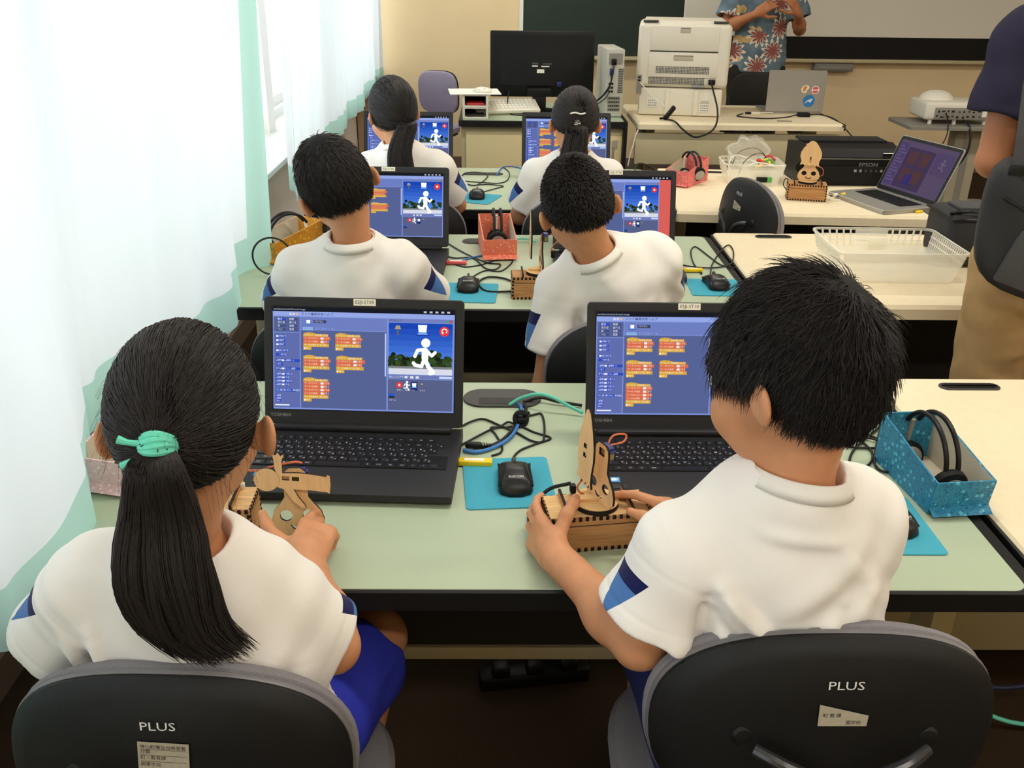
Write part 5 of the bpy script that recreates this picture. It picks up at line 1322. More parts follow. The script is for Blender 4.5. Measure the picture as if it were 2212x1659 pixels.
def rot3(yaw, pitch, roll):
    m = Matrix.Rotation(yaw, 3, 'Z') @ Matrix.Rotation(-pitch, 3, 'X') @ Matrix.Rotation(roll, 3, 'Y')
    return np.array(m, np.float32)
CR = (A3((0, -0.012, 0.028)), A3((0.0735, 0.090, 0.080)))
spec_ear = [0.60, 0.0]
def head_d(P, H, R, s):
    q = ((P - A3(H)) @ R) / s
    d = ellip(q, *CR)
    d = smin(d, ellip(q, (0, 0.028, -0.030), (0.060, 0.060, 0.074)), 0.03)
    d = smin(d, ellip(q, (0, 0.042, -0.078), (0.040, 0.036, 0.027)), 0.03)
    for sx in (-1, 1):
        d = smin(d, ellip(q, (sx * 0.038, 0.058, -0.042), (0.024, 0.024, 0.026)), 0.025)      # cheeks
        d = smax(d, -ellip(q, (sx * 0.031, 0.097, -0.004), (0.016, 0.012, 0.009)), 0.012)     # eye hollows
        th = sx * spec_ear[0]
        Rm = np.array([[math.cos(th), -math.sin(th), 0], [math.sin(th), math.cos(th), 0], [0, 0, 1]], np.float32)
        e = ellip(q, (sx * (0.0845 + spec_ear[1]), -0.010, -0.020), (0.0066, 0.0185, 0.0250), Rm)
        e = smax(e, -ellip(q, (sx * (0.0925 + spec_ear[1]), -0.003, -0.018), (0.0068, 0.0118, 0.0165), Rm), 0.004)
        e = smin(e, ellip(q, (sx * (0.074 + spec_ear[1] * 0.5), 0.000, -0.022), (0.012 + spec_ear[1] * 0.5, 0.008, 0.017)), 0.006)
        d = smin(d, e, 0.006)
    d = smin(d, rcone(q, (0, 0.084, -0.004), (0, 0.096, -0.034), 0.006, 0.0095), 0.012)
    for sx in (-1, 1): d = smin(d, ellip(q, (sx * 0.010, 0.089, -0.038), (0.008, 0.008, 0.007)), 0.006)
    d = smin(d, ellip(q, (0, 0.083, -0.060), (0.021, 0.010, 0.006)), 0.006)
    d = smin(d, ellip(q, (0, 0.081, -0.070), (0.018, 0.010, 0.006)), 0.006)
    return d * s

def hand_segs(W, f, n, thumb, curls, sc=0.80, splay=(0.10, 0.03, -0.05, -0.13), th=((0.75, 0.55, -0.3), (0.45, 0.85, -0.3))):
    """fingers and thumb as tapered bones; thumb = +1/-1 picks the thumb side (side = f x n)"""
    W = np.array(W, float); f = np.array(f, float); f /= np.linalg.norm(f)
    n = np.array(n, float); n -= f * (n @ f); n /= np.linalg.norm(n)
    s = np.cross(f, n) * thumb
    segs = []
    L = ((0.042, 0.026, 0.022), (0.046, 0.029, 0.023), (0.042, 0.027, 0.022), (0.034, 0.021, 0.020))
    off = (0.0275, 0.0095, -0.0090, -0.0265); fw = (0.083, 0.086, 0.082, 0.075)
    for i in range(4):
        p = W + sc * (f * fw[i] + s * off[i])
        c = 0.0
        d0 = f + s * splay[i]; d0 /= np.linalg.norm(d0)
        r = (0.0092, 0.0095, 0.0090, 0.0080)[i]
        for j in range(3):
            c += curls[i][j]
            d = d0 * math.cos(c) - n * math.sin(c)
            q = p + d * L[i][j] * sc
            segs.append((p, q, sc * r * (1 - 0.10 * j), sc * r * (0.90 - 0.10 * j)))
            p = q
    p = W + sc * (f * 0.020 + s * 0.022 - n * 0.006)
    for k, (t, ln, ra, rb) in enumerate(((th[0], 0.046, 0.0135, 0.0115), (th[1], 0.034, 0.0110, 0.0098), (th[-1], 0.026, 0.0098, 0.0080))):
        d = s * t[0] + f * t[1] + n * t[2]; d /= np.linalg.norm(d)
        q = p + d * ln * sc; segs.append((p, q, ra * sc, rb * sc)); p = q
    R = np.stack([s, f, n], 1).astype(np.float32)
    return dict(segs=segs, pc=W + f * 0.046 * sc, pR=R, sc=sc, W=W, f=f, n=n, s=s)
def hand_d(P, h):
    sc = h['sc']
    d = rboxd(P, h['pc'], (0.036 * sc, 0.044 * sc, 0.0135 * sc), 0.012 * sc, h['pR'])
    d = smin(d, rcone(P, h['W'] - h['f'] * 0.02, h['W'] + h['f'] * 0.03 * sc, 0.021 * sc, 0.022 * sc), 0.018 * sc)
    g = None
    for i, (a, b, ra, rb) in enumerate(h['segs']):
        e = rcone(P, a, b, ra, rb)
        if i % 3 == 0 or i >= 12: d = smin(d, e, (0.007 if i < 12 else 0.010) * sc)
        else: d = smin(d, e, 0.0025 * sc)
    return d

def tubes(Pts, rad, sides=3):
    """many thin strands at once: Pts (N,K,3), rad (K,) or (N,K)"""
    N, K, _ = Pts.shape
    T = np.empty_like(Pts); T[:, 1:-1] = Pts[:, 2:] - Pts[:, :-2]; T[:, 0] = Pts[:, 1] - Pts[:, 0]; T[:, -1] = Pts[:, -1] - Pts[:, -2]
    T /= np.maximum(np.linalg.norm(T, axis=2, keepdims=True), 1e-9)
    ref = np.where(np.abs(T[..., 2:3]) < 0.8, np.array([0, 0, 1.0]), np.array([1.0, 0, 0]))
    U = np.cross(T, ref); U /= np.maximum(np.linalg.norm(U, axis=2, keepdims=True), 1e-9); Wv = np.cross(T, U)
    rad = np.broadcast_to(rad, (N, K))[..., None]
    V = np.stack([Pts + (U * math.cos(2 * PI * k / sides) + Wv * math.sin(2 * PI * k / sides)) * rad for k in range(sides)], 2)
    idx = np.arange(N * K * sides).reshape(N, K, sides)
    F = []
    for k in range(sides):
        l = (k + 1) % sides
        F.append(np.stack([idx[:, :-1, k], idx[:, 1:, k], idx[:, 1:, l], idx[:, :-1, l]], -1).reshape(-1, 4))
    return V.reshape(-1, 3), np.concatenate(F)
def unit(v): return v / np.maximum(np.linalg.norm(v, axis=-1, keepdims=True), 1e-9)
CRH = (A3((0, -0.018, 0.012)), A3((0.0755, 0.090, 0.098)))
def hair_lim(y, st):
    return np.where(y > 0, -0.12 + st.get('front', 0.62) * np.clip(y, 0, 1) ** 1.5, -0.12 + st.get('nape', -0.84) * np.clip(-y, 0, 1) ** 0.5)
def hairline(u, style):
    """true where hair grows; u = unit directions in the head frame (x right, y face, z up)"""
    return u[:, 2] > hair_lim(u[:, 1], style)
def grow_short(st, rng, n, s):
    u = unit(rng.normal(size=(n * 3, 3))); u = u[hairline(u, st)][:n]
    c, r = CRH; r = r + 0.002
    p = c + u * r
    wh = unit(np.array(st.get('whorl', (0.02, -0.62, 0.80)), float)[None])
    K = 6; out = [p]
    L = st['len'](u) * rng.uniform(0.75, 1.2, len(u))
    lift = st['lift'](u) + rng.normal(size=len(u)) * st.get('jit', 0.12)
    jd = rng.normal(size=(len(u), 3)) * st.get('jd', 0.25)
    if st.get('clump'):
        ci = np.floor((u + 1) * st['clump']).astype(int); h = (ci[:, 0] * 73856093 ^ ci[:, 1] * 19349663 ^ ci[:, 2] * 83492791) % 997
        rr = np.random.default_rng(4); tab = rr.normal(size=(997, 4)); jd = jd + tab[h, :3] * 0.35; lift = lift + tab[h, 3] * 0.12
    com = np.array(st.get('comb', (0, 0.3, -0.2)), float)
    for k in range(K - 1):
        nr = unit((p - c) / (r * r))
        fl = unit(p - c) - wh; fl = fl - nr * (fl * nr).sum(1, keepdims=True); fl = unit(fl)
        d = fl + com + jd; d = d - nr * (d * nr).sum(1, keepdims=True); d = unit(d)
        lf = lift * (1 - 0.55 * k / K)
        d = d * np.cos(lf)[:, None] + nr * np.sin(lf)[:, None]
        d[:, 2] -= st.get('grav', 0.10) * k / K
        p = p + unit(d) * (L / (K - 1))[:, None]
        q = (p - c) / (r + 0.003); ln = np.linalg.norm(q, axis=1, keepdims=True)
        p = np.where(ln < 1, c + q / np.maximum(ln, 1e-6) * (r + 0.003), p)
        out.append(p)
    return np.stack(out, 1) * s
def grow_tied(st, rng, n, s, tie):
    u = unit(rng.normal(size=(n * 3, 3))); u = u[hairline(u, st)][:n]
    c, r = CRH
    t = unit((np.array(tie) - c) / r)
    K = 9; off = rng.uniform(0.003, 0.0105, (len(u), 1, 1)); w = np.linspace(0, 1, K)[None, :, None]
    tt = unit(t[None] + rng.normal(size=(len(u), 3)) * 0.045)
    om = np.arccos(np.clip((u * tt).sum(1), -0.995, 0.995))[:, None, None]
    q = unit((np.sin((1 - w) * om) * u[:, None] + np.sin(w * om) * tt[:, None]) / np.sin(om))
    rr = r[None, None] + off * (0.6 + 0.4 * np.sin(w * PI))
    p = c + q * rr
    e = np.array(tie)[None, None]
    p = p * (1 - w ** 6) + (e + rng.normal(size=(len(u), 1, 3)) * 0.006) * w ** 6
    return p * s

def person(name, spec):
    rng = np.random.default_rng(spec.get('seed', 1)); s = spec.get('s', 1.0); h = spec['h']
    base = Vector(spec['base']); root = empty(name, base, 0, spec['label'], 'person', spec.get('group'))
    def put(nm, V, F, m, **k): return mesh_np(nm, np.asarray(V) - np.array(base)[None], F, m, root, **k)
    H = spec['H']; R = rot3(*spec['Hr']); N = spec['N']; J = spec['J']
    hl = lambda p: np.array(H) + R @ (np.array(p) * s)
    spec_ear[1] = spec.get('ear', 0.0)
    hands = {k: hand_segs(**v) for k, v in spec.get('hands', {}).items()}
    ar = spec.get('ar', 1.0)
    # body: head, neck, torso core, limbs in one surface
    def body(P):
        d = head_d(P, H, R, s)
        nb = hl((0, -0.022, -0.055))
        d = smin(d, rcone(P, nb, N, 0.0425 * s, 0.044 * s), 0.022)
        d = smin(d, rcone(P, np.array(N) * 0.75 + np.array(J['chest']) * 0.25, J['chest'], 0.050 * s, 0.090 * ar), 0.03)
        d = smin(d, ecap(P, J['chest'], J['pel'], 0.105 * ar, 0.11 * ar, J['lat'], 0.68), 0.05)
        for k in 'LR':
            d = smin(d, rcone(P, J['s' + k], J['e' + k], 0.040 * ar, 0.0345 * ar), 0.03)
            f_ = rcone(P, J['e' + k], J['w' + k], 0.0345 * ar, 0.0225 * ar)
            mid = np.array(J['e' + k]) * 0.7 + np.array(J['w' + k]) * 0.3
            f_ = smin(f_, ellip(P, mid, (0.036 * ar,) * 3), 0.03)
            d = smin(d, f_, 0.012)
            if k in hands and spec.get('coarse_hands'): d = smin(d, hand_d(P, hands[k]), 0.01)
            if 'h' + k in J:
                d = smin(d, rcone(P, J['h' + k], J['k' + k], 0.068 * ar, 0.05 * ar), 0.04)
                d = smin(d, rcone(P, J['k' + k], J['a' + k], 0.050 * ar, 0.032 * ar), 0.015)
                d = smin(d, rcone(P, np.array(J['a' + k]) + A3((0, -0.03, -0.02)), np.array(J['a' + k]) + A3((0, 0.12, -0.03)), 0.034 * ar, 0.028 * ar), 0.02)
        return d
    pts = [H] + [J[k] for k in J if k != 'lat'] + [N]
    lo = np.min(pts, 0) - 0.16; hi = np.max(pts, 0) + 0.17
    V, F = surf(body, lo, hi, h)
    if hands and not spec.get('coarse_hands'):     # hands get a finer grid and join the arm at the wrist
        Vs, Fs, nb_ = [V], [F], len(V)
        for k, hd in hands.items():
            wr = np.array(J['w' + k]); el = np.array(J['e' + k])
            def hf(P, hd=hd, wr=wr, el=el):
                a = wr + (el - wr) * 0.22
                return smin(hand_d(P, hd), rcone(P, a, wr, 0.0262 * ar, 0.0232 * ar), 0.014)
            ps = np.array([q for sg in hd['segs'] for q in sg[:2]] + [wr + (el - wr) * 0.22])
            v2, f2 = surf(hf, ps.min(0) - 0.035, ps.max(0) + 0.035, 0.0016)
            Vs.append(v2); Fs.append(f2 + nb_); nb_ += len(v2)
        V, F = np.concatenate(Vs), np.concatenate(Fs)
    put('body', V, F, spec.get('skin', 'skin'))
    # face pieces
    for sx in (-1, 1):
        mb = MB(); c = hl((sx * 0.030, 0.0775, -0.005)); mb.ell(c - np.array(base), (0.0105 * s,) * 3)
        eo = mb.build('eye', 'eye_white', root)
        g = hl((sx * 0.030, 0.0840, -0.006)) - np.array(base)
        MB().ell(g, (0.0056 * s,) * 3).build('iris', 'iris', eo)
        a = [hl((sx * (0.020 + 0.024 * t), 0.094 - 0.010 * t, 0.004 + 0.002 * math.sin(PI * t))) - np.array(base) for t in (0, 0.33, 0.66, 1)]
        MB().tube(a, [0.0008, 0.0013, 0.0014, 0.0006], 6).build('eyelash', 'hair_base', root)
        a = [hl((sx * (0.016 + 0.032 * t), 0.0935 - 0.013 * t, 0.018 + 0.004 * math.sin(PI * t))) - np.array(base) for t in (0, 0.33, 0.66, 1)]
        MB().tube(a, [0.0012, 0.0022, 0.002, 0.0008], 6).build('eyebrow', 'hair_base', root)
    # hair: a dark cap below real strands
    st = spec['hair']; tk = st.get('cap', 0.006)
    def cap(P):
        q = ((P - A3(H)) @ R) / s
        d = ellip(q, CRH[0], CRH[1] + tk)
        u = unit((q - CRH[0]) / CRH[1])
        return smax(d, (hair_lim(u[:, 1], st) - u[:, 2]) * 0.075, 0.008) * s
    hc = hl(CRH[0]); V, F = surf(cap, hc - 0.13 * s, hc + 0.13 * s, max(h * 1.3, 0.004))
    ho = put('hair', V, F, 'hair_base')
    sets = []
    if st['kind'] == 'short': sets.append((grow_short(st, rng, st['n'], s), np.array(st.get('rad', (0.0007, 0.0007, 0.0007, 0.0006, 0.0004, 0.0001)))))
    else:
        g = grow_tied(st, rng, st['n'], s, st['tie']); rd = st.get('rad0', 0.0007)
        sets.append((g, np.full(g.shape[1], rd)))
        if st.get('wisps'):
            u = unit(rng.normal(size=(st['wisps'] * 3, 3))); u = u[hairline(u, st)][:st['wisps']]
            p0 = CRH[0] + u * (CRH[1] + 0.006); d = unit(u + rng.normal(size=u.shape) * 0.9); d[:, 2] -= 0.3
            ln = rng.uniform(0.008, 0.024, (len(u), 1)); k = np.linspace(0, 1, 6)[None, :, None]
            sets.append(((p0[:, None] + d[:, None] * ln[:, None] * k + np.array([0, 0, -0.02])[None, None] * k ** 2) * s, np.full(6, 0.00017)))
    VV, FF, nb_ = [], [], 0
    for pts_, rd in sets:
        W3 = np.array(H)[None, None] + pts_ @ R.T
        v, f = tubes(W3, rd); VV.append(v); FF.append(f + nb_); nb_ += len(v)
    if st['kind'] == 'tied':       # the tail, along a guide in world space
        t0 = hl(st['tie']); t1 = t0 + np.array((0, -0.020, -0.016)) * s
        G = np.array([tuple(p) for p in spline([t0, t1] + list(st['tail'][1:]), 6)]); KG = len(G)
        wid = np.interp(np.linspace(0, 1, KG), np.linspace(0, 1, len(st['width'])), st['width'])
        dep = np.interp(np.linspace(0, 1, KG), np.linspace(0, 1, len(st['width'])), np.array(st['width']) * st.get('flat', 0.6))
        n = st['ntail']; K = 12
        ang = rng.uniform(0, 2 * PI, n); rad = np.sqrt(rng.uniform(0, 1, n)); L = np.clip(1 - np.abs(rng.normal(size=n)) * st.get('ragged', 0.12), 0.45, 1.0)
        tq = np.linspace(0, 1, K)[None] * L[:, None]
        idx = tq * (KG - 1); i0 = np.clip(idx.astype(int), 0, KG - 2); fr = (idx - i0)[..., None]
        C_ = G[i0] * (1 - fr) + G[i0 + 1] * fr
        wv = np.interp(tq, np.linspace(0, 1, KG), wid); dv = np.interp(tq, np.linspace(0, 1, KG), dep)
        X_ = np.array(st.get('tx', (1, 0, 0)), float); Y_ = np.array(st.get('ty', (0, 1, 0)), float)
        cl = np.floor(ang * 5 / (2 * PI) * 4).astype(int); ph = rng.uniform(0, 6.28, 40)[cl]
        wob = np.sin(tq * 7 + ph[:, None]) * 0.10 * tq
        xo = (rad * np.cos(ang))[:, None] + wob; yo = (rad * np.sin(ang))[:, None] + wob * 0.5
        P_ = C_ + (xo * wv)[..., None] * X_ + (yo * dv)[..., None] * Y_
        if 'curl' in st: P_ += (np.clip(tq - 0.75, 0, 1) ** 1.5)[..., None] * (np.array(st['curl'])[None, None] * rng.uniform(0.2, 1.5, (n, 1, 1)))
        rd = st.get('rad1', 0.0009); v, f = tubes(P_, np.array([rd] * (K - 2) + [rd * 0.7, rd * 0.2])); VV.append(v); FF.append(f + nb_); nb_ += len(v)
    so = put('hair_strands', np.concatenate(VV), np.concatenate(FF), 'hair'); so['kind'] = 'stuff'
    for nm, fn in spec.get('extras', []): fn(root, base, hl)
    # shirt
    sh = spec['shirt']; flat = sh.get('flat', 0.66)
    tw = sh.get('w', 0.150); wb_ = sh.get('wb', tw + 0.005)
    def shirt_outer(P):
        d = ecap(P, J['chest'], J['pel'], tw, wb_, J['lat'], flat)
        d = smin(d, rcone(P, J['sL'], J['sR'], 0.056 * ar, 0.056 * ar), 0.06)
        d = smin(d, rcone(P, (np.array(N) * 0.8 + np.array(J['chest']) * 0.2), J['chest'], 0.068 * s, 0.095 * ar), 0.05)
        sl = None
        for k in 'LR':
            S0 = np.array(J['s' + k]); E0 = np.array(J['e' + k]); ax = E0 - S0; L = np.linalg.norm(ax); ax = ax / L
            e = sh['len'] * L; end = S0 + ax * (e + 0.02)
            c = rcone(P, S0, end, sh.get('r0', 0.060) * ar, sh.get('r1', 0.070) * ar)
            cut = (P - A3(S0 + ax * e)) @ A3(ax) - np.sin((P @ A3((31, 17, 23))) * 1.3) * 0.002
            c = smax(c, cut, 0.006)
            tt_ = (P - A3(S0)) @ A3(ax)
            c = c + 0.0016 * np.exp(-((tt_ - 0.012) / 0.0035) ** 2) + 0.0010 * np.exp(-((cut + 0.022) / 0.0025) ** 2)
            inn = rcone(P, S0 + ax * e * 0.55, S0 + ax * (e + 0.05), sh.get('r0', 0.060) * ar * 0.6, sh.get('r1', 0.070) * ar - 0.006)
            c = np.maximum(c, -inn)
            d = np.minimum(smin(d, c, 0.028), np.where(cut > -0.03, 1e3, smin(d, c, 0.028))) if False else smin(d, c, sh.get('k', 0.028))
            d = np.maximum(d, -np.where(cut > -0.05, inn, 1e3))
        return d
    folds = sh.get('folds', [])
    hem = np.array(J['pel']) * 1.0
    def shirt(P):
        d = shirt_outer(P)
        w = np.zeros(len(P), np.float32)
        fr = sh.get('freq', 1.0)
        q = P * fr
        w += 0.0011 * np.sin(q[:, 2] * 95 + q[:, 0] * 60 + 4 * np.sin(q[:, 0] * 24 + q[:, 2] * 9)) * (0.5 + 0.5 * np.sin(q[:, 0] * 13 + q[:, 2] * 17 + 0.7))
        w += 0.0016 * np.sin(q[:, 0] * 55 + q[:, 2] * 38 + 2 * np.sin(q[:, 1] * 21)) + 0.0013 * np.sin(q[:, 0] * -41 + q[:, 2] * 60 + 3 * np.sin(q[:, 0] * 17 + 1))
        for a, b, amp, wd in folds: w += 1.9 * amp * bump(P, a, b, wd)
        d = d - np.maximum(w, -0.012)
        nk = rcone(P, hl((0, -0.02, -0.07)), np.array(N) * 0.93 + np.array(J['chest']) * 0.07, 0.051 * s, 0.053 * s)
        d = smax(d, -nk, 0.006)
        d = np.maximum(d, (A3(J['pel']) - A3((0, 0, 0.03)) - P)[:, 2])
        return d
    pts = [J[k] for k in ('chest', 'pel', 'sL', 'sR', 'eL', 'eR')] + [N]
    lo = np.min(pts, 0) - 0.17; hi = np.max(pts, 0) + 0.13
    V, F = surf(shirt, lo, hi, sh.get('h', h))
    su = np.full(len(V), 9.0); sv = np.zeros(len(V)); best = np.full(len(V), 1e9)
    for k, sg in (('L', -1), ('R', 1)):
        S0 = np.array(J['s' + k]); E0 = np.array(J['e' + k]); ax = E0 - S0; ax /= np.linalg.norm(ax)
        out = np.array(J['lat'], float) * sg + np.array(sh.get('out' + k, (0, 0, 0)), float); out -= ax * (out @ ax); out /= np.linalg.norm(out); tn = np.cross(ax, out)
        q = V - S0; t = q @ ax; rv = q - np.outer(t, ax); rr = np.linalg.norm(rv, axis=1)
        a = np.arctan2(rv @ tn, rv @ out) * 0.06
        ok = (rr < best) & ((rv @ out) > -0.01) & (t > -0.02) & (rr < 0.11)
        su = np.where(ok, t, su); sv = np.where(ok, a, sv); best = np.where(ok, rr, best)
    put('shirt', V, F, spec.get('shirt_mat', 'shirt'), attrs={'su': su, 'sv': sv, 'sc': np.full(len(V), sh.get('sc', 1.0))})
    # collar ring
    ax = unit(np.array(hl((0, -0.02, -0.06))) - np.array(N)); e1 = np.array(J['lat'], float); e1 -= ax * (e1 @ ax); e1 /= np.linalg.norm(e1); e2 = np.cross(ax, e1)
    cc = np.array(N) * 0.8 + np.array(J['chest']) * 0.2 + ax * (sh.get('coll', 0.042) * s)
    rings = []
    for k in range(40):
        a = 2 * PI * k / 40
        dr = e1 * math.cos(a) + e2 * math.sin(a); R0 = 0.0535 * s
        tilt = -0.010 * math.sin(a) * 1.0
        prof = [(0.008, -0.017), (0.0165, -0.0165), (0.0105, -0.007), (0.0035, 0.0005), (0.001, 0.0012), (-0.001, -0.001)]
        rings.append([Vector(cc + dr * (R0 + x) + ax * (z + tilt) - np.array(base)) for x, z in prof])
    rings.append(rings[0])
    MB().loft(rings, caps=False).build('collar', spec.get('collar_mat', 'collar'), root, angle=None)
    # shorts or trousers
    if 'hL' in J:
        lt = spec.get('legs_t', 0.75)
        def shorts(P):
            d = ecap(P, np.array(J['pel']) + A3((0, 0, 0.06)), np.array(J['pel']) - A3((0, 0, 0.01)), 0.122 * ar, 0.128 * ar, J['lat'], 0.74)
            for k in 'LR':
                a = np.array(J['h' + k]); b = np.array(J['k' + k]); dv = b - a; L = np.linalg.norm(dv); dv = dv / L
                if lt <= 1:
                    c = rcone(P, a, a + dv * (lt * L + 0.03), 0.078 * ar, 0.082 * ar)
                    c = smax(c, (P - A3(a + dv * lt * L)) @ A3(dv), 0.005)
                    c = np.maximum(c, -rcone(P, a + dv * lt * L * 0.75, a + dv * (lt * L + 0.06), 0.05 * ar, 0.074 * ar))
                else:
                    c = smin(rcone(P, a, b, 0.092 * ar, 0.070 * ar), rcone(P, b, J['a' + k], 0.070 * ar, 0.058 * ar), 0.02)
                d = smin(d, c, 0.03)
            w = 0.002 * np.sin(P[:, 0] * 60 + P[:, 1] * 35 + 2 * np.sin(P[:, 2] * 30))
            for a, b, amp, wd in spec.get('leg_folds', []): w = w + amp * bump(P, a, b, wd)
            return d - w
        pts = [J['pel'], J['hL'], J['hR'], J['kL'], J['kR']] + ([J['aL'], J['aR']] if lt > 1 else [])
        V, F = surf(shorts, np.min(pts, 0) - 0.17, np.max(pts, 0) + 0.15, max(h * 1.3, 0.004))
        for k in 'LR':
            c = Vector(J['a' + k]) + Vector((0, 0.05 if spec['Hr'][0] < 2 else -0.05, -0.032)) - base
            MB().ell(c, (0.044 * ar, 0.118 * ar, J['a' + k][2] - 0.033)).build('shoe', 'white_rubber', root)
        put('trousers' if lt > 1 else 'shorts', V, F, spec.get('legs_mat', 'shorts'))
    return root

def seated(dx, dy, dyaw=0.0):
    """hips, knees and ankles of a seated child facing +Y with the pelvis at (dx, dy)"""
    z = 0.50
    return dict(pel=(dx, dy, z + 0.02), hL=(dx - 0.075, dy + 0.02, z), hR=(dx + 0.075, dy + 0.02, z), kL=(dx - 0.10, dy + 0.33, z + 0.0), kR=(dx + 0.10, dy + 0.33, z + 0.0),
                aL=(dx - 0.10, dy + 0.30, 0.075), aR=(dx + 0.10, dy + 0.30, 0.075))
R3 = lambda *a: a
LOOSE = ((0.25, 0.35, 0.3),) * 4

def tie_ring(loc_local, r, col, ends=True, w=0.0045, axis=(0, -0.55, -0.83)):
    def fn(root, base, hl):
        c = Vector(hl(loc_local)) - base
        ax = Vector(axis).normalized(); e1 = ax.orthogonal().normalized(); e2 = ax.cross(e1)
        mb = MB()
        for k, off in enumerate((-0.007, -0.002, 0.003, 0.008)):
            rr = r * (1.0 if k in (1, 2) else 0.94)
            mb.tube([c + ax * (off + 0.002 * math.sin(a * 2 + k)) + (e1 * math.cos(a) + e2 * math.sin(a)) * rr for a in np.linspace(0, 2 * PI, 20, endpoint=False)], w, 8, closed=True)
        if ends:
            left = Vector(hl((-1, 0, 0))) - Vector(hl((0, 0, 0))); left.normalize()
            for dz in (0.006, -0.010):
                p = c + left * r + Vector((0, -0.008, dz)); mb.tube([p, p + left * 0.010 + Vector((0, -0.002, dz * 0.4)), p + left * 0.020 + Vector((0, -0.002, dz))], [w * 0.8, w * 0.7, w * 1.1], 8)
        mb.build('hair_tie', col, root)
    return ('hair_tie', fn)

# near girl with the ponytail
gJ = dict(seated(-0.372, 0.955), lat=(1, 0.03, 0.0), chest=(-0.372, 0.972, 0.755), sL=(-0.505, 0.965, 0.822), sR=(-0.282, 0.985, 0.752),
          eL=(-0.600, 1.01, 0.69), eR=(-0.222, 1.005, 0.69), wL=(-0.505, 1.17, 0.735), wR=(-0.281, 1.142, 0.742), kR=(-0.205, 1.265, 0.49), aR=(-0.285, 1.16, 0.080))
gF = [((-0.29, 0.91, 0.74), (-0.40, 0.87, 0.70), 0.011, 0.009), ((-0.29, 0.92, 0.70), (-0.38, 0.87, 0.665), 0.010, 0.009), ((-0.28, 0.93, 0.77), (-0.345, 0.88, 0.74), 0.008, 0.008), ((-0.49, 0.90, 0.80), (-0.46, 0.88, 0.68), 0.009, 0.011), ((-0.53, 0.92, 0.78), (-0.51, 0.91, 0.70), 0.008, 0.009),((-0.47, 0.89, 0.74), (-0.43, 0.87, 0.62), 0.010, 0.018), ((-0.27, 0.92, 0.76), (-0.33, 0.88, 0.66), 0.011, 0.016), ((-0.245, 0.94, 0.74), (-0.26, 0.92, 0.64), 0.012, 0.014), ((-0.28, 0.90, 0.72), (-0.36, 0.86, 0.69), 0.008, 0.012),
      ((-0.50, 0.92, 0.76), (-0.49, 0.89, 0.64), -0.012, 0.013), ((-0.27, 0.92, 0.74), (-0.285, 0.90, 0.66), -0.012, 0.011)]
tieG = (0.0, -0.114, -0.004)
person('person', dict(label='girl with a long ponytail tied in mint elastic, seated at the near desk', base=(-0.372, 0.97, 0), seed=2, h=0.0032, ear=0.006, H=(-0.364, 0.985, 1.048), Hr=(0.04, 0.26, 0.0), N=(-0.392, 0.962, 0.870), J=gJ, s=1.02,
    hands=dict(R=dict(W=(-0.281, 1.142, 0.744), sc=0.86, f=(0.08, 0.99, 0.02), n=(0.25, -0.35, 0.90), thumb=-1, curls=((0.15, 0.25, 0.15), (0.45, 1.0, 0.7), (0.55, 1.05, 0.7), (0.65, 1.1, 0.7)), th=((0.85, 0.45, -0.2), (0.75, 0.65, 0.1), (0.6, 0.75, 0.2)), splay=(-0.16, -0.12, -0.16, -0.22)),
               L=dict(W=(-0.505, 1.17, 0.738), f=(0.35, 0.93, 0), n=(-0.2, 0, 0.98), thumb=1, curls=LOOSE)),
    hair=dict(kind='tied', n=6500, tie=tieG, cap=0.0065, rad0=0.00075, wisps=420, tail=[(-0.366, 0.874, 1.022), (-0.366, 0.862, 0.995), (-0.367, 0.848, 0.945), (-0.362, 0.840, 0.90), (-0.350, 0.836, 0.855), (-0.336, 0.834, 0.815)],
              width=[0.014, 0.034, 0.050, 0.055, 0.051, 0.036], flat=0.55, ntail=6500, rad1=0.0008, ragged=0.22, curl=(0.22, 0, 0.06)),
    extras=[tie_ring(tieG, 0.017, 'mint_tie')],
    shirt=dict(w=0.150, wb=0.162, len=0.82, r0=0.058, r1=0.070, folds=gF, sc=1.0, outR=(0, 0.35, 0.2), outL=(0, -0.1, 0)), legs_t=0.80,
    leg_folds=[((-0.20, 1.05, 0.58), (-0.22, 1.22, 0.56), 0.006, 0.014), ((-0.17, 1.08, 0.54), (-0.16, 1.22, 0.52), 0.006, 0.012)]))

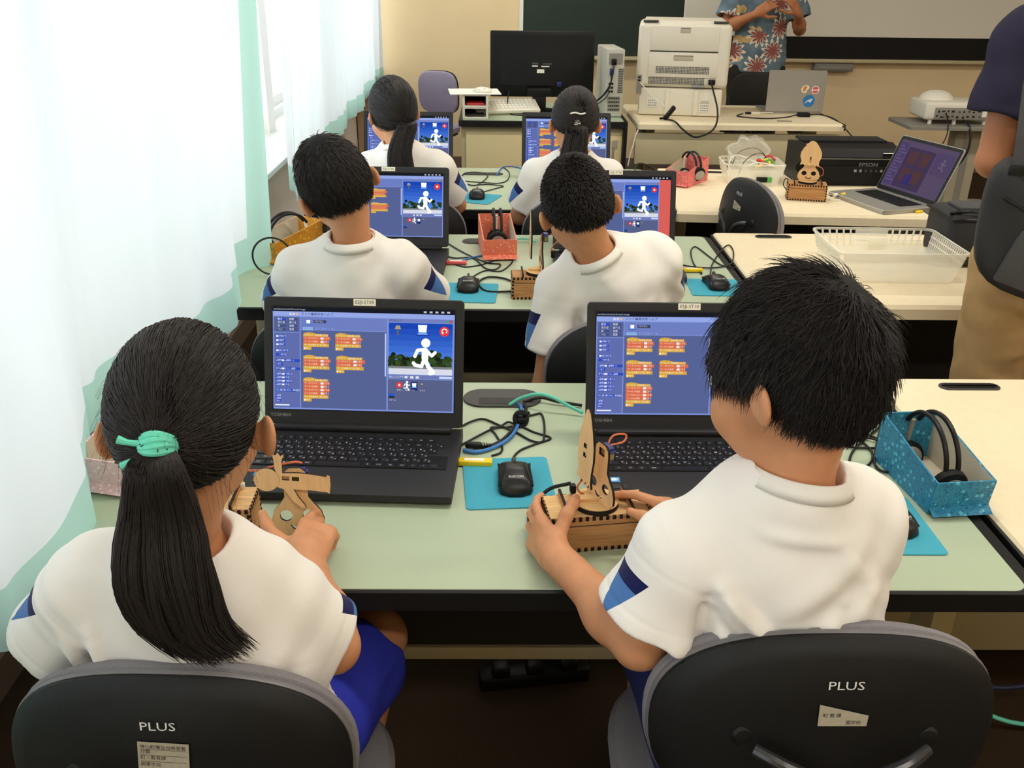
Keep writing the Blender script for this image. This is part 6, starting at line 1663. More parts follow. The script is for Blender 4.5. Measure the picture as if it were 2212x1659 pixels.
# near boy looking down to the left
bJ = dict(seated(0.385, 0.985), lat=(0.985, 0.10, 0.04), chest=(0.368, 1.005, 0.825), sL=(0.240, 0.985, 0.858), sR=(0.462, 1.03, 0.885),
          eL=(0.190, 0.970, 0.730), eR=(0.475, 1.13, 0.73), wL=(0.088, 1.152, 0.738), wR=(0.310, 1.205, 0.765))
bF = [((0.27, 0.90, 0.86), (0.40, 0.90, 0.72), 0.010, 0.010), ((0.27, 0.90, 0.82), (0.36, 0.89, 0.70), -0.009, 0.009), ((0.42, 0.91, 0.84), (0.36, 0.885, 0.70), 0.009, 0.010), ((0.45, 0.94, 0.80), (0.40, 0.91, 0.70), -0.009, 0.009), ((0.31, 0.91, 0.93), (0.42, 0.92, 0.92), 0.004, 0.010), ((0.20, 0.94, 0.80), (0.25, 0.93, 0.76), 0.007, 0.008), ((0.19, 0.95, 0.76), (0.25, 0.94, 0.72), -0.006, 0.008),((0.28, 0.91, 0.86), (0.30, 0.89, 0.70), 0.009, 0.016), ((0.33, 0.90, 0.82), (0.44, 0.92, 0.90), 0.006, 0.02), ((0.36, 0.895, 0.76), (0.46, 0.93, 0.84), 0.006, 0.014), ((0.34, 0.89, 0.70), (0.42, 0.90, 0.78), 0.006, 0.012), ((0.255, 0.93, 0.84), (0.26, 0.91, 0.68), -0.012, 0.012), ((0.22, 0.93, 0.78), (0.23, 0.92, 0.72), 0.006, 0.010), ((0.46, 0.94, 0.86), (0.44, 0.93, 0.72), 0.005, 0.02)]
FRONT = lambda u: np.clip(u[:, 1], 0, 1)
person('person', dict(label='boy with thick spiky black hair, seated at the near desk holding a wooden robot', base=(0.385, 1.0, 0), seed=5, h=0.0032, H=(0.354, 1.022, 1.098), Hr=(0.80, 0.30, 0.08), N=(0.366, 0.992, 0.962), J=bJ, s=1.05, ar=1.03,
    hands=dict(L=dict(W=(0.088, 1.152, 0.738), sc=0.86, f=(-0.36, 0.93, -0.02), n=(-0.86, -0.33, 0.30), thumb=1, curls=((0.15, 0.35, 0.3), (0.15, 0.4, 0.35), (0.2, 0.45, 0.4), (0.3, 0.5, 0.4)), th=((0.85, 0.40, -0.30), (0.35, 0.70, -0.62), (0.05, 0.80, -0.60))),
               R=dict(W=(0.310, 1.205, 0.765), f=(-0.75, 0.60, 0.12), n=(0.35, 0.30, 0.88), thumb=-1, curls=((0.1, 0.25, 0.2), (0.15, 0.3, 0.2), (0.3, 0.5, 0.4), (0.4, 0.6, 0.4)), th=((0.55, 0.75, -0.35), (0.30, 0.92, -0.25), (0.1, 0.98, -0.1)))),
    hair=dict(kind='short', n=19000, cap=0.010, front=0.42, whorl=(0.08, -0.62, 0.76), len=lambda u: np.where(u[:, 2] > 0.1, 0.046, 0.036) + 0.020 * FRONT(u) - 0.014 * np.clip(-u[:, 2] - 0.2, 0, 1), lift=lambda u: 0.20 + 0.26 * np.clip(u[:, 2], 0, 1) * np.clip(-u[:, 1] + 0.3, 0, 1), jit=0.11, jd=0.20, clump=14, grav=0.32, comb=(0, 0.25, -0.25),
              rad=(0.0006, 0.0006, 0.0006, 0.0005, 0.00035, 0.0001)),
    shirt=dict(w=0.150, wb=0.150, len=0.70, r0=0.060, r1=0.080, folds=bF, sc=0.85, outL=(0, -0.25, 0.55), outR=(0, -0.1, 0)), legs_mat='navy'))

# middle row
mJ = dict(seated(-0.36, 2.12), lat=(1, 0, 0.02), chest=(-0.360, 2.14, 0.805), sL=(-0.475, 2.15, 0.858), sR=(-0.238, 2.14, 0.875), eL=(-0.555, 2.27, 0.70), eR=(-0.165, 2.28, 0.715), wL=(-0.46, 2.46, 0.735), wR=(-0.27, 2.49, 0.735))
person('person', dict(label='boy with smooth black hair tilting his head left, seated in the middle row', base=(-0.36, 2.13, 0), seed=7, h=0.0045, ear=0.005, coarse_hands=True, H=(-0.374, 2.125, 1.074), Hr=(0.25, 0.42, -0.40), N=(-0.340, 2.115, 0.945), J=mJ, s=0.97,
    hands=dict(R=dict(W=(-0.27, 2.49, 0.737), f=(-0.3, 0.95, 0), n=(0, 0, 1), thumb=-1, curls=LOOSE), L=dict(W=(-0.46, 2.46, 0.737), f=(0.3, 0.95, 0), n=(0, 0, 1), thumb=1, curls=LOOSE)),
    hair=dict(kind='short', n=6500, cap=0.009, whorl=(0.0, -0.55, 0.83), len=lambda u: 0.040 + 0.012 * FRONT(u) - 0.02 * np.clip(-u[:, 2], 0, 1), lift=lambda u: 0.16 + 0.1 * np.clip(u[:, 2], 0, 1), jit=0.08, jd=0.15, grav=0.25, rad=(0.0011, 0.0011, 0.0011, 0.001, 0.0007, 0.0002)),
    shirt=dict(w=0.140, wb=0.150, len=0.72, r0=0.060, r1=0.076, h=0.0045, sc=1.1, folds=[((-0.45, 2.07, 0.76), (-0.40, 2.04, 0.64), 0.008, 0.016), ((-0.27, 2.07, 0.78), (-0.31, 2.04, 0.66), 0.008, 0.016), ((-0.44, 2.07, 0.80), (-0.445, 2.05, 0.66), -0.009, 0.012), ((-0.265, 2.08, 0.80), (-0.27, 2.05, 0.66), -0.008, 0.012)], outR=(0, -0.3, 0), outL=(0, -0.3, 0))))
rJ = dict(seated(0.30, 2.11), lat=(0.97, 0.10, 0.22), chest=(0.268, 2.13, 0.820), sL=(0.150, 2.10, 0.828), sR=(0.378, 2.15, 0.895), eL=(0.120, 2.06, 0.60), eR=(0.415, 2.28, 0.72), wL=(0.170, 2.16, 0.43), wR=(0.33, 2.47, 0.735))
person('person', dict(label='boy with close cropped hair, seated in the middle row with one arm hanging', base=(0.28, 2.12, 0), seed=9, h=0.0045, ear=0.005, coarse_hands=True, H=(0.180, 2.10, 1.040), Hr=(0.10, 0.40, -0.22), N=(0.232, 2.09, 0.918), J=rJ, s=0.97,
    hands=dict(R=dict(W=(0.33, 2.47, 0.737), f=(-0.3, 0.95, 0), n=(0, 0, 1), thumb=-1, curls=LOOSE), L=dict(W=(0.170, 2.16, 0.43), f=(0.2, 0.5, -0.8), n=(-1, 0, 0), thumb=1, curls=LOOSE)),
    hair=dict(kind='short', n=9000, cap=0.0035, whorl=(0.0, -0.4, 0.9), len=lambda u: np.full(len(u), 0.010), lift=lambda u: np.full(len(u), 0.8), jit=0.2, jd=0.3, grav=0.0, rad=(0.0011, 0.0011, 0.001, 0.0009, 0.0007, 0.0003)),
    shirt=dict(w=0.140, wb=0.145, len=0.62, r0=0.060, r1=0.074, h=0.0045, sc=1.25, folds=[((0.185, 2.05, 0.80), (0.20, 2.03, 0.66), -0.010, 0.012), ((0.21, 2.04, 0.78), (0.23, 2.03, 0.64), 0.008, 0.014), ((0.36, 2.06, 0.82), (0.33, 2.04, 0.70), 0.006, 0.014)], outL=(0, -0.25, 0), outR=(0, -0.3, 0)), legs_mat='navy'))

# far row: two girls with ponytails
fJ = dict(seated(-0.33, 3.26), lat=(1, 0, 0.03), chest=(-0.335, 3.27, 0.825), sL=(-0.445, 3.26, 0.880), sR=(-0.215, 3.26, 0.885), eL=(-0.50, 3.40, 0.72), eR=(-0.155, 3.36, 0.735), wL=(-0.42, 3.58, 0.735), wR=(-0.20, 3.57, 0.735))
person('person', dict(label='girl with a long straight ponytail, seated at the far desk by the curtain', base=(-0.33, 3.27, 0), seed=11, h=0.006, coarse_hands=True, H=(-0.368, 3.285, 1.075), Hr=(0.42, 0.30, -0.05), N=(-0.345, 3.255, 0.955), J=fJ, s=0.97,
    hands=dict(R=dict(W=(-0.20, 3.57, 0.737), f=(-0.2, 0.95, 0), n=(0, 0, 1), thumb=-1, curls=LOOSE), L=dict(W=(-0.42, 3.58, 0.737), f=(0.2, 0.95, 0), n=(0, 0, 1), thumb=1, curls=LOOSE)),
    hair=dict(kind='tied', nape=-0.98, n=3500, tie=(0.018, -0.094, -0.050), cap=0.009, rad0=0.0014, wisps=160, tail=[(-0.335, 3.185, 1.02), (-0.332, 3.165, 0.97), (-0.330, 3.155, 0.91), (-0.328, 3.152, 0.84), (-0.325, 3.15, 0.76)], width=[0.026, 0.036, 0.042, 0.046, 0.044], flat=0.6, ntail=2200, rad1=0.0016, ragged=0.1),
    extras=[tie_ring((0.018, -0.096, -0.052), 0.020, 'hair_base', False)],
    shirt=dict(w=0.135, wb=0.145, len=0.74, r0=0.056, r1=0.070, h=0.006, sc=1.1, folds=[((-0.40, 3.19, 0.84), (-0.41, 3.17, 0.70), 0.006, 0.014), ((-0.25, 3.20, 0.80), (-0.27, 3.18, 0.70), 0.006, 0.014)], outR=(0, -0.2, 0))))
qJ = dict(seated(0.26, 3.27), lat=(1, 0, 0), chest=(0.258, 3.28, 0.800), sL=(0.140, 3.27, 0.860), sR=(0.378, 3.27, 0.860), eL=(0.078, 3.33, 0.705), eR=(0.44, 3.40, 0.72), wL=(0.13, 3.53, 0.735), wR=(0.36, 3.58, 0.735))
person('person', dict(label='girl with a low ponytail and a white hair clip, seated at the far desk', base=(0.26, 3.28, 0), seed=13, h=0.006, coarse_hands=True, H=(0.263, 3.30, 1.045), Hr=(0.0, 0.35, 0.02), N=(0.262, 3.265, 0.925), J=qJ, s=0.97,
    hands=dict(R=dict(W=(0.36, 3.58, 0.737), f=(-0.2, 0.95, 0), n=(0, 0, 1), thumb=-1, curls=LOOSE), L=dict(W=(0.13, 3.53, 0.737), f=(0.2, 0.95, 0), n=(0, 0, 1), thumb=1, curls=LOOSE)),
    hair=dict(kind='tied', n=3500, tie=(0.0, -0.100, -0.030), cap=0.008, rad0=0.0014, wisps=60, tail=[(0.258, 3.19, 1.005), (0.254, 3.165, 0.975), (0.252, 3.155, 0.93), (0.256, 3.16, 0.88), (0.262, 3.165, 0.83)], width=[0.020, 0.040, 0.046, 0.042, 0.028], flat=0.7, ntail=1600, rad1=0.0016, ragged=0.14),
    extras=[('hair_clip', lambda root, base, hl: MB().tube([Vector(hl((x, -0.122 + 0.9 * x * x, 0.000 + (0.004 if k % 2 else 0)))) - base for k, x in enumerate((-0.026, -0.010, 0.010, 0.026, 0.010, -0.010))], 0.0028, 8, closed=True).build('hair_clip', 'white_plastic', root)),
            tie_ring((0.0, -0.102, -0.032), 0.013, 'white_plastic', False, 0.0022)],
    shirt=dict(w=0.135, wb=0.145, len=0.72, r0=0.058, r1=0.074, h=0.006, sc=1.1, folds=[((0.18, 3.20, 0.80), (0.19, 3.18, 0.68), -0.007, 0.014)], outR=(0, -0.3, 0), outL=(0, -0.4, 0))))
# ------------------------------------------------------------------ things on the computer desk
r = empty('monitor', (0.262, 5.99, 0.7005), 0.0, 'black monitor seen from behind on the computer desk', 'monitor')
MB().rbox((0, 0.01, 0.275), (0.64, 0.028, 0.385), 0.008).build('bezel', 'black', r)
MB().loft([[Vector((sx * 0.305, -0.003, 0.275 + sz * 0.175)) for sx, sz in ((-1, -1), (1, -1), (1, 1), (-1, 1))], [Vector((sx * 0.262, -0.022, 0.262 + sz * 0.115)) for sx, sz in ((-1, -1), (1, -1), (1, 1), (-1, 1))], [Vector((sx * 0.25, -0.030, 0.260 + sz * 0.105)) for sx, sz in ((-1, -1), (1, -1), (1, 1), (-1, 1))]]).build('rear_cover', 'black_matte', r)
l = MB().box((-0.01, -0.031, 0.238), (0.045, 0.002, 0.022)).box((-0.045, -0.031, 0.268), (0.035, 0.002, 0.007)).box((0.018, -0.031, 0.266), (0.05, 0.002, 0.007)).build('rating_label', 'paper', r, smooth=False)
t = MB(); add_text(t, 'MODEL', 0.012, TR((-0.045, -0.0315, 0.283), rx=PI / 2)); add_text(t, 'AC 100-240V', 0.010, TR((0.03, -0.0315, 0.281), rx=PI / 2)); t.build('label_print', 'grey_print', l, smooth=False)
MB().rbox((0.105, -0.038, 0.165), (0.03, 0.03, 0.028), 0.004).build('video_plug', 'servo', r)
MB().rbox((-0.015, -0.02, 0.115), (0.15, 0.05, 0.05), 0.006).build('neck_mount', 'black', r)
MB().rbox((-0.015, -0.02, 0.055), (0.085, 0.035, 0.11), 0.006).build('neck', 'black', r)
MB().lathe([(0.001, 0), (0.115, 0), (0.115, 0.008), (0.10, 0.014), (0.001, 0.018)], 32, X=TR((-0.015, -0.03, 0)) @ Matrix.Diagonal((1.0, 0.8, 1, 1))).build('foot', 'black', r)
r = empty('computer_tower', (0.685, 5.745, 0.7005), 0.06, 'slim grey computer tower beside the black monitor, ports facing the class', 'computer')
MB().rbox((0, 0.185, 0.195), (0.105, 0.37, 0.385), 0.006).build('case', mat('tower_grey', S(190, 188, 178), 0.45), r)
MB().box((0.0, -0.001, 0.335), (0.08, 0.004, 0.06)).build('power_unit', 'grey_plastic', r, smooth=False)
MB().rbox((-0.012, -0.01, 0.318), (0.028, 0.03, 0.035), 0.004).build('power_plug', 'black', r)
MB().rbox((-0.025, -0.008, 0.262), (0.016, 0.02, 0.04), 0.003).build('video_plug', 'servo', r)
v = MB()
for i in range(5):
    for j in range(14): v.box((0.022 + i * 0.006, -0.0005, 0.145 + j * 0.010), (0.004, 0.003, 0.006))
v.build('vent_holes', 'black_edge', r, smooth=False, kind='stuff')
for i in range(6): MB().box((-0.03 + (i % 2) * 0.016, -0.001, 0.15 + (i // 2) * 0.022), (0.012, 0.004, 0.012)).build('port', 'black_edge', r, smooth=False)
for k in range(4):
    b_ = MB().box((0, -0.001, 0.045 + 0.022 * k), (0.078, 0.003, 0.018)).build('slot_cover', 'grey_plastic', r, smooth=False)
    hs = MB()
    for q in range(6): hs.box((-0.028 + q * 0.011, -0.003, 0.045 + 0.022 * k), (0.007, 0.002, 0.009))
    hs.build('slot_vents', 'black_edge', b_, smooth=False, kind='stuff')
for i, pts in enumerate([[(-0.012, -0.025, 0.31), (-0.02, -0.05, 0.25), (-0.04, -0.045, 0.17), (-0.085, -0.02, 0.11), (-0.14, 0.0, 0.07)], [(-0.025, -0.018, 0.25), (-0.03, -0.04, 0.2), (-0.07, -0.02, 0.13), (-0.15, 0.01, 0.06)], [(-0.03, -0.01, 0.15), (-0.06, -0.03, 0.11), (-0.13, 0.02, 0.05)]]):
    o = MB().tube([Vector(p) + Vector((0.685, 5.745, 0.70)) for p in pts], [0.004, 0.0035, 0.003][i], 8).build('cable', ['cable_black', 'cable_black', 'cable_navy'][i], None, angle=None)
    tag(o, ['black power cable hanging from the grey computer tower', 'black video cable hanging from the grey computer tower', 'navy cable from a port of the grey computer tower'][i], 'cable', 'cables on the desks')
for i, (pts, mm, lab) in enumerate([([(0.06, 5.90, 0.83), (0.05, 5.86, 0.76), (0.07, 5.80, 0.706), (0.14, 5.76, 0.704), (0.22, 5.74, 0.704)], 'cable_black', 'black cable hanging below the left of the monitor'),
                                ([(0.15, 5.86, 0.72), (0.2, 5.80, 0.705), (0.25, 5.72, 0.704), (0.27, 5.70, 0.704)], 'cable_white', 'white cable crossing the monitor foot'),
                                ([(0.40, 5.84, 0.71), (0.36, 5.76, 0.704), (0.33, 5.70, 0.704)], 'cable_white', 'short white cable right of the monitor foot')]):
    tag(MB().tube(pts, 0.004, 8).build('cable', mm, None, angle=None), lab, 'cable', 'cables on the desks')
r = empty('desk_organizer', (-0.142, 5.68, 0.7005), 0.03, 'white two storey desk tray with papers on the computer desk', 'tray')
for z in (0.004, 0.068, 0.132): MB().rbox((0, 0.06, z), (0.15, 0.22, 0.008), 0.003).build('shelf_board', 'white_plastic', r)
for sx in (-1, 1): MB().rbox((sx * 0.069, 0.06, 0.068), (0.014, 0.22, 0.124), 0.004).build('side_wall', 'white_plastic', r)
MB().box((0, -0.045, 0.066), (0.128, 0.006, 0.018)).build('front_rail', 'white_plastic', r, smooth=False)
MB().box((0, 0.165, 0.068), (0.13, 0.006, 0.124)).build('back_wall', 'black_matte', r, smooth=False)
for z, m_ in ((0.015, 'ink'), (0.080, 'red')): o = MB().rbox((0.0, 0.05, z), (0.10, 0.16, 0.012), 0.002).build('papers', m_, r)
o = MB().box((0, 0, 0.0005), (0.30, 0.26, 0.004)).build('white_board_sheet', 'paper', None, smooth=False); place(o, (-0.15, 5.75, 0.8395), 0.10); tag(o, 'white sheet lying over the desk tray', 'sheet')
cr = MB(); rr = random.Random(3)
bm = bmesh.new(); bmesh.ops.create_icosphere(bm, subdivisions=3, radius=1)
for v_ in bm.verts:
    n_ = 1 + 0.22 * math.sin(9 * v_.co.x + 3) * math.cos(8 * v_.co.y) + rr.uniform(-0.1, 0.1); v_.co = Vector((v_.co.x * 0.055 * n_, v_.co.y * 0.035 * n_, max(v_.co.z * 0.022 * n_, -0.004) + 0.005))
bm.verts.index_update(); cr.add([v_.co.copy() for v_ in bm.verts], [tuple(x.index for x in f.verts) for f in bm.faces]); bm.free()
o = cr.build('crumpled_tissue', 'paper', None, angle=20); place(o, (-0.10, 5.72, 0.8425)); tag(o, 'crumpled white tissue on the sheet over the tray', 'tissue')
r = empty('keyboard', (0.04, 5.86, 0.7005), 0.25, 'white keyboard half hidden behind the desk tray', 'keyboard')
MB().rbox((0, 0, 0.015), (0.40, 0.15, 0.022), 0.006, X=TR((0, 0, 0.03), rx=0.35)).build('base', 'white_plastic', r)
for i in range(14):
    for j in range(4):
        if i == 0 and j == 0: kq = MB().rbox((0, 0, 0), (0.019, 0.019, 0.008), 0.003).build('key', 'paper', r)
        else: kq = bpy.data.objects.new('key', kq.data); COL.objects.link(kq); kq.parent = r
        kq.matrix_local = TR((0, 0, 0.03), rx=0.35) @ TR((-0.16 + i * 0.0245, -0.045 + j * 0.03, 0.029))

# ------------------------------------------------------------------ laser printer
r = empty('laser_printer', (1.096, 5.82, 0.7005), -0.15, 'large off white laser printer, its back towards the class', 'printer')
pw = 'printer_white'
MB().rbox((0, 0.22, 0.082), (0.50, 0.44, 0.160), 0.014).build('paper_tray_unit', pw, r)
for sx in (-0.075, 0.095): MB().rbox((sx, -0.002, 0.082), (0.03, 0.012, 0.15), 0.005).build('tray_rib', pw, r)
MB().rbox((0, 0.23, 0.348), (0.545, 0.48, 0.362), 0.03, seg=4).build('main_body', pw, r)
MB().loft([[Vector((x * (1 - 0.06 * k), 0.23 + y * (1 - 0.08 * k), 0.52 + 0.022 * k)) for x, y in ((-0.25, -0.21), (0.25, -0.21), (0.25, 0.22), (-0.25, 0.22))] for k in (0, 0.6, 1)]).build('top_cover', pw, r)
for sx in (-1, 1): MB().rbox((sx * 0.205, 0.03, 0.537), (0.09, 0.05, 0.010), 0.004).build('grey_corner', 'dark_grey', r)
MB().rbox((0.0, -0.010, 0.445), (0.40, 0.012, 0.140), 0.006).build('upper_door', pw, r)
MB().rbox((0.0, -0.010, 0.298), (0.41, 0.012, 0.145), 0.006).build('lower_door', pw, r)
MB().box((0, -0.012, 0.374), (0.40, 0.012, 0.003)).build('door_gap', 'black_edge', r, smooth=False)
for w_, z_ in ((0.06, 0.492), (0.115, 0.338)):
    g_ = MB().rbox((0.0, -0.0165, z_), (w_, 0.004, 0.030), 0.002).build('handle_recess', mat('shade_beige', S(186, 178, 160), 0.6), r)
    MB().box((0, -0.019, z_ + 0.013), (w_ * 0.96, 0.004, 0.004)).build('handle_lip', 'grey_plastic', g_, smooth=False)
v = MB()
for i in range(36):
    for j in range(5): v.box((-0.155 + i * 0.0088, -0.0168, 0.252 + j * 0.0085), (0.0056, 0.002, 0.0055))
for i in range(38):
    for j in range(5): v.box((-0.195 + i * 0.0088, -0.0105, 0.190 + j * 0.0085), (0.0056, 0.003, 0.0055))
v.build('vent_holes', 'dark_grey', r, smooth=False, kind='stuff')
MB().rbox((-0.252, -0.0095, 0.182), (0.03, 0.006, 0.11), 0.002).build('port_strip', 'grey_plastic', r)
for z_ in (0.222, 0.205): MB().box((-0.252, -0.0135, z_), (0.014, 0.004, 0.010)).build('port', 'black', r, smooth=False)
MB().rbox((0.178, -0.022, 0.205), (0.040, 0.028, 0.030), 0.004).build('power_plug', 'black', r)
MB().box((0.10, -0.0105, 0.150 + 0.03), (0.075, 0.002, 0.014)).build('maker_label', 'grey_print', r, smooth=False)
for x_, z_, w_, h_ in ((-0.165, 0.075, 0.062, 0.046), (0.150, 0.052, 0.058, 0.046), (0.150, 0.090, 0.055, 0.014)):
    lb = MB().box((x_, -0.0035, z_), (w_, 0.003, h_)).build('label_sticker', 'paper', r, smooth=False)
    q = MB()
    for a_ in range(5):
        for b_ in range(3): q.box((x_ - w_ * 0.36 + a_ * w_ * 0.18, -0.0054, z_ - h_ * 0.3 + b_ * h_ * 0.3), (w_ * 0.13, 0.0008, h_ * 0.18))
    q.build('label_print', 'grey_print', lb, smooth=False)
pc = [(1.257, 5.74, 0.915), (1.262, 5.66, 0.86), (1.268, 5.54, 0.775), (1.258, 5.50, 0.70), (1.217, 5.49, 0.655), (1.138, 5.49, 0.632), (1.07, 5.505, 0.67), (1.028, 5.55, 0.708), (0.995, 5.65, 0.708)]
tag(MB().tube(pc, 0.0055, 8).build('power_cable', 'cable_black', None, angle=None), 'thick black power cable looping from the laser printer over the desk edge', 'cable', 'cables on the desks')
o = empty('power_plug', (1.0, 5.67, 0.712), 0.55, 'flat black plug lying before the laser printer', 'plug')
MB().rbox((0, 0, 0.02), (0.10, 0.02, 0.028), 0.006, X=TR((0.03, 0, 0.012), ry=-0.75)).build('plug_body', 'black', o)
MB().rbox((-0.03, 0, 0), (0.05, 0.016, 0.012), 0.004).build('plug_tip', 'black', o)
tag(MB().tube([(0.85, 5.83, 0.895), (0.88, 5.80, 0.86), (0.93, 5.77, 0.81), (1.0, 5.74, 0.765), (1.04, 5.72, 0.73)], 0.0035, 8).build('cable', 'cable_white', None, angle=None), 'thin white cable running across the back of the laser printer', 'cable', 'cables on the desks')
tag(MB().tube([(0.815, 5.545, 0.66), (0.80, 5.535, 0.63), (0.79, 5.53, 0.58), (0.775, 5.53, 0.52), (0.765, 5.53, 0.45)], 0.004, 8).build('cable', 'cable_white', None, angle=None), 'white cable hanging between the two teacher desks', 'cable', 'cables on the desks')

# ------------------------------------------------------------------ slim silver laptops
def slim_laptop(name, loc, rz, lean, label, screen=None, stickers=False, w=0.36, d=0.245):
    r = empty(name, loc, rz, label, 'laptop')
    MB().slab((0, -d / 2, 0.008), (w, d, 0.015), 0.012, 0, ch=0.002).build('base', 'silver', r)
    MB().box((0, -0.075, 0.0158), (w * 0.78, 0.105, 0.0006)).build('key_well', 'black', r, smooth=False)
    kk = MB()
    for j in range(6):
        for i in range(14): kk.box((-w * 0.36 + i * w * 0.0555, -0.032 - j * 0.0175, 0.0168), (w * 0.047, 0.0145, 0.0014))
    kk.build('keys', 'key', r, smooth=False, kind='stuff')
    MB().slab((0, -0.185, 0.0160), (0.12, 0.085, 0.0006), 0.004).build('touchpad', 'silver', r)
    X = TR((0, 0.004, 0.014)) @ Matrix.Rotation(PI / 2 - lean, 4, 'X')
    MB().slab((0, d / 2, -0.003), (w, d, 0.006), 0.012, 0, ch=0.001, X=X).build('lid', 'silver', r)
    MB().slab((0, d / 2, 0.0004), (w - 0.006, d - 0.006, 0.0006), 0.010, X=X).build('screen_glass', 'black', r)
    if screen: screen.build('screen', 'screen_dim', r, X @ TR((0, d / 2 + 0.002, 0.0009)))
    if stickers:
        Xr = X @ Matrix.Rotation(PI, 4, 'Y') @ TR((0, 0, 0.0062))
        a = Art(0.075, 0.058); a.circ(0.5, 0.5, 0.5, S(40, 116, 178), 28); a.lay()
        a.poly([(0.2, 0.72), (0.46, 0.5), (0.6, 0.62), (0.82, 0.24), (0.66, 0.5), (0.52, 0.40)], S(226, 240, 248)); a.stroke([(0.2, 0.72), (0.42, 0.44), (0.62, 0.64)], 0.03, S(226, 240, 248)); a.stroke([(0.42, 0.44), (0.78, 0.28), (0.62, 0.64)], 0.03, S(226, 240, 248))
        a.build('round_sticker', 'print', r, Xr @ TR((0.085, d * 0.26, 0)), 'blue round sticker')
        a = Art(0.048, 0.044); a.circ(0.5, 0.5, 0.5, S(238, 232, 226), 24); a.lay(); a.circ(0.5, 0.5, 0.42, S(214, 78, 84), 24); a.lay(); a.rect(0.08, 0.4, 0.92, 0.6, S(238, 232, 226)); a.lay(); a.rect(0.2, 0.46, 0.8, 0.54, S(190, 90, 96))
        a.build('round_sticker', 'print', r, Xr @ TR((0.118, d * 0.53, 0)), 'red and white round sticker')
        a = Art(0.06, 0.056); a.poly([(0.15, 0.3), (0.4, 0.12), (0.75, 0.15), (0.92, 0.42), (0.7, 0.6), (0.6, 0.95), (0.2, 0.92), (0.05, 0.6)], S(236, 226, 204)); a.lay(); a.poly([(0.25, 0.35), (0.45, 0.2), (0.7, 0.28), (0.6, 0.5), (0.5, 0.8), (0.22, 0.78)], S(196, 138, 66))
        a.build('cut_sticker', 'print', r, Xr @ TR((0.055, d * 0.56, 0)), 'plain cream and tan sticker')
    return r
a = Art(0.315, 0.195); a.rect(0, 0, 1, 1, S(150, 128, 170)); a.lay(); a.rect(0.02, 0.06, 0.16, 0.95, S(132, 112, 176)); a.rect(0.18, 0.12, 0.66, 0.95, S(118, 96, 140)); a.rect(0.68, 0.10, 0.98, 0.55, S(140, 118, 170)); a.lay()
for k in range(12): a.rect(0.03, 0.12 + k * 0.065, 0.03 + 0.06 + 0.04 * (k % 3), 0.15 + k * 0.065, S(166, 140, 200))
for k in range(4): a.rect(0.24 + 0.2 * (k % 2), 0.18 + 0.36 * (k // 2), 0.40 + 0.2 * (k % 2), 0.46 + 0.36 * (k // 2), S(140, 100, 108))
a.rect(0.32, 0.66, 0.46, 0.86, S(96, 84, 186)); a.lay(); runner_strokes(a, 0.84, 0.32, 0.14, S(178, 158, 196))
slim_laptop('open_laptop', (1.606, 3.635, 0.7005), -1.26, 0.40, 'open silver laptop with a dim purple screen on the corner of the cream desk', a, w=0.345, d=0.23)
slim_laptop('open_laptop', (1.848, 5.985, 0.7005), PI, -0.02, 'silver laptop with round stickers, lid towards the class', None, True)
o = empty('charger_brick', (1.875, 5.86, 0.7005), 0.0, 'small black charger brick below the stickered silver laptop', 'charger')
MB().rbox((0, 0, 0.012), (0.07, 0.05, 0.024), 0.004).build('brick', 'black_matte', o)
MB().cyl((-0.035, 0, 0.010), (-0.05, 0, 0.008), 0.005, 0.003, 10).build('cable_boot', 'black', o)
tag(MB().tube([(1.52, 5.94, 0.704), (1.46, 5.82, 0.704), (1.60, 5.74, 0.704), (1.75, 5.80, 0.704), (1.83, 5.86, 0.71)], 0.0035, 8).build('cable', 'cable_black', None, angle=None), 'black cable curving from the white adapter to the charger brick', 'cable', 'cables on the desks')
tag(MB().tube([(1.91, 5.87, 0.71), (2.00, 5.93, 0.704), (2.03, 5.75, 0.705), (2.02, 5.55, 0.690), (1.99, 5.2, 0.66), (1.90, 4.75, 0.72), (1.78, 4.35, 0.80), (1.66, 4.05, 0.845)], 0.0035, 8).build('cable', 'cable_black', None, angle=None), 'long black cable hanging from the printer desk to the black inkjet printer', 'cable', 'cables on the desks')
o = empty('adapter', (1.60, 5.955, 0.7005), 0.15, 'small white display adapter beside the stickered laptop', 'adapter')
MB().rbox((0, 0, 0.005), (0.06, 0.022, 0.010), 0.003).build('adapter_body', 'white_plastic', o)
MB().tube([(0.03, 0, 0.005), (0.07, 0.004, 0.006), (0.12, 0.004, 0.005)], 0.003, 8).build('adapter_lead', 'cable_white', o)
MB().rbox((-0.05, -0.01, 0.007), (0.035, 0.018, 0.013), 0.003).build('adapter_plug', 'black', o)

# ------------------------------------------------------------------ cream desk: inkjet printer, basket of leads
r = empty('inkjet_printer', (1.475, 3.985, 0.7005), 0.0, 'black inkjet printer standing behind the open silver laptop', 'printer')
prof = [(-0.085, 0.0), (0.15, 0.0), (0.15, 0.150), (0.02, 0.165), (-0.055, 0.150), (-0.085, 0.118)]
MB().loft([[Vector((x, y, z)) for y, z in prof] for x in (-0.205, -0.195, 0.195, 0.205)]).build('body', 'black', r)
MB().rbox((0, 0.075, 0.166), (0.36, 0.12, 0.010), 0.003).build('scanner_lid', 'black_matte', r)
MB().box((0, -0.0865, 0.112), (0.39, 0.003, 0.003)).build('front_line', 'grey_plastic', r, smooth=False)
MB().rbox((0, -0.086, 0.045), (0.37, 0.006, 0.075), 0.004).build('front_flap', 'black_matte', r)
t = MB(); add_text(t, 'EPSON', 0.022, TR((0.075, -0.0868, 0.088), rx=PI / 2), sx=1.2); t.build('brand_mark', 'grey_print', r, smooth=False)
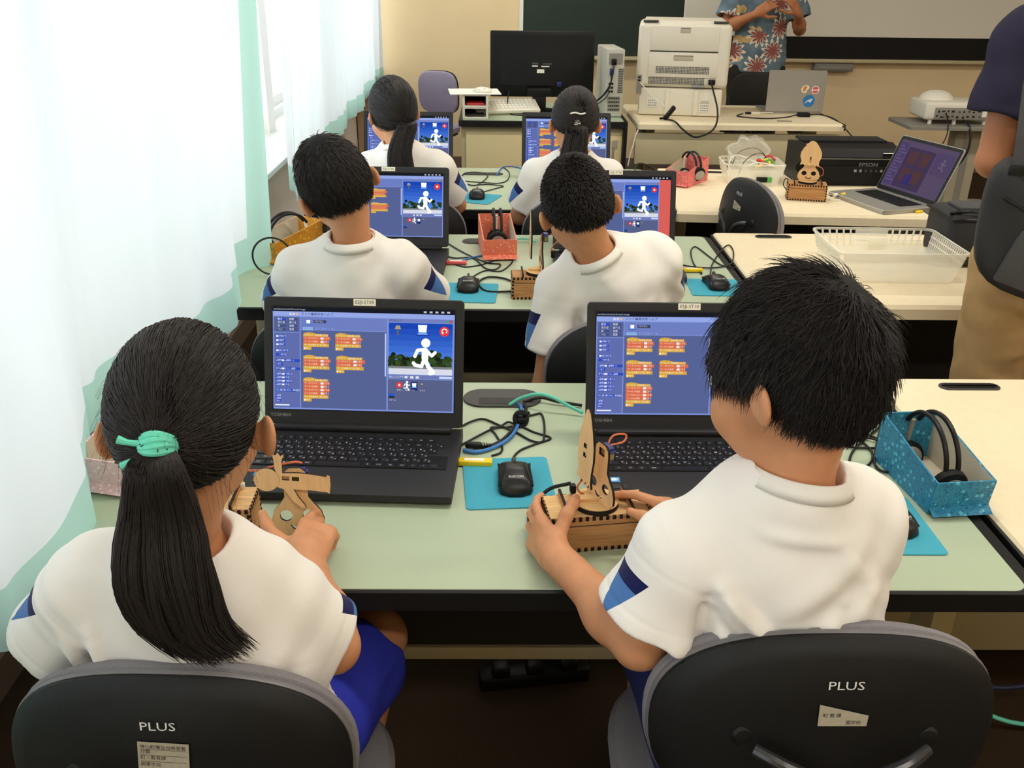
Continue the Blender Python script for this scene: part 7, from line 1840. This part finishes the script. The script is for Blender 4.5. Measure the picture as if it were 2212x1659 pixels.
for k in range(6): MB().box((0.022 + k * 0.022, -0.090, 0.064), (0.011, 0.003, 0.011)).build('button', ['grey_print', 'grey_plastic', 'dark_grey', 'dark_grey', 'dark_grey', 'grey_plastic'][k], r, smooth=False)
MB().box((0.165, -0.072, 0.1345), (0.06, 0.02, 0.0015), X=None).build('white_label', 'paper', r, smooth=False)
def basket(name, loc, rz, w, d, h, label, flare=1.14, holes_n=12):
    r = empty(name, loc, rz, label, 'basket')
    def ring(sc, z, n=6):
        R = []; rc = 0.025
        for cx, cy, a0 in ((1, 1, 0), (-1, 1, PI / 2), (-1, -1, PI), (1, -1, 1.5 * PI)):
            for k in range(n + 1):
                a = a0 + k * PI / 2 / n
                R.append(Vector((cx * (w * sc / 2 - rc) + rc * math.cos(a), cy * (d * sc / 2 - rc) + rc * math.sin(a), z)))
        return R
    s0 = 1.0; s1 = flare
    MB().loft([ring(s0 * 0.985, 0.0), ring(s0, 0.004), ring(s0 + (s1 - s0) * 0.45, h * 0.45)], caps=False).build('lower_wall', 'milky', r)
    MB().loft([ring(s0 * 0.97, 0.0015), ring(s0 * 0.3, 0.0015)], caps=False).loft([ring(s0 * 0.3, 0.0015), ring(s0 * 0.29, 0.0035)]).build('floor_sheet', 'milky', r, smooth=False)
    MB().loft([ring(s1, h - 0.006), ring(s1 + 0.03, h - 0.006), ring(s1 + 0.035, h), ring(s1 + 0.005, h + 0.002), ring(s1 - 0.005, h)], caps=False).build('rim', 'milky', r)
    bars = MB()
    def pt(side, t, z):
        k = s0 + (s1 - s0) * z / h; a, b = w * k / 2, d * k / 2
        return Vector(((-a + 2 * a * t, -b, z), (a, -b + 2 * b * t, z), (a - 2 * a * t, b, z), (-a, b - 2 * b * t, z))[side])
    P0 = [pt(0, t, z) for t, z in ((0.02, h * 0.44), (0.98, h * 0.44), (0.98, h - 0.004), (0.02, h - 0.004))]; bars.add(P0, [(0, 1, 2, 3)])
    for side in range(1, 4):
        n = holes_n if side % 2 == 0 else int(holes_n * 1.3)
        for i in range(n + 1):
            t = 0.08 + 0.84 * i / n
            if side == 2 and 0.36 < t < 0.64: continue
            bars.tube([pt(side, t, h * 0.44), pt(side, t, h - 0.004)], 0.0032 if side % 2 == 0 else 0.0026, 5, smooth=False)
        for z in (0.62, 0.80): bars.tube([pt(side, 0.06, h * z), pt(side, 0.94, h * z)], 0.0026, 5, smooth=False)
    P = [pt(2, t, z) for t, z in ((0.36, h * 0.44), (0.64, h * 0.44), (0.64, h - 0.004), (0.36, h - 0.004))]
    bars.add(P, [(0, 1, 2, 3)])
    bars.build('lattice_wall', 'milky', r, smooth=False, kind='stuff')
    return r
b1 = basket('plastic_basket', (1.175, 2.705, 0.7005), -0.02, 0.33, 0.25, 0.095, 'empty milky plastic basket on the cream desk', 1.13, 14)
o = MB().rbox((0, 0, 0.0), (0.06, 0.003, 0.028), 0.001).build('paper_label', 'label', None); place(o, (1.195, 2.826, 0.758), 0); tag(o, 'blank cream label on the back wall of the empty basket', 'label')
b2 = basket('plastic_basket', (1.080, 3.98, 0.7005), -0.05, 0.215, 0.165, 0.085, 'milky plastic basket full of leads and a clear bag', 1.16, 10)
# what lies in the lead basket
lead_spec = [('cable_white', [(0.99, 3.96, 0.72), (0.985, 3.98, 0.78), (1.02, 4.0, 0.805), (1.10, 3.97, 0.78), (1.17, 3.95, 0.775)], 'white lead bent over the top of the basket', 0.003),
             ('cable_white', [(1.03, 3.93, 0.765), (1.10, 3.94, 0.785), (1.18, 3.93, 0.765), (1.185, 3.94, 0.73)], 'white lead lying across the basket front', 0.003),
             ('cable_black', [(1.0, 4.0, 0.75), (1.03, 4.03, 0.81), (1.10, 4.03, 0.83), (1.14, 4.0, 0.80), (1.10, 3.96, 0.77)], 'thin black lead arching out of the basket', 0.0016),
             ('cable_black', [(1.02, 3.95, 0.73), (1.05, 3.97, 0.79), (1.12, 4.0, 0.815), (1.16, 3.98, 0.77)], 'second thin black lead under the white one', 0.0016),
             ('yellow', [(1.09, 3.95, 0.76), (1.12, 3.955, 0.775), (1.14, 3.965, 0.77)], 'yellow lead end in the basket', 0.006),
             ('yellow', [(1.125, 3.985, 0.785), (1.145, 3.98, 0.79), (1.155, 3.965, 0.775)], 'upper yellow lead end in the basket', 0.006),
             ('red', [(1.10, 3.98, 0.79), (1.12, 3.97, 0.785), (1.135, 3.95, 0.77)], 'red lead end between the yellow ones', 0.007),
             ('red', [(1.14, 4.0, 0.80), (1.16, 3.99, 0.805), (1.175, 3.975, 0.79)], 'red lead end at the top right of the basket', 0.005),
             ('green', [(1.13, 3.97, 0.785), (1.16, 3.975, 0.79), (1.172, 3.96, 0.77)], 'dark green lead end beside the red one', 0.005)]
for m_, pts, lab, rr_ in lead_spec:
    tag(MB().tube(pts, rr_, 8).build('lead', m_, None, angle=None), lab, 'cable', 'leads in the plastic basket')
bagm = bmesh.new(); bmesh.ops.create_icosphere(bagm, subdivisions=4, radius=1)
for v_ in bagm.verts:
    c_ = v_.co; q = 1 + 0.12 * math.sin(7 * c_.x + 5 * c_.z) + 0.10 * math.sin(11 * c_.y - 6 * c_.z) + 0.06 * math.sin(23 * c_.x + 17 * c_.y)
    v_.co = Vector((c_.x * 0.088 * q * (1 - 0.25 * max(c_.z, 0)), c_.y * 0.035 * q, 0.06 + c_.z * 0.066 * q))
bagm.verts.index_update(); o = MB().add([v_.co.copy() for v_ in bagm.verts], [tuple(x.index for x in f.verts) for f in bagm.faces]).build('clear_bag', 'clear_bag', None, angle=25); bagm.free()
place(o, (1.07, 4.03, 0.752)); tag(o, 'crumpled clear plastic bag rising out of the lead basket', 'bag')
r = empty('battery_case', (1.115, 3.872, 0.728), -0.05, 'small green and black battery pack against the basket front', 'battery')
MB().rbox((-0.014, 0, 0), (0.045, 0.012, 0.022), 0.003).build('black_half', 'black', r)
MB().rbox((0.018, 0, 0), (0.020, 0.0125, 0.0225), 0.003).build('green_half', 'green', r)
r = empty('av_lead', (1.37, 3.66, 0.7005), 0.0, 'short lead with yellow and white plugs beside the smiling robot', 'cable')
MB().tube([(-0.045, 0.01, 0.008), (-0.02, 0.0, 0.010), (0.0, -0.004, 0.010), (0.03, 0.0, 0.008), (0.08, 0.01, 0.004), (0.13, 0.0, 0.004)], 0.0024, 8).build('lead_wire', 'cable_black', r)
MB().cyl((0.0, 0.012, 0.012), (0.018, 0.016, 0.016), 0.0075, 0.006, 12).build('yellow_plug', 'yellow', r)
MB().cyl((-0.035, 0.0, 0.012), (-0.018, 0.004, 0.016), 0.0075, 0.006, 12).build('white_plug', 'white_plastic', r)
MB().tube([(-0.035, -0.02, 0.006), (-0.06, -0.03, 0.005), (-0.05, -0.05, 0.005), (-0.02, -0.04, 0.005)], 0.0022, 8).build('clear_wire', 'cable_white', r)
o = MB().rbox((0, 0, 0.004), (0.03, 0.012, 0.008), 0.002).build('usb_stick', 'yellow', None); place(o, (1.59, 3.44, 0.7005), 0.4); tag(o, 'yellow stick at the corner of the open silver laptop', 'usb stick', 'small sticks plugged into laptops')

# black soft case on the middle cream desk
r = empty('equipment_case', (1.475, 2.83, 0.7005), -0.02, 'black rounded equipment case standing behind the empty basket', 'case')
MB().rbox((0, 0, 0.085), (0.20, 0.20, 0.165), 0.03, seg=3).build('case_body', 'bag', r)
MB().rbox((0, 0, 0.150), (0.205, 0.205, 0.008), 0.004).build('lid_seam', 'black', r)
MB().rbox((0.0, -0.0, 0.172), (0.12, 0.10, 0.012), 0.005).build('top_handle', 'bag_panel', r)
MB().tube([(-0.095, -0.06, 0.163), (-0.05, -0.09, 0.176), (0.03, -0.098, 0.165)], 0.006, 6).build('strap', 'black', r)

# ------------------------------------------------------------------ chairs behind the teacher desks
def plain_chair(name, loc, rz, fabric, label, w=0.30, h=0.27, zc=0.735):
    r = empty(name, loc, rz, label, 'chair')
    dish([(0.02, -0.022), (0.85, -0.02), (1.0, -0.008), (1.0, 0.004), (0.02, 0.006)], w / 2, h / 2, 3.6, 0.5, X=TR((0, -0.20, zc), rx=-0.10)).build('backrest_shell', 'chair_black', r)
    dish([(0.02, 0.006), (0.98, 0.006), (1.0, 0.014), (0.96, 0.030), (0.8, 0.040), (0.02, 0.044)], w / 2, h / 2, 3.6, 0.5, X=TR((0, -0.20, zc), rx=-0.10)).build('backrest_cushion', fabric, r)
    MB().tube([(0, -0.225, zc - 0.06), (0, -0.245, zc - 0.16), (0, -0.25, 0.45), (0, -0.20, 0.385), (0, -0.05, 0.375)], [0.018, 0.02, 0.022, 0.02, 0.02], 10).build('back_post', 'black', r)
    MB().slab((0, 0.02, 0.425), (0.44, 0.42, 0.05), 0.12, 0, ch=0.015).build('seat_cushion', fabric, r)
    MB().slab((0, 0.02, 0.39), (0.42, 0.40, 0.02), 0.12, 0).build('seat_shell', 'chair_black', r)
    MB().cyl((0, 0, 0.08), (0, 0, 0.385), 0.025, n=14).build('gas_column', 'chair_black', r)
    for k in range(5):
        a_ = 2 * PI * k / 5
        lg = MB().tube([(0, 0, 0.09), (0.24 * math.cos(a_), 0.24 * math.sin(a_), 0.065)], [0.022, 0.014], 8).build('base_leg', 'chair_black', r)
        MB().cyl((0.24 * math.cos(a_) - 0.015, 0.24 * math.sin(a_), 0.026), (0.24 * math.cos(a_) + 0.015, 0.24 * math.sin(a_), 0.026), 0.025, n=12).build('caster', 'black_matte', lg)
    return r
plain_chair('swivel_chair', (-0.53, 7.00, 0), PI - 0.45, 'fabric_lav', 'lavender swivel chair by the cream wall behind the computer desk', 0.33, 0.31, 0.66)
plain_chair('swivel_chair', (1.76, 6.48, 0), PI - 0.1, 'fabric_dark', 'charcoal chair behind the laser printer desk', 0.36, 0.30, 0.73)

# ------------------------------------------------------------------ projector on its stand
r = empty('projector_stand', (3.16, 6.38, 0), -0.03, 'grey pedestal table holding the projector', 'stand')
MB().slab((-0.06, -0.02, 0.590), (0.82, 0.42, 0.024), 0.02, 0, ch=0.004).build('tabletop', 'grey_plastic', r)
MB().rbox((0.0, 0.0, 0.305), (0.17, 0.12, 0.55), 0.01).build('column', mat('column_grey', S(176, 168, 146), 0.5), r)
MB().box((0.0, -0.061, 0.305), (0.045, 0.004, 0.53)).build('column_strip', 'silver', r, smooth=False)
MB().box((0.045, -0.0612, 0.53), (0.05, 0.002, 0.035)).build('label_sticker', 'sticker', r, smooth=False)
MB().slab((0, 0, 0.018), (0.62, 0.42, 0.036), 0.05, 0, ch=0.006).build('foot', 'grey_plastic', r)
r = empty('projector', (3.035, 6.36, 0.6025), -0.03, 'white short throw projector with a domed mirror cover on the pedestal table', 'projector')
MB().rbox((0, 0.03, 0.085), (0.46, 0.30, 0.115), 0.022, seg=3).build('housing', 'white_plastic', r)
MB().lathe([(0.115, 0.0), (0.110, 0.02), (0.085, 0.045), (0.05, 0.060), (0.001, 0.064)], 28, X=TR((-0.10, 0.07, 0.135)) @ Matrix.Diagonal((1.0, 0.8, 1, 1))).build('dome_cover', 'white_plastic', r)
MB().rbox((0.02, -0.121, 0.072), (0.38, 0.006, 0.075), 0.004).build('port_panel', 'grey_plastic', r)
rq = random.Random(8)
for k in range(18): MB().box((-0.15 + (k % 9) * 0.034 + rq.uniform(-0.006, 0.006), -0.1245, 0.052 + 0.032 * (k // 9) + rq.uniform(-0.005, 0.005)), (rq.uniform(0.008, 0.022), 0.004, rq.uniform(0.006, 0.013))).build('port', 'black_edge', r, smooth=False)
MB().box((0.155, -0.1245, 0.075), (0.03, 0.002, 0.045)).build('white_label', 'paper', r, smooth=False)
MB().rbox((0.06, -0.121, 0.125), (0.05, 0.006, 0.014), 0.003).build('latch', 'black', r)
for x_ in (-0.18, -0.02, 0.18): MB().cyl((x_, -0.09, 0.0), (x_, -0.09, 0.03), 0.013, n=12).build('foot', 'white_rubber', r)
tag(MB().tube([(2.93, 6.23, 0.68), (2.93, 6.17, 0.62), (2.91, 6.12, 0.54), (2.84, 6.08, 0.44), (2.76, 6.05, 0.36)], 0.004, 8).build('cable', 'cable_black', None, angle=None), 'thin black cable hanging left of the projector column', 'cable', 'cables on the desks')
tag(MB().tube([(3.05, 6.22, 0.635), (3.07, 6.16, 0.60), (3.075, 6.12, 0.50), (3.05, 6.12, 0.40), (2.98, 6.14, 0.28)], 0.007, 8).build('cable', 'cable_black', None, angle=None), 'thick black cable hanging in front of the projector column', 'cable', 'cables on the desks')

# cables hanging below the near green desk, power strip on the floor
for pts, mm, rr_, lab in [([(0.90, 1.60, 0.60), (0.905, 1.58, 0.40), (0.91, 1.57, 0.28), (0.85, 1.57, 0.20), (0.78, 1.57, 0.17)], 'cable_navy', 0.007, 'navy cable hanging below the right end of the near desk'),
                          ([(0.905, 1.60, 0.60), (0.91, 1.58, 0.36), (0.92, 1.57, 0.27), (0.99, 1.56, 0.16), (1.08, 1.55, 0.12), (1.2, 1.55, 0.13)], 'cable_navy', 0.006, 'second navy cable dropping to the cream panel'),
                          ([(0.80, 1.62, 0.26), (0.90, 1.60, 0.20), (1.0, 1.56, 0.10), (1.12, 1.52, 0.05), (1.28, 1.50, 0.06)], 'cable_mint', 0.005, 'mint cable hanging behind the near desk leg')]:
    tag(MB().tube(pts, rr_, 8).build('cable', mm, None, angle=None), lab, 'cable', 'cables on the desks')
r = empty('power_strip', (0.09, 1.70, 0.0), 0.15, 'dark power strip on the floor under the near desk', 'power strip')
MB().rbox((0, 0, 0.02), (0.26, 0.05, 0.04), 0.008).build('strip_body', 'black', r)
for k in range(3): MB().rbox((-0.08 + k * 0.08, -0.005, 0.05), (0.04, 0.04, 0.03), 0.006).build('plug', 'black', r)

# ------------------------------------------------------------------ two grown-ups
def aloha_mat():
    m = bpy.data.materials.new('flower_print_cotton'); m.use_nodes = True
    nt = m.node_tree; b = nt.nodes['Principled BSDF']; b.inputs['Roughness'].default_value = 0.85
    def nd(t, **k):
        n = nt.nodes.new(t)
        for a_, v_ in k.items(): setattr(n, a_, v_)
        return n
    tc = nd('ShaderNodeTexCoord'); sp = nd('ShaderNodeSeparateXYZ'); nt.links.new(tc.outputs['Object'], sp.inputs[0])
    cb = nd('ShaderNodeCombineXYZ'); nt.links.new(sp.outputs[0], cb.inputs[0]); nt.links.new(sp.outputs[2], cb.inputs[1])
    nz = nd('ShaderNodeTexNoise'); nz.inputs['Scale'].default_value = 9; nt.links.new(cb.outputs[0], nz.inputs['Vector'])
    dis = nd('ShaderNodeVectorMath', operation='MULTIPLY_ADD'); dis.inputs[1].default_value = (0.04, 0.04, 0); nt.links.new(nz.outputs[1], dis.inputs[0]); nt.links.new(cb.outputs[0], dis.inputs[2])
    def flowers(scale, seed, petals, size, inner, keep):
        ad = nd('ShaderNodeVectorMath', operation='ADD'); ad.inputs[1].default_value = (seed, seed * 0.7, 0); nt.links.new(dis.outputs[0], ad.inputs[0])
        v = nd('ShaderNodeTexVoronoi', voronoi_dimensions='2D'); v.inputs['Scale'].default_value = scale; v.inputs['Randomness'].default_value = 0.8; nt.links.new(ad.outputs[0], v.inputs['Vector'])
        sc_ = nd('ShaderNodeVectorMath', operation='SCALE'); sc_.inputs['Scale'].default_value = scale if False else 1.0; nt.links.new(ad.outputs[0], sc_.inputs[0])
        sb = nd('ShaderNodeVectorMath', operation='SUBTRACT'); nt.links.new(sc_.outputs[0], sb.inputs[0]); nt.links.new(v.outputs['Position'], sb.inputs[1])
        s2 = nd('ShaderNodeSeparateXYZ'); nt.links.new(sb.outputs[0], s2.inputs[0])
        at = nd('ShaderNodeMath', operation='ARCTAN2'); nt.links.new(s2.outputs[1], at.inputs[0]); nt.links.new(s2.outputs[0], at.inputs[1])
        mu = nd('ShaderNodeMath', operation='MULTIPLY'); mu.inputs[1].default_value = petals / 2; nt.links.new(at.outputs[0], mu.inputs[0])
        cs = nd('ShaderNodeMath', operation='COSINE'); nt.links.new(mu.outputs[0], cs.inputs[0])
        ab = nd('ShaderNodeMath', operation='ABSOLUTE'); nt.links.new(cs.outputs[0], ab.inputs[0])
        ma = nd('ShaderNodeMath', operation='MULTIPLY_ADD'); ma.inputs[1].default_value = 0.65 * size; ma.inputs[2].default_value = 0.35 * size; nt.links.new(ab.outputs[0], ma.inputs[0])
        ln = nd('ShaderNodeVectorMath', operation='LENGTH'); nt.links.new(sb.outputs[0], ln.inputs[0])
        rt = nd('ShaderNodeMath', operation='DIVIDE'); nt.links.new(ln.outputs['Value'], rt.inputs[0]); nt.links.new(ma.outputs[0], rt.inputs[1])
        s3 = nd('ShaderNodeSeparateXYZ'); nt.links.new(v.outputs['Color'], s3.inputs[0])
        kp = nd('ShaderNodeMath', operation='LESS_THAN'); kp.inputs[1].default_value = keep; nt.links.new(s3.outputs[0], kp.inputs[0])
        def lt(x):
            l_ = nd('ShaderNodeMath', operation='LESS_THAN'); l_.inputs[1].default_value = x; nt.links.new(rt.outputs[0], l_.inputs[0])
            q_ = nd('ShaderNodeMath', operation='MULTIPLY'); nt.links.new(l_.outputs[0], q_.inputs[0]); nt.links.new(kp.outputs[0], q_.inputs[1]); return q_.outputs[0]
        return lt(1.0), lt(inner)
    base = nd('ShaderNodeValToRGB'); base.color_ramp.elements[0].color = S(78, 94, 106); base.color_ramp.elements[1].color = S(112, 134, 150)
    base.color_ramp.elements[0].position = 0.35; base.color_ramp.elements[1].position = 0.7; nt.links.new(nz.outputs[0], base.inputs[0])
    cur = base.outputs[0]
    for args, c_out, c_in in (((9.0, 3.3, 2, 0.045, 0.85, 0.45), S(214, 190, 140), S(206, 172, 112)), ((6.2, 0.4, 11, 0.082, 0.74, 0.60), S(222, 214, 196), S(142, 80, 74))):
        o_, i_ = flowers(*args)
        for f_, c_ in ((o_, c_out), (i_, c_in)):
            x_ = nd('ShaderNodeMix', data_type='RGBA'); x_.inputs[7].default_value = c_; nt.links.new(cur, x_.inputs[6]); nt.links.new(f_, x_.inputs[0]); cur = x_.outputs[2]
    nt.links.new(cur, b.inputs['Base Color'])
    return m
M['aloha'] = aloha_mat()
def standing(px, py, w=0.09, kb=0.0):
    return dict(pel=(px, py, 0.90), hL=(px - w, py, 0.88), hR=(px + w, py, 0.88), kL=(px - w * 1.1, py, 0.48), kR=(px + w * 1.1, py, 0.48), aL=(px - w * 1.1, py + 0.02, 0.08), aR=(px + w * 1.1, py + 0.02, 0.08))
# man in the flower shirt faces the class (+Y axis of his own frame points to us)
aJ = dict(standing(1.80, 6.80), lat=(-1, 0, 0), chest=(1.80, 6.80, 1.22), sR=(1.615, 6.81, 1.385), sL=(1.985, 6.81, 1.385), eR=(1.545, 6.76, 1.155), eL=(2.055, 6.76, 1.150), wR=(1.70, 6.57, 1.255), wL=(1.975, 6.58, 1.26))
CALM = ((0.4, 0.6, 0.4), (0.45, 0.65, 0.4), (0.5, 0.7, 0.5), (0.55, 0.75, 0.5))
for k in ('aL', 'aR'): aJ[k] = (aJ[k][0], 6.70, 0.08)
person('person', dict(label='man in a blue flower print shirt standing behind the laser printer desk', base=(1.80, 6.80, 0), seed=21, h=0.008, coarse_hands=True, ar=1.18, s=1.1, H=(1.80, 6.77, 1.60), Hr=(PI, 0.15, 0), N=(1.80, 6.81, 1.45), J=aJ, skin='skin_tan',
    hands=dict(R=dict(W=(1.70, 6.57, 1.257), f=(0.75, -0.15, 0.55), n=(-0.35, -0.9, 0.2), thumb=1, curls=CALM, sc=1.0), L=dict(W=(1.975, 6.58, 1.262), f=(-0.55, -0.2, 0.75), n=(0.5, -0.85, 0.2), thumb=-1, curls=CALM, sc=1.0)),
    hair=dict(kind='short', n=1500, cap=0.006, len=lambda u: np.full(len(u), 0.03), lift=lambda u: np.full(len(u), 0.15), rad=(0.002, 0.002, 0.002, 0.0018, 0.001, 0.0004)),
    shirt=dict(w=0.172, wb=0.198, flat=0.68, len=0.72, r0=0.066, r1=0.082, h=0.008, sc=1.0), shirt_mat='aloha', collar_mat='aloha', legs_t=1.2, legs_mat='dark_trousers'))

# man at the right edge, back towards us, with a shoulder bag
nJ = dict(standing(1.395, 2.20, 0.11), lat=(0.93, -0.36, 0), chest=(1.395, 2.200, 1.240), sL=(1.225, 2.270, 1.395), sR=(1.565, 2.130, 1.395), eL=(1.200, 2.255, 1.120), eR=(1.650, 2.150, 1.140), wL=(1.380, 2.420, 1.090), wR=(1.570, 2.360, 1.080))
person('person', dict(label='man in navy shirt and khaki trousers standing at the right edge with a shoulder bag', base=(1.345, 2.20, 0), seed=23, h=0.0055, coarse_hands=True, ar=1.15, s=1.1, H=(1.410, 2.230, 1.620), Hr=(-0.4, 0.2, 0), N=(1.400, 2.200, 1.470), J=nJ, skin='skin_tan',
    hands=dict(L=dict(W=(1.380, 2.420, 1.090), f=(0.8, 0.5, 0), n=(-0.3, 0.5, 0.8), thumb=1, curls=CALM, sc=1.0), R=dict(W=(1.570, 2.360, 1.080), f=(-0.6, 0.7, 0), n=(0.3, 0.5, 0.8), thumb=-1, curls=CALM, sc=1.0)),
    hair=dict(kind='short', n=1500, cap=0.006, len=lambda u: np.full(len(u), 0.03), lift=lambda u: np.full(len(u), 0.15), rad=(0.002, 0.002, 0.002, 0.0018, 0.001, 0.0004)),
    shirt=dict(w=0.170, wb=0.185, flat=0.70, len=0.60, r0=0.066, r1=0.080, h=0.0055, sc=1.0, folds=[((1.220, 2.200, 1.300), (1.210, 2.220, 1.200), 0.006, 0.02)]), shirt_mat='navy_tee', collar_mat='navy_tee', legs_t=1.2, legs_mat='khaki',
    leg_folds=[((1.200, 2.080, 0.820), (1.370, 2.070, 0.760), 0.014, 0.014), ((1.250, 2.080, 0.660), (1.390, 2.080, 0.700), 0.010, 0.014), ((1.220, 2.100, 0.600), (1.350, 2.080, 0.580), 0.010, 0.016), ((1.220, 2.120, 0.520), (1.350, 2.100, 0.500), 0.014, 0.014), ((1.260, 2.060, 0.930), (1.320, 2.050, 0.880), -0.008, 0.008)]))
r = empty('shoulder_bag', (1.235, 2.025, 0.995), -0.36, 'black shoulder bag hanging on the back of the man in navy', 'bag')
bg = bmesh.new(); bmesh.ops.create_cube(bg, size=1.0); bmesh.ops.subdivide_edges(bg, edges=list(bg.edges), cuts=7, use_grid_fill=True)
for v_ in bg.verts:
    c_ = v_.co * 2; L_ = (abs(c_.x) ** 4 + abs(c_.y) ** 4 + abs(c_.z) ** 4) ** 0.25
    c_ = c_ / L_; c_ = Vector((c_.x * 0.145, c_.y * 0.055, c_.z * 0.150)); c_.z += -0.30 * c_.x
    c_.y += 0.006 * math.sin(c_.x * 50 + c_.z * 30); v_.co = c_
bg.verts.index_update(); MB().add([v_.co.copy() for v_ in bg.verts], [tuple(x.index for x in f.verts) for f in bg.faces]).build('bag_body', 'bag', r, angle=60); bg.free()
MB().rbox((0.03, -0.053, -0.055), (0.19, 0.02, 0.13), 0.009, X=TR(ry=0.29)).build('front_pocket', 'bag_panel', r)
MB().tube([(-0.11, -0.056, 0.09), (0.0, -0.062, 0.035), (0.11, -0.056, -0.01)], 0.004, 6).build('zip', 'black', r)
MB().loft([[Vector((x + o_, y, z)) for o_, y in ((-0.019, y0), (0.019, y0), (0.019, y0 + 0.004), (-0.019, y0 + 0.004))] for x, y0, z in ((-0.088, -0.05, 0.12), (-0.092, -0.035, 0.22), (-0.098, -0.005, 0.32), (-0.092, 0.03, 0.41), (-0.06, 0.10, 0.475), (-0.02, 0.19, 0.50))]).build('strap', 'bag_panel', r, smooth=False)
MB().rbox((-0.09, -0.048, 0.15), (0.045, 0.008, 0.022), 0.003).build('buckle', 'black', r)
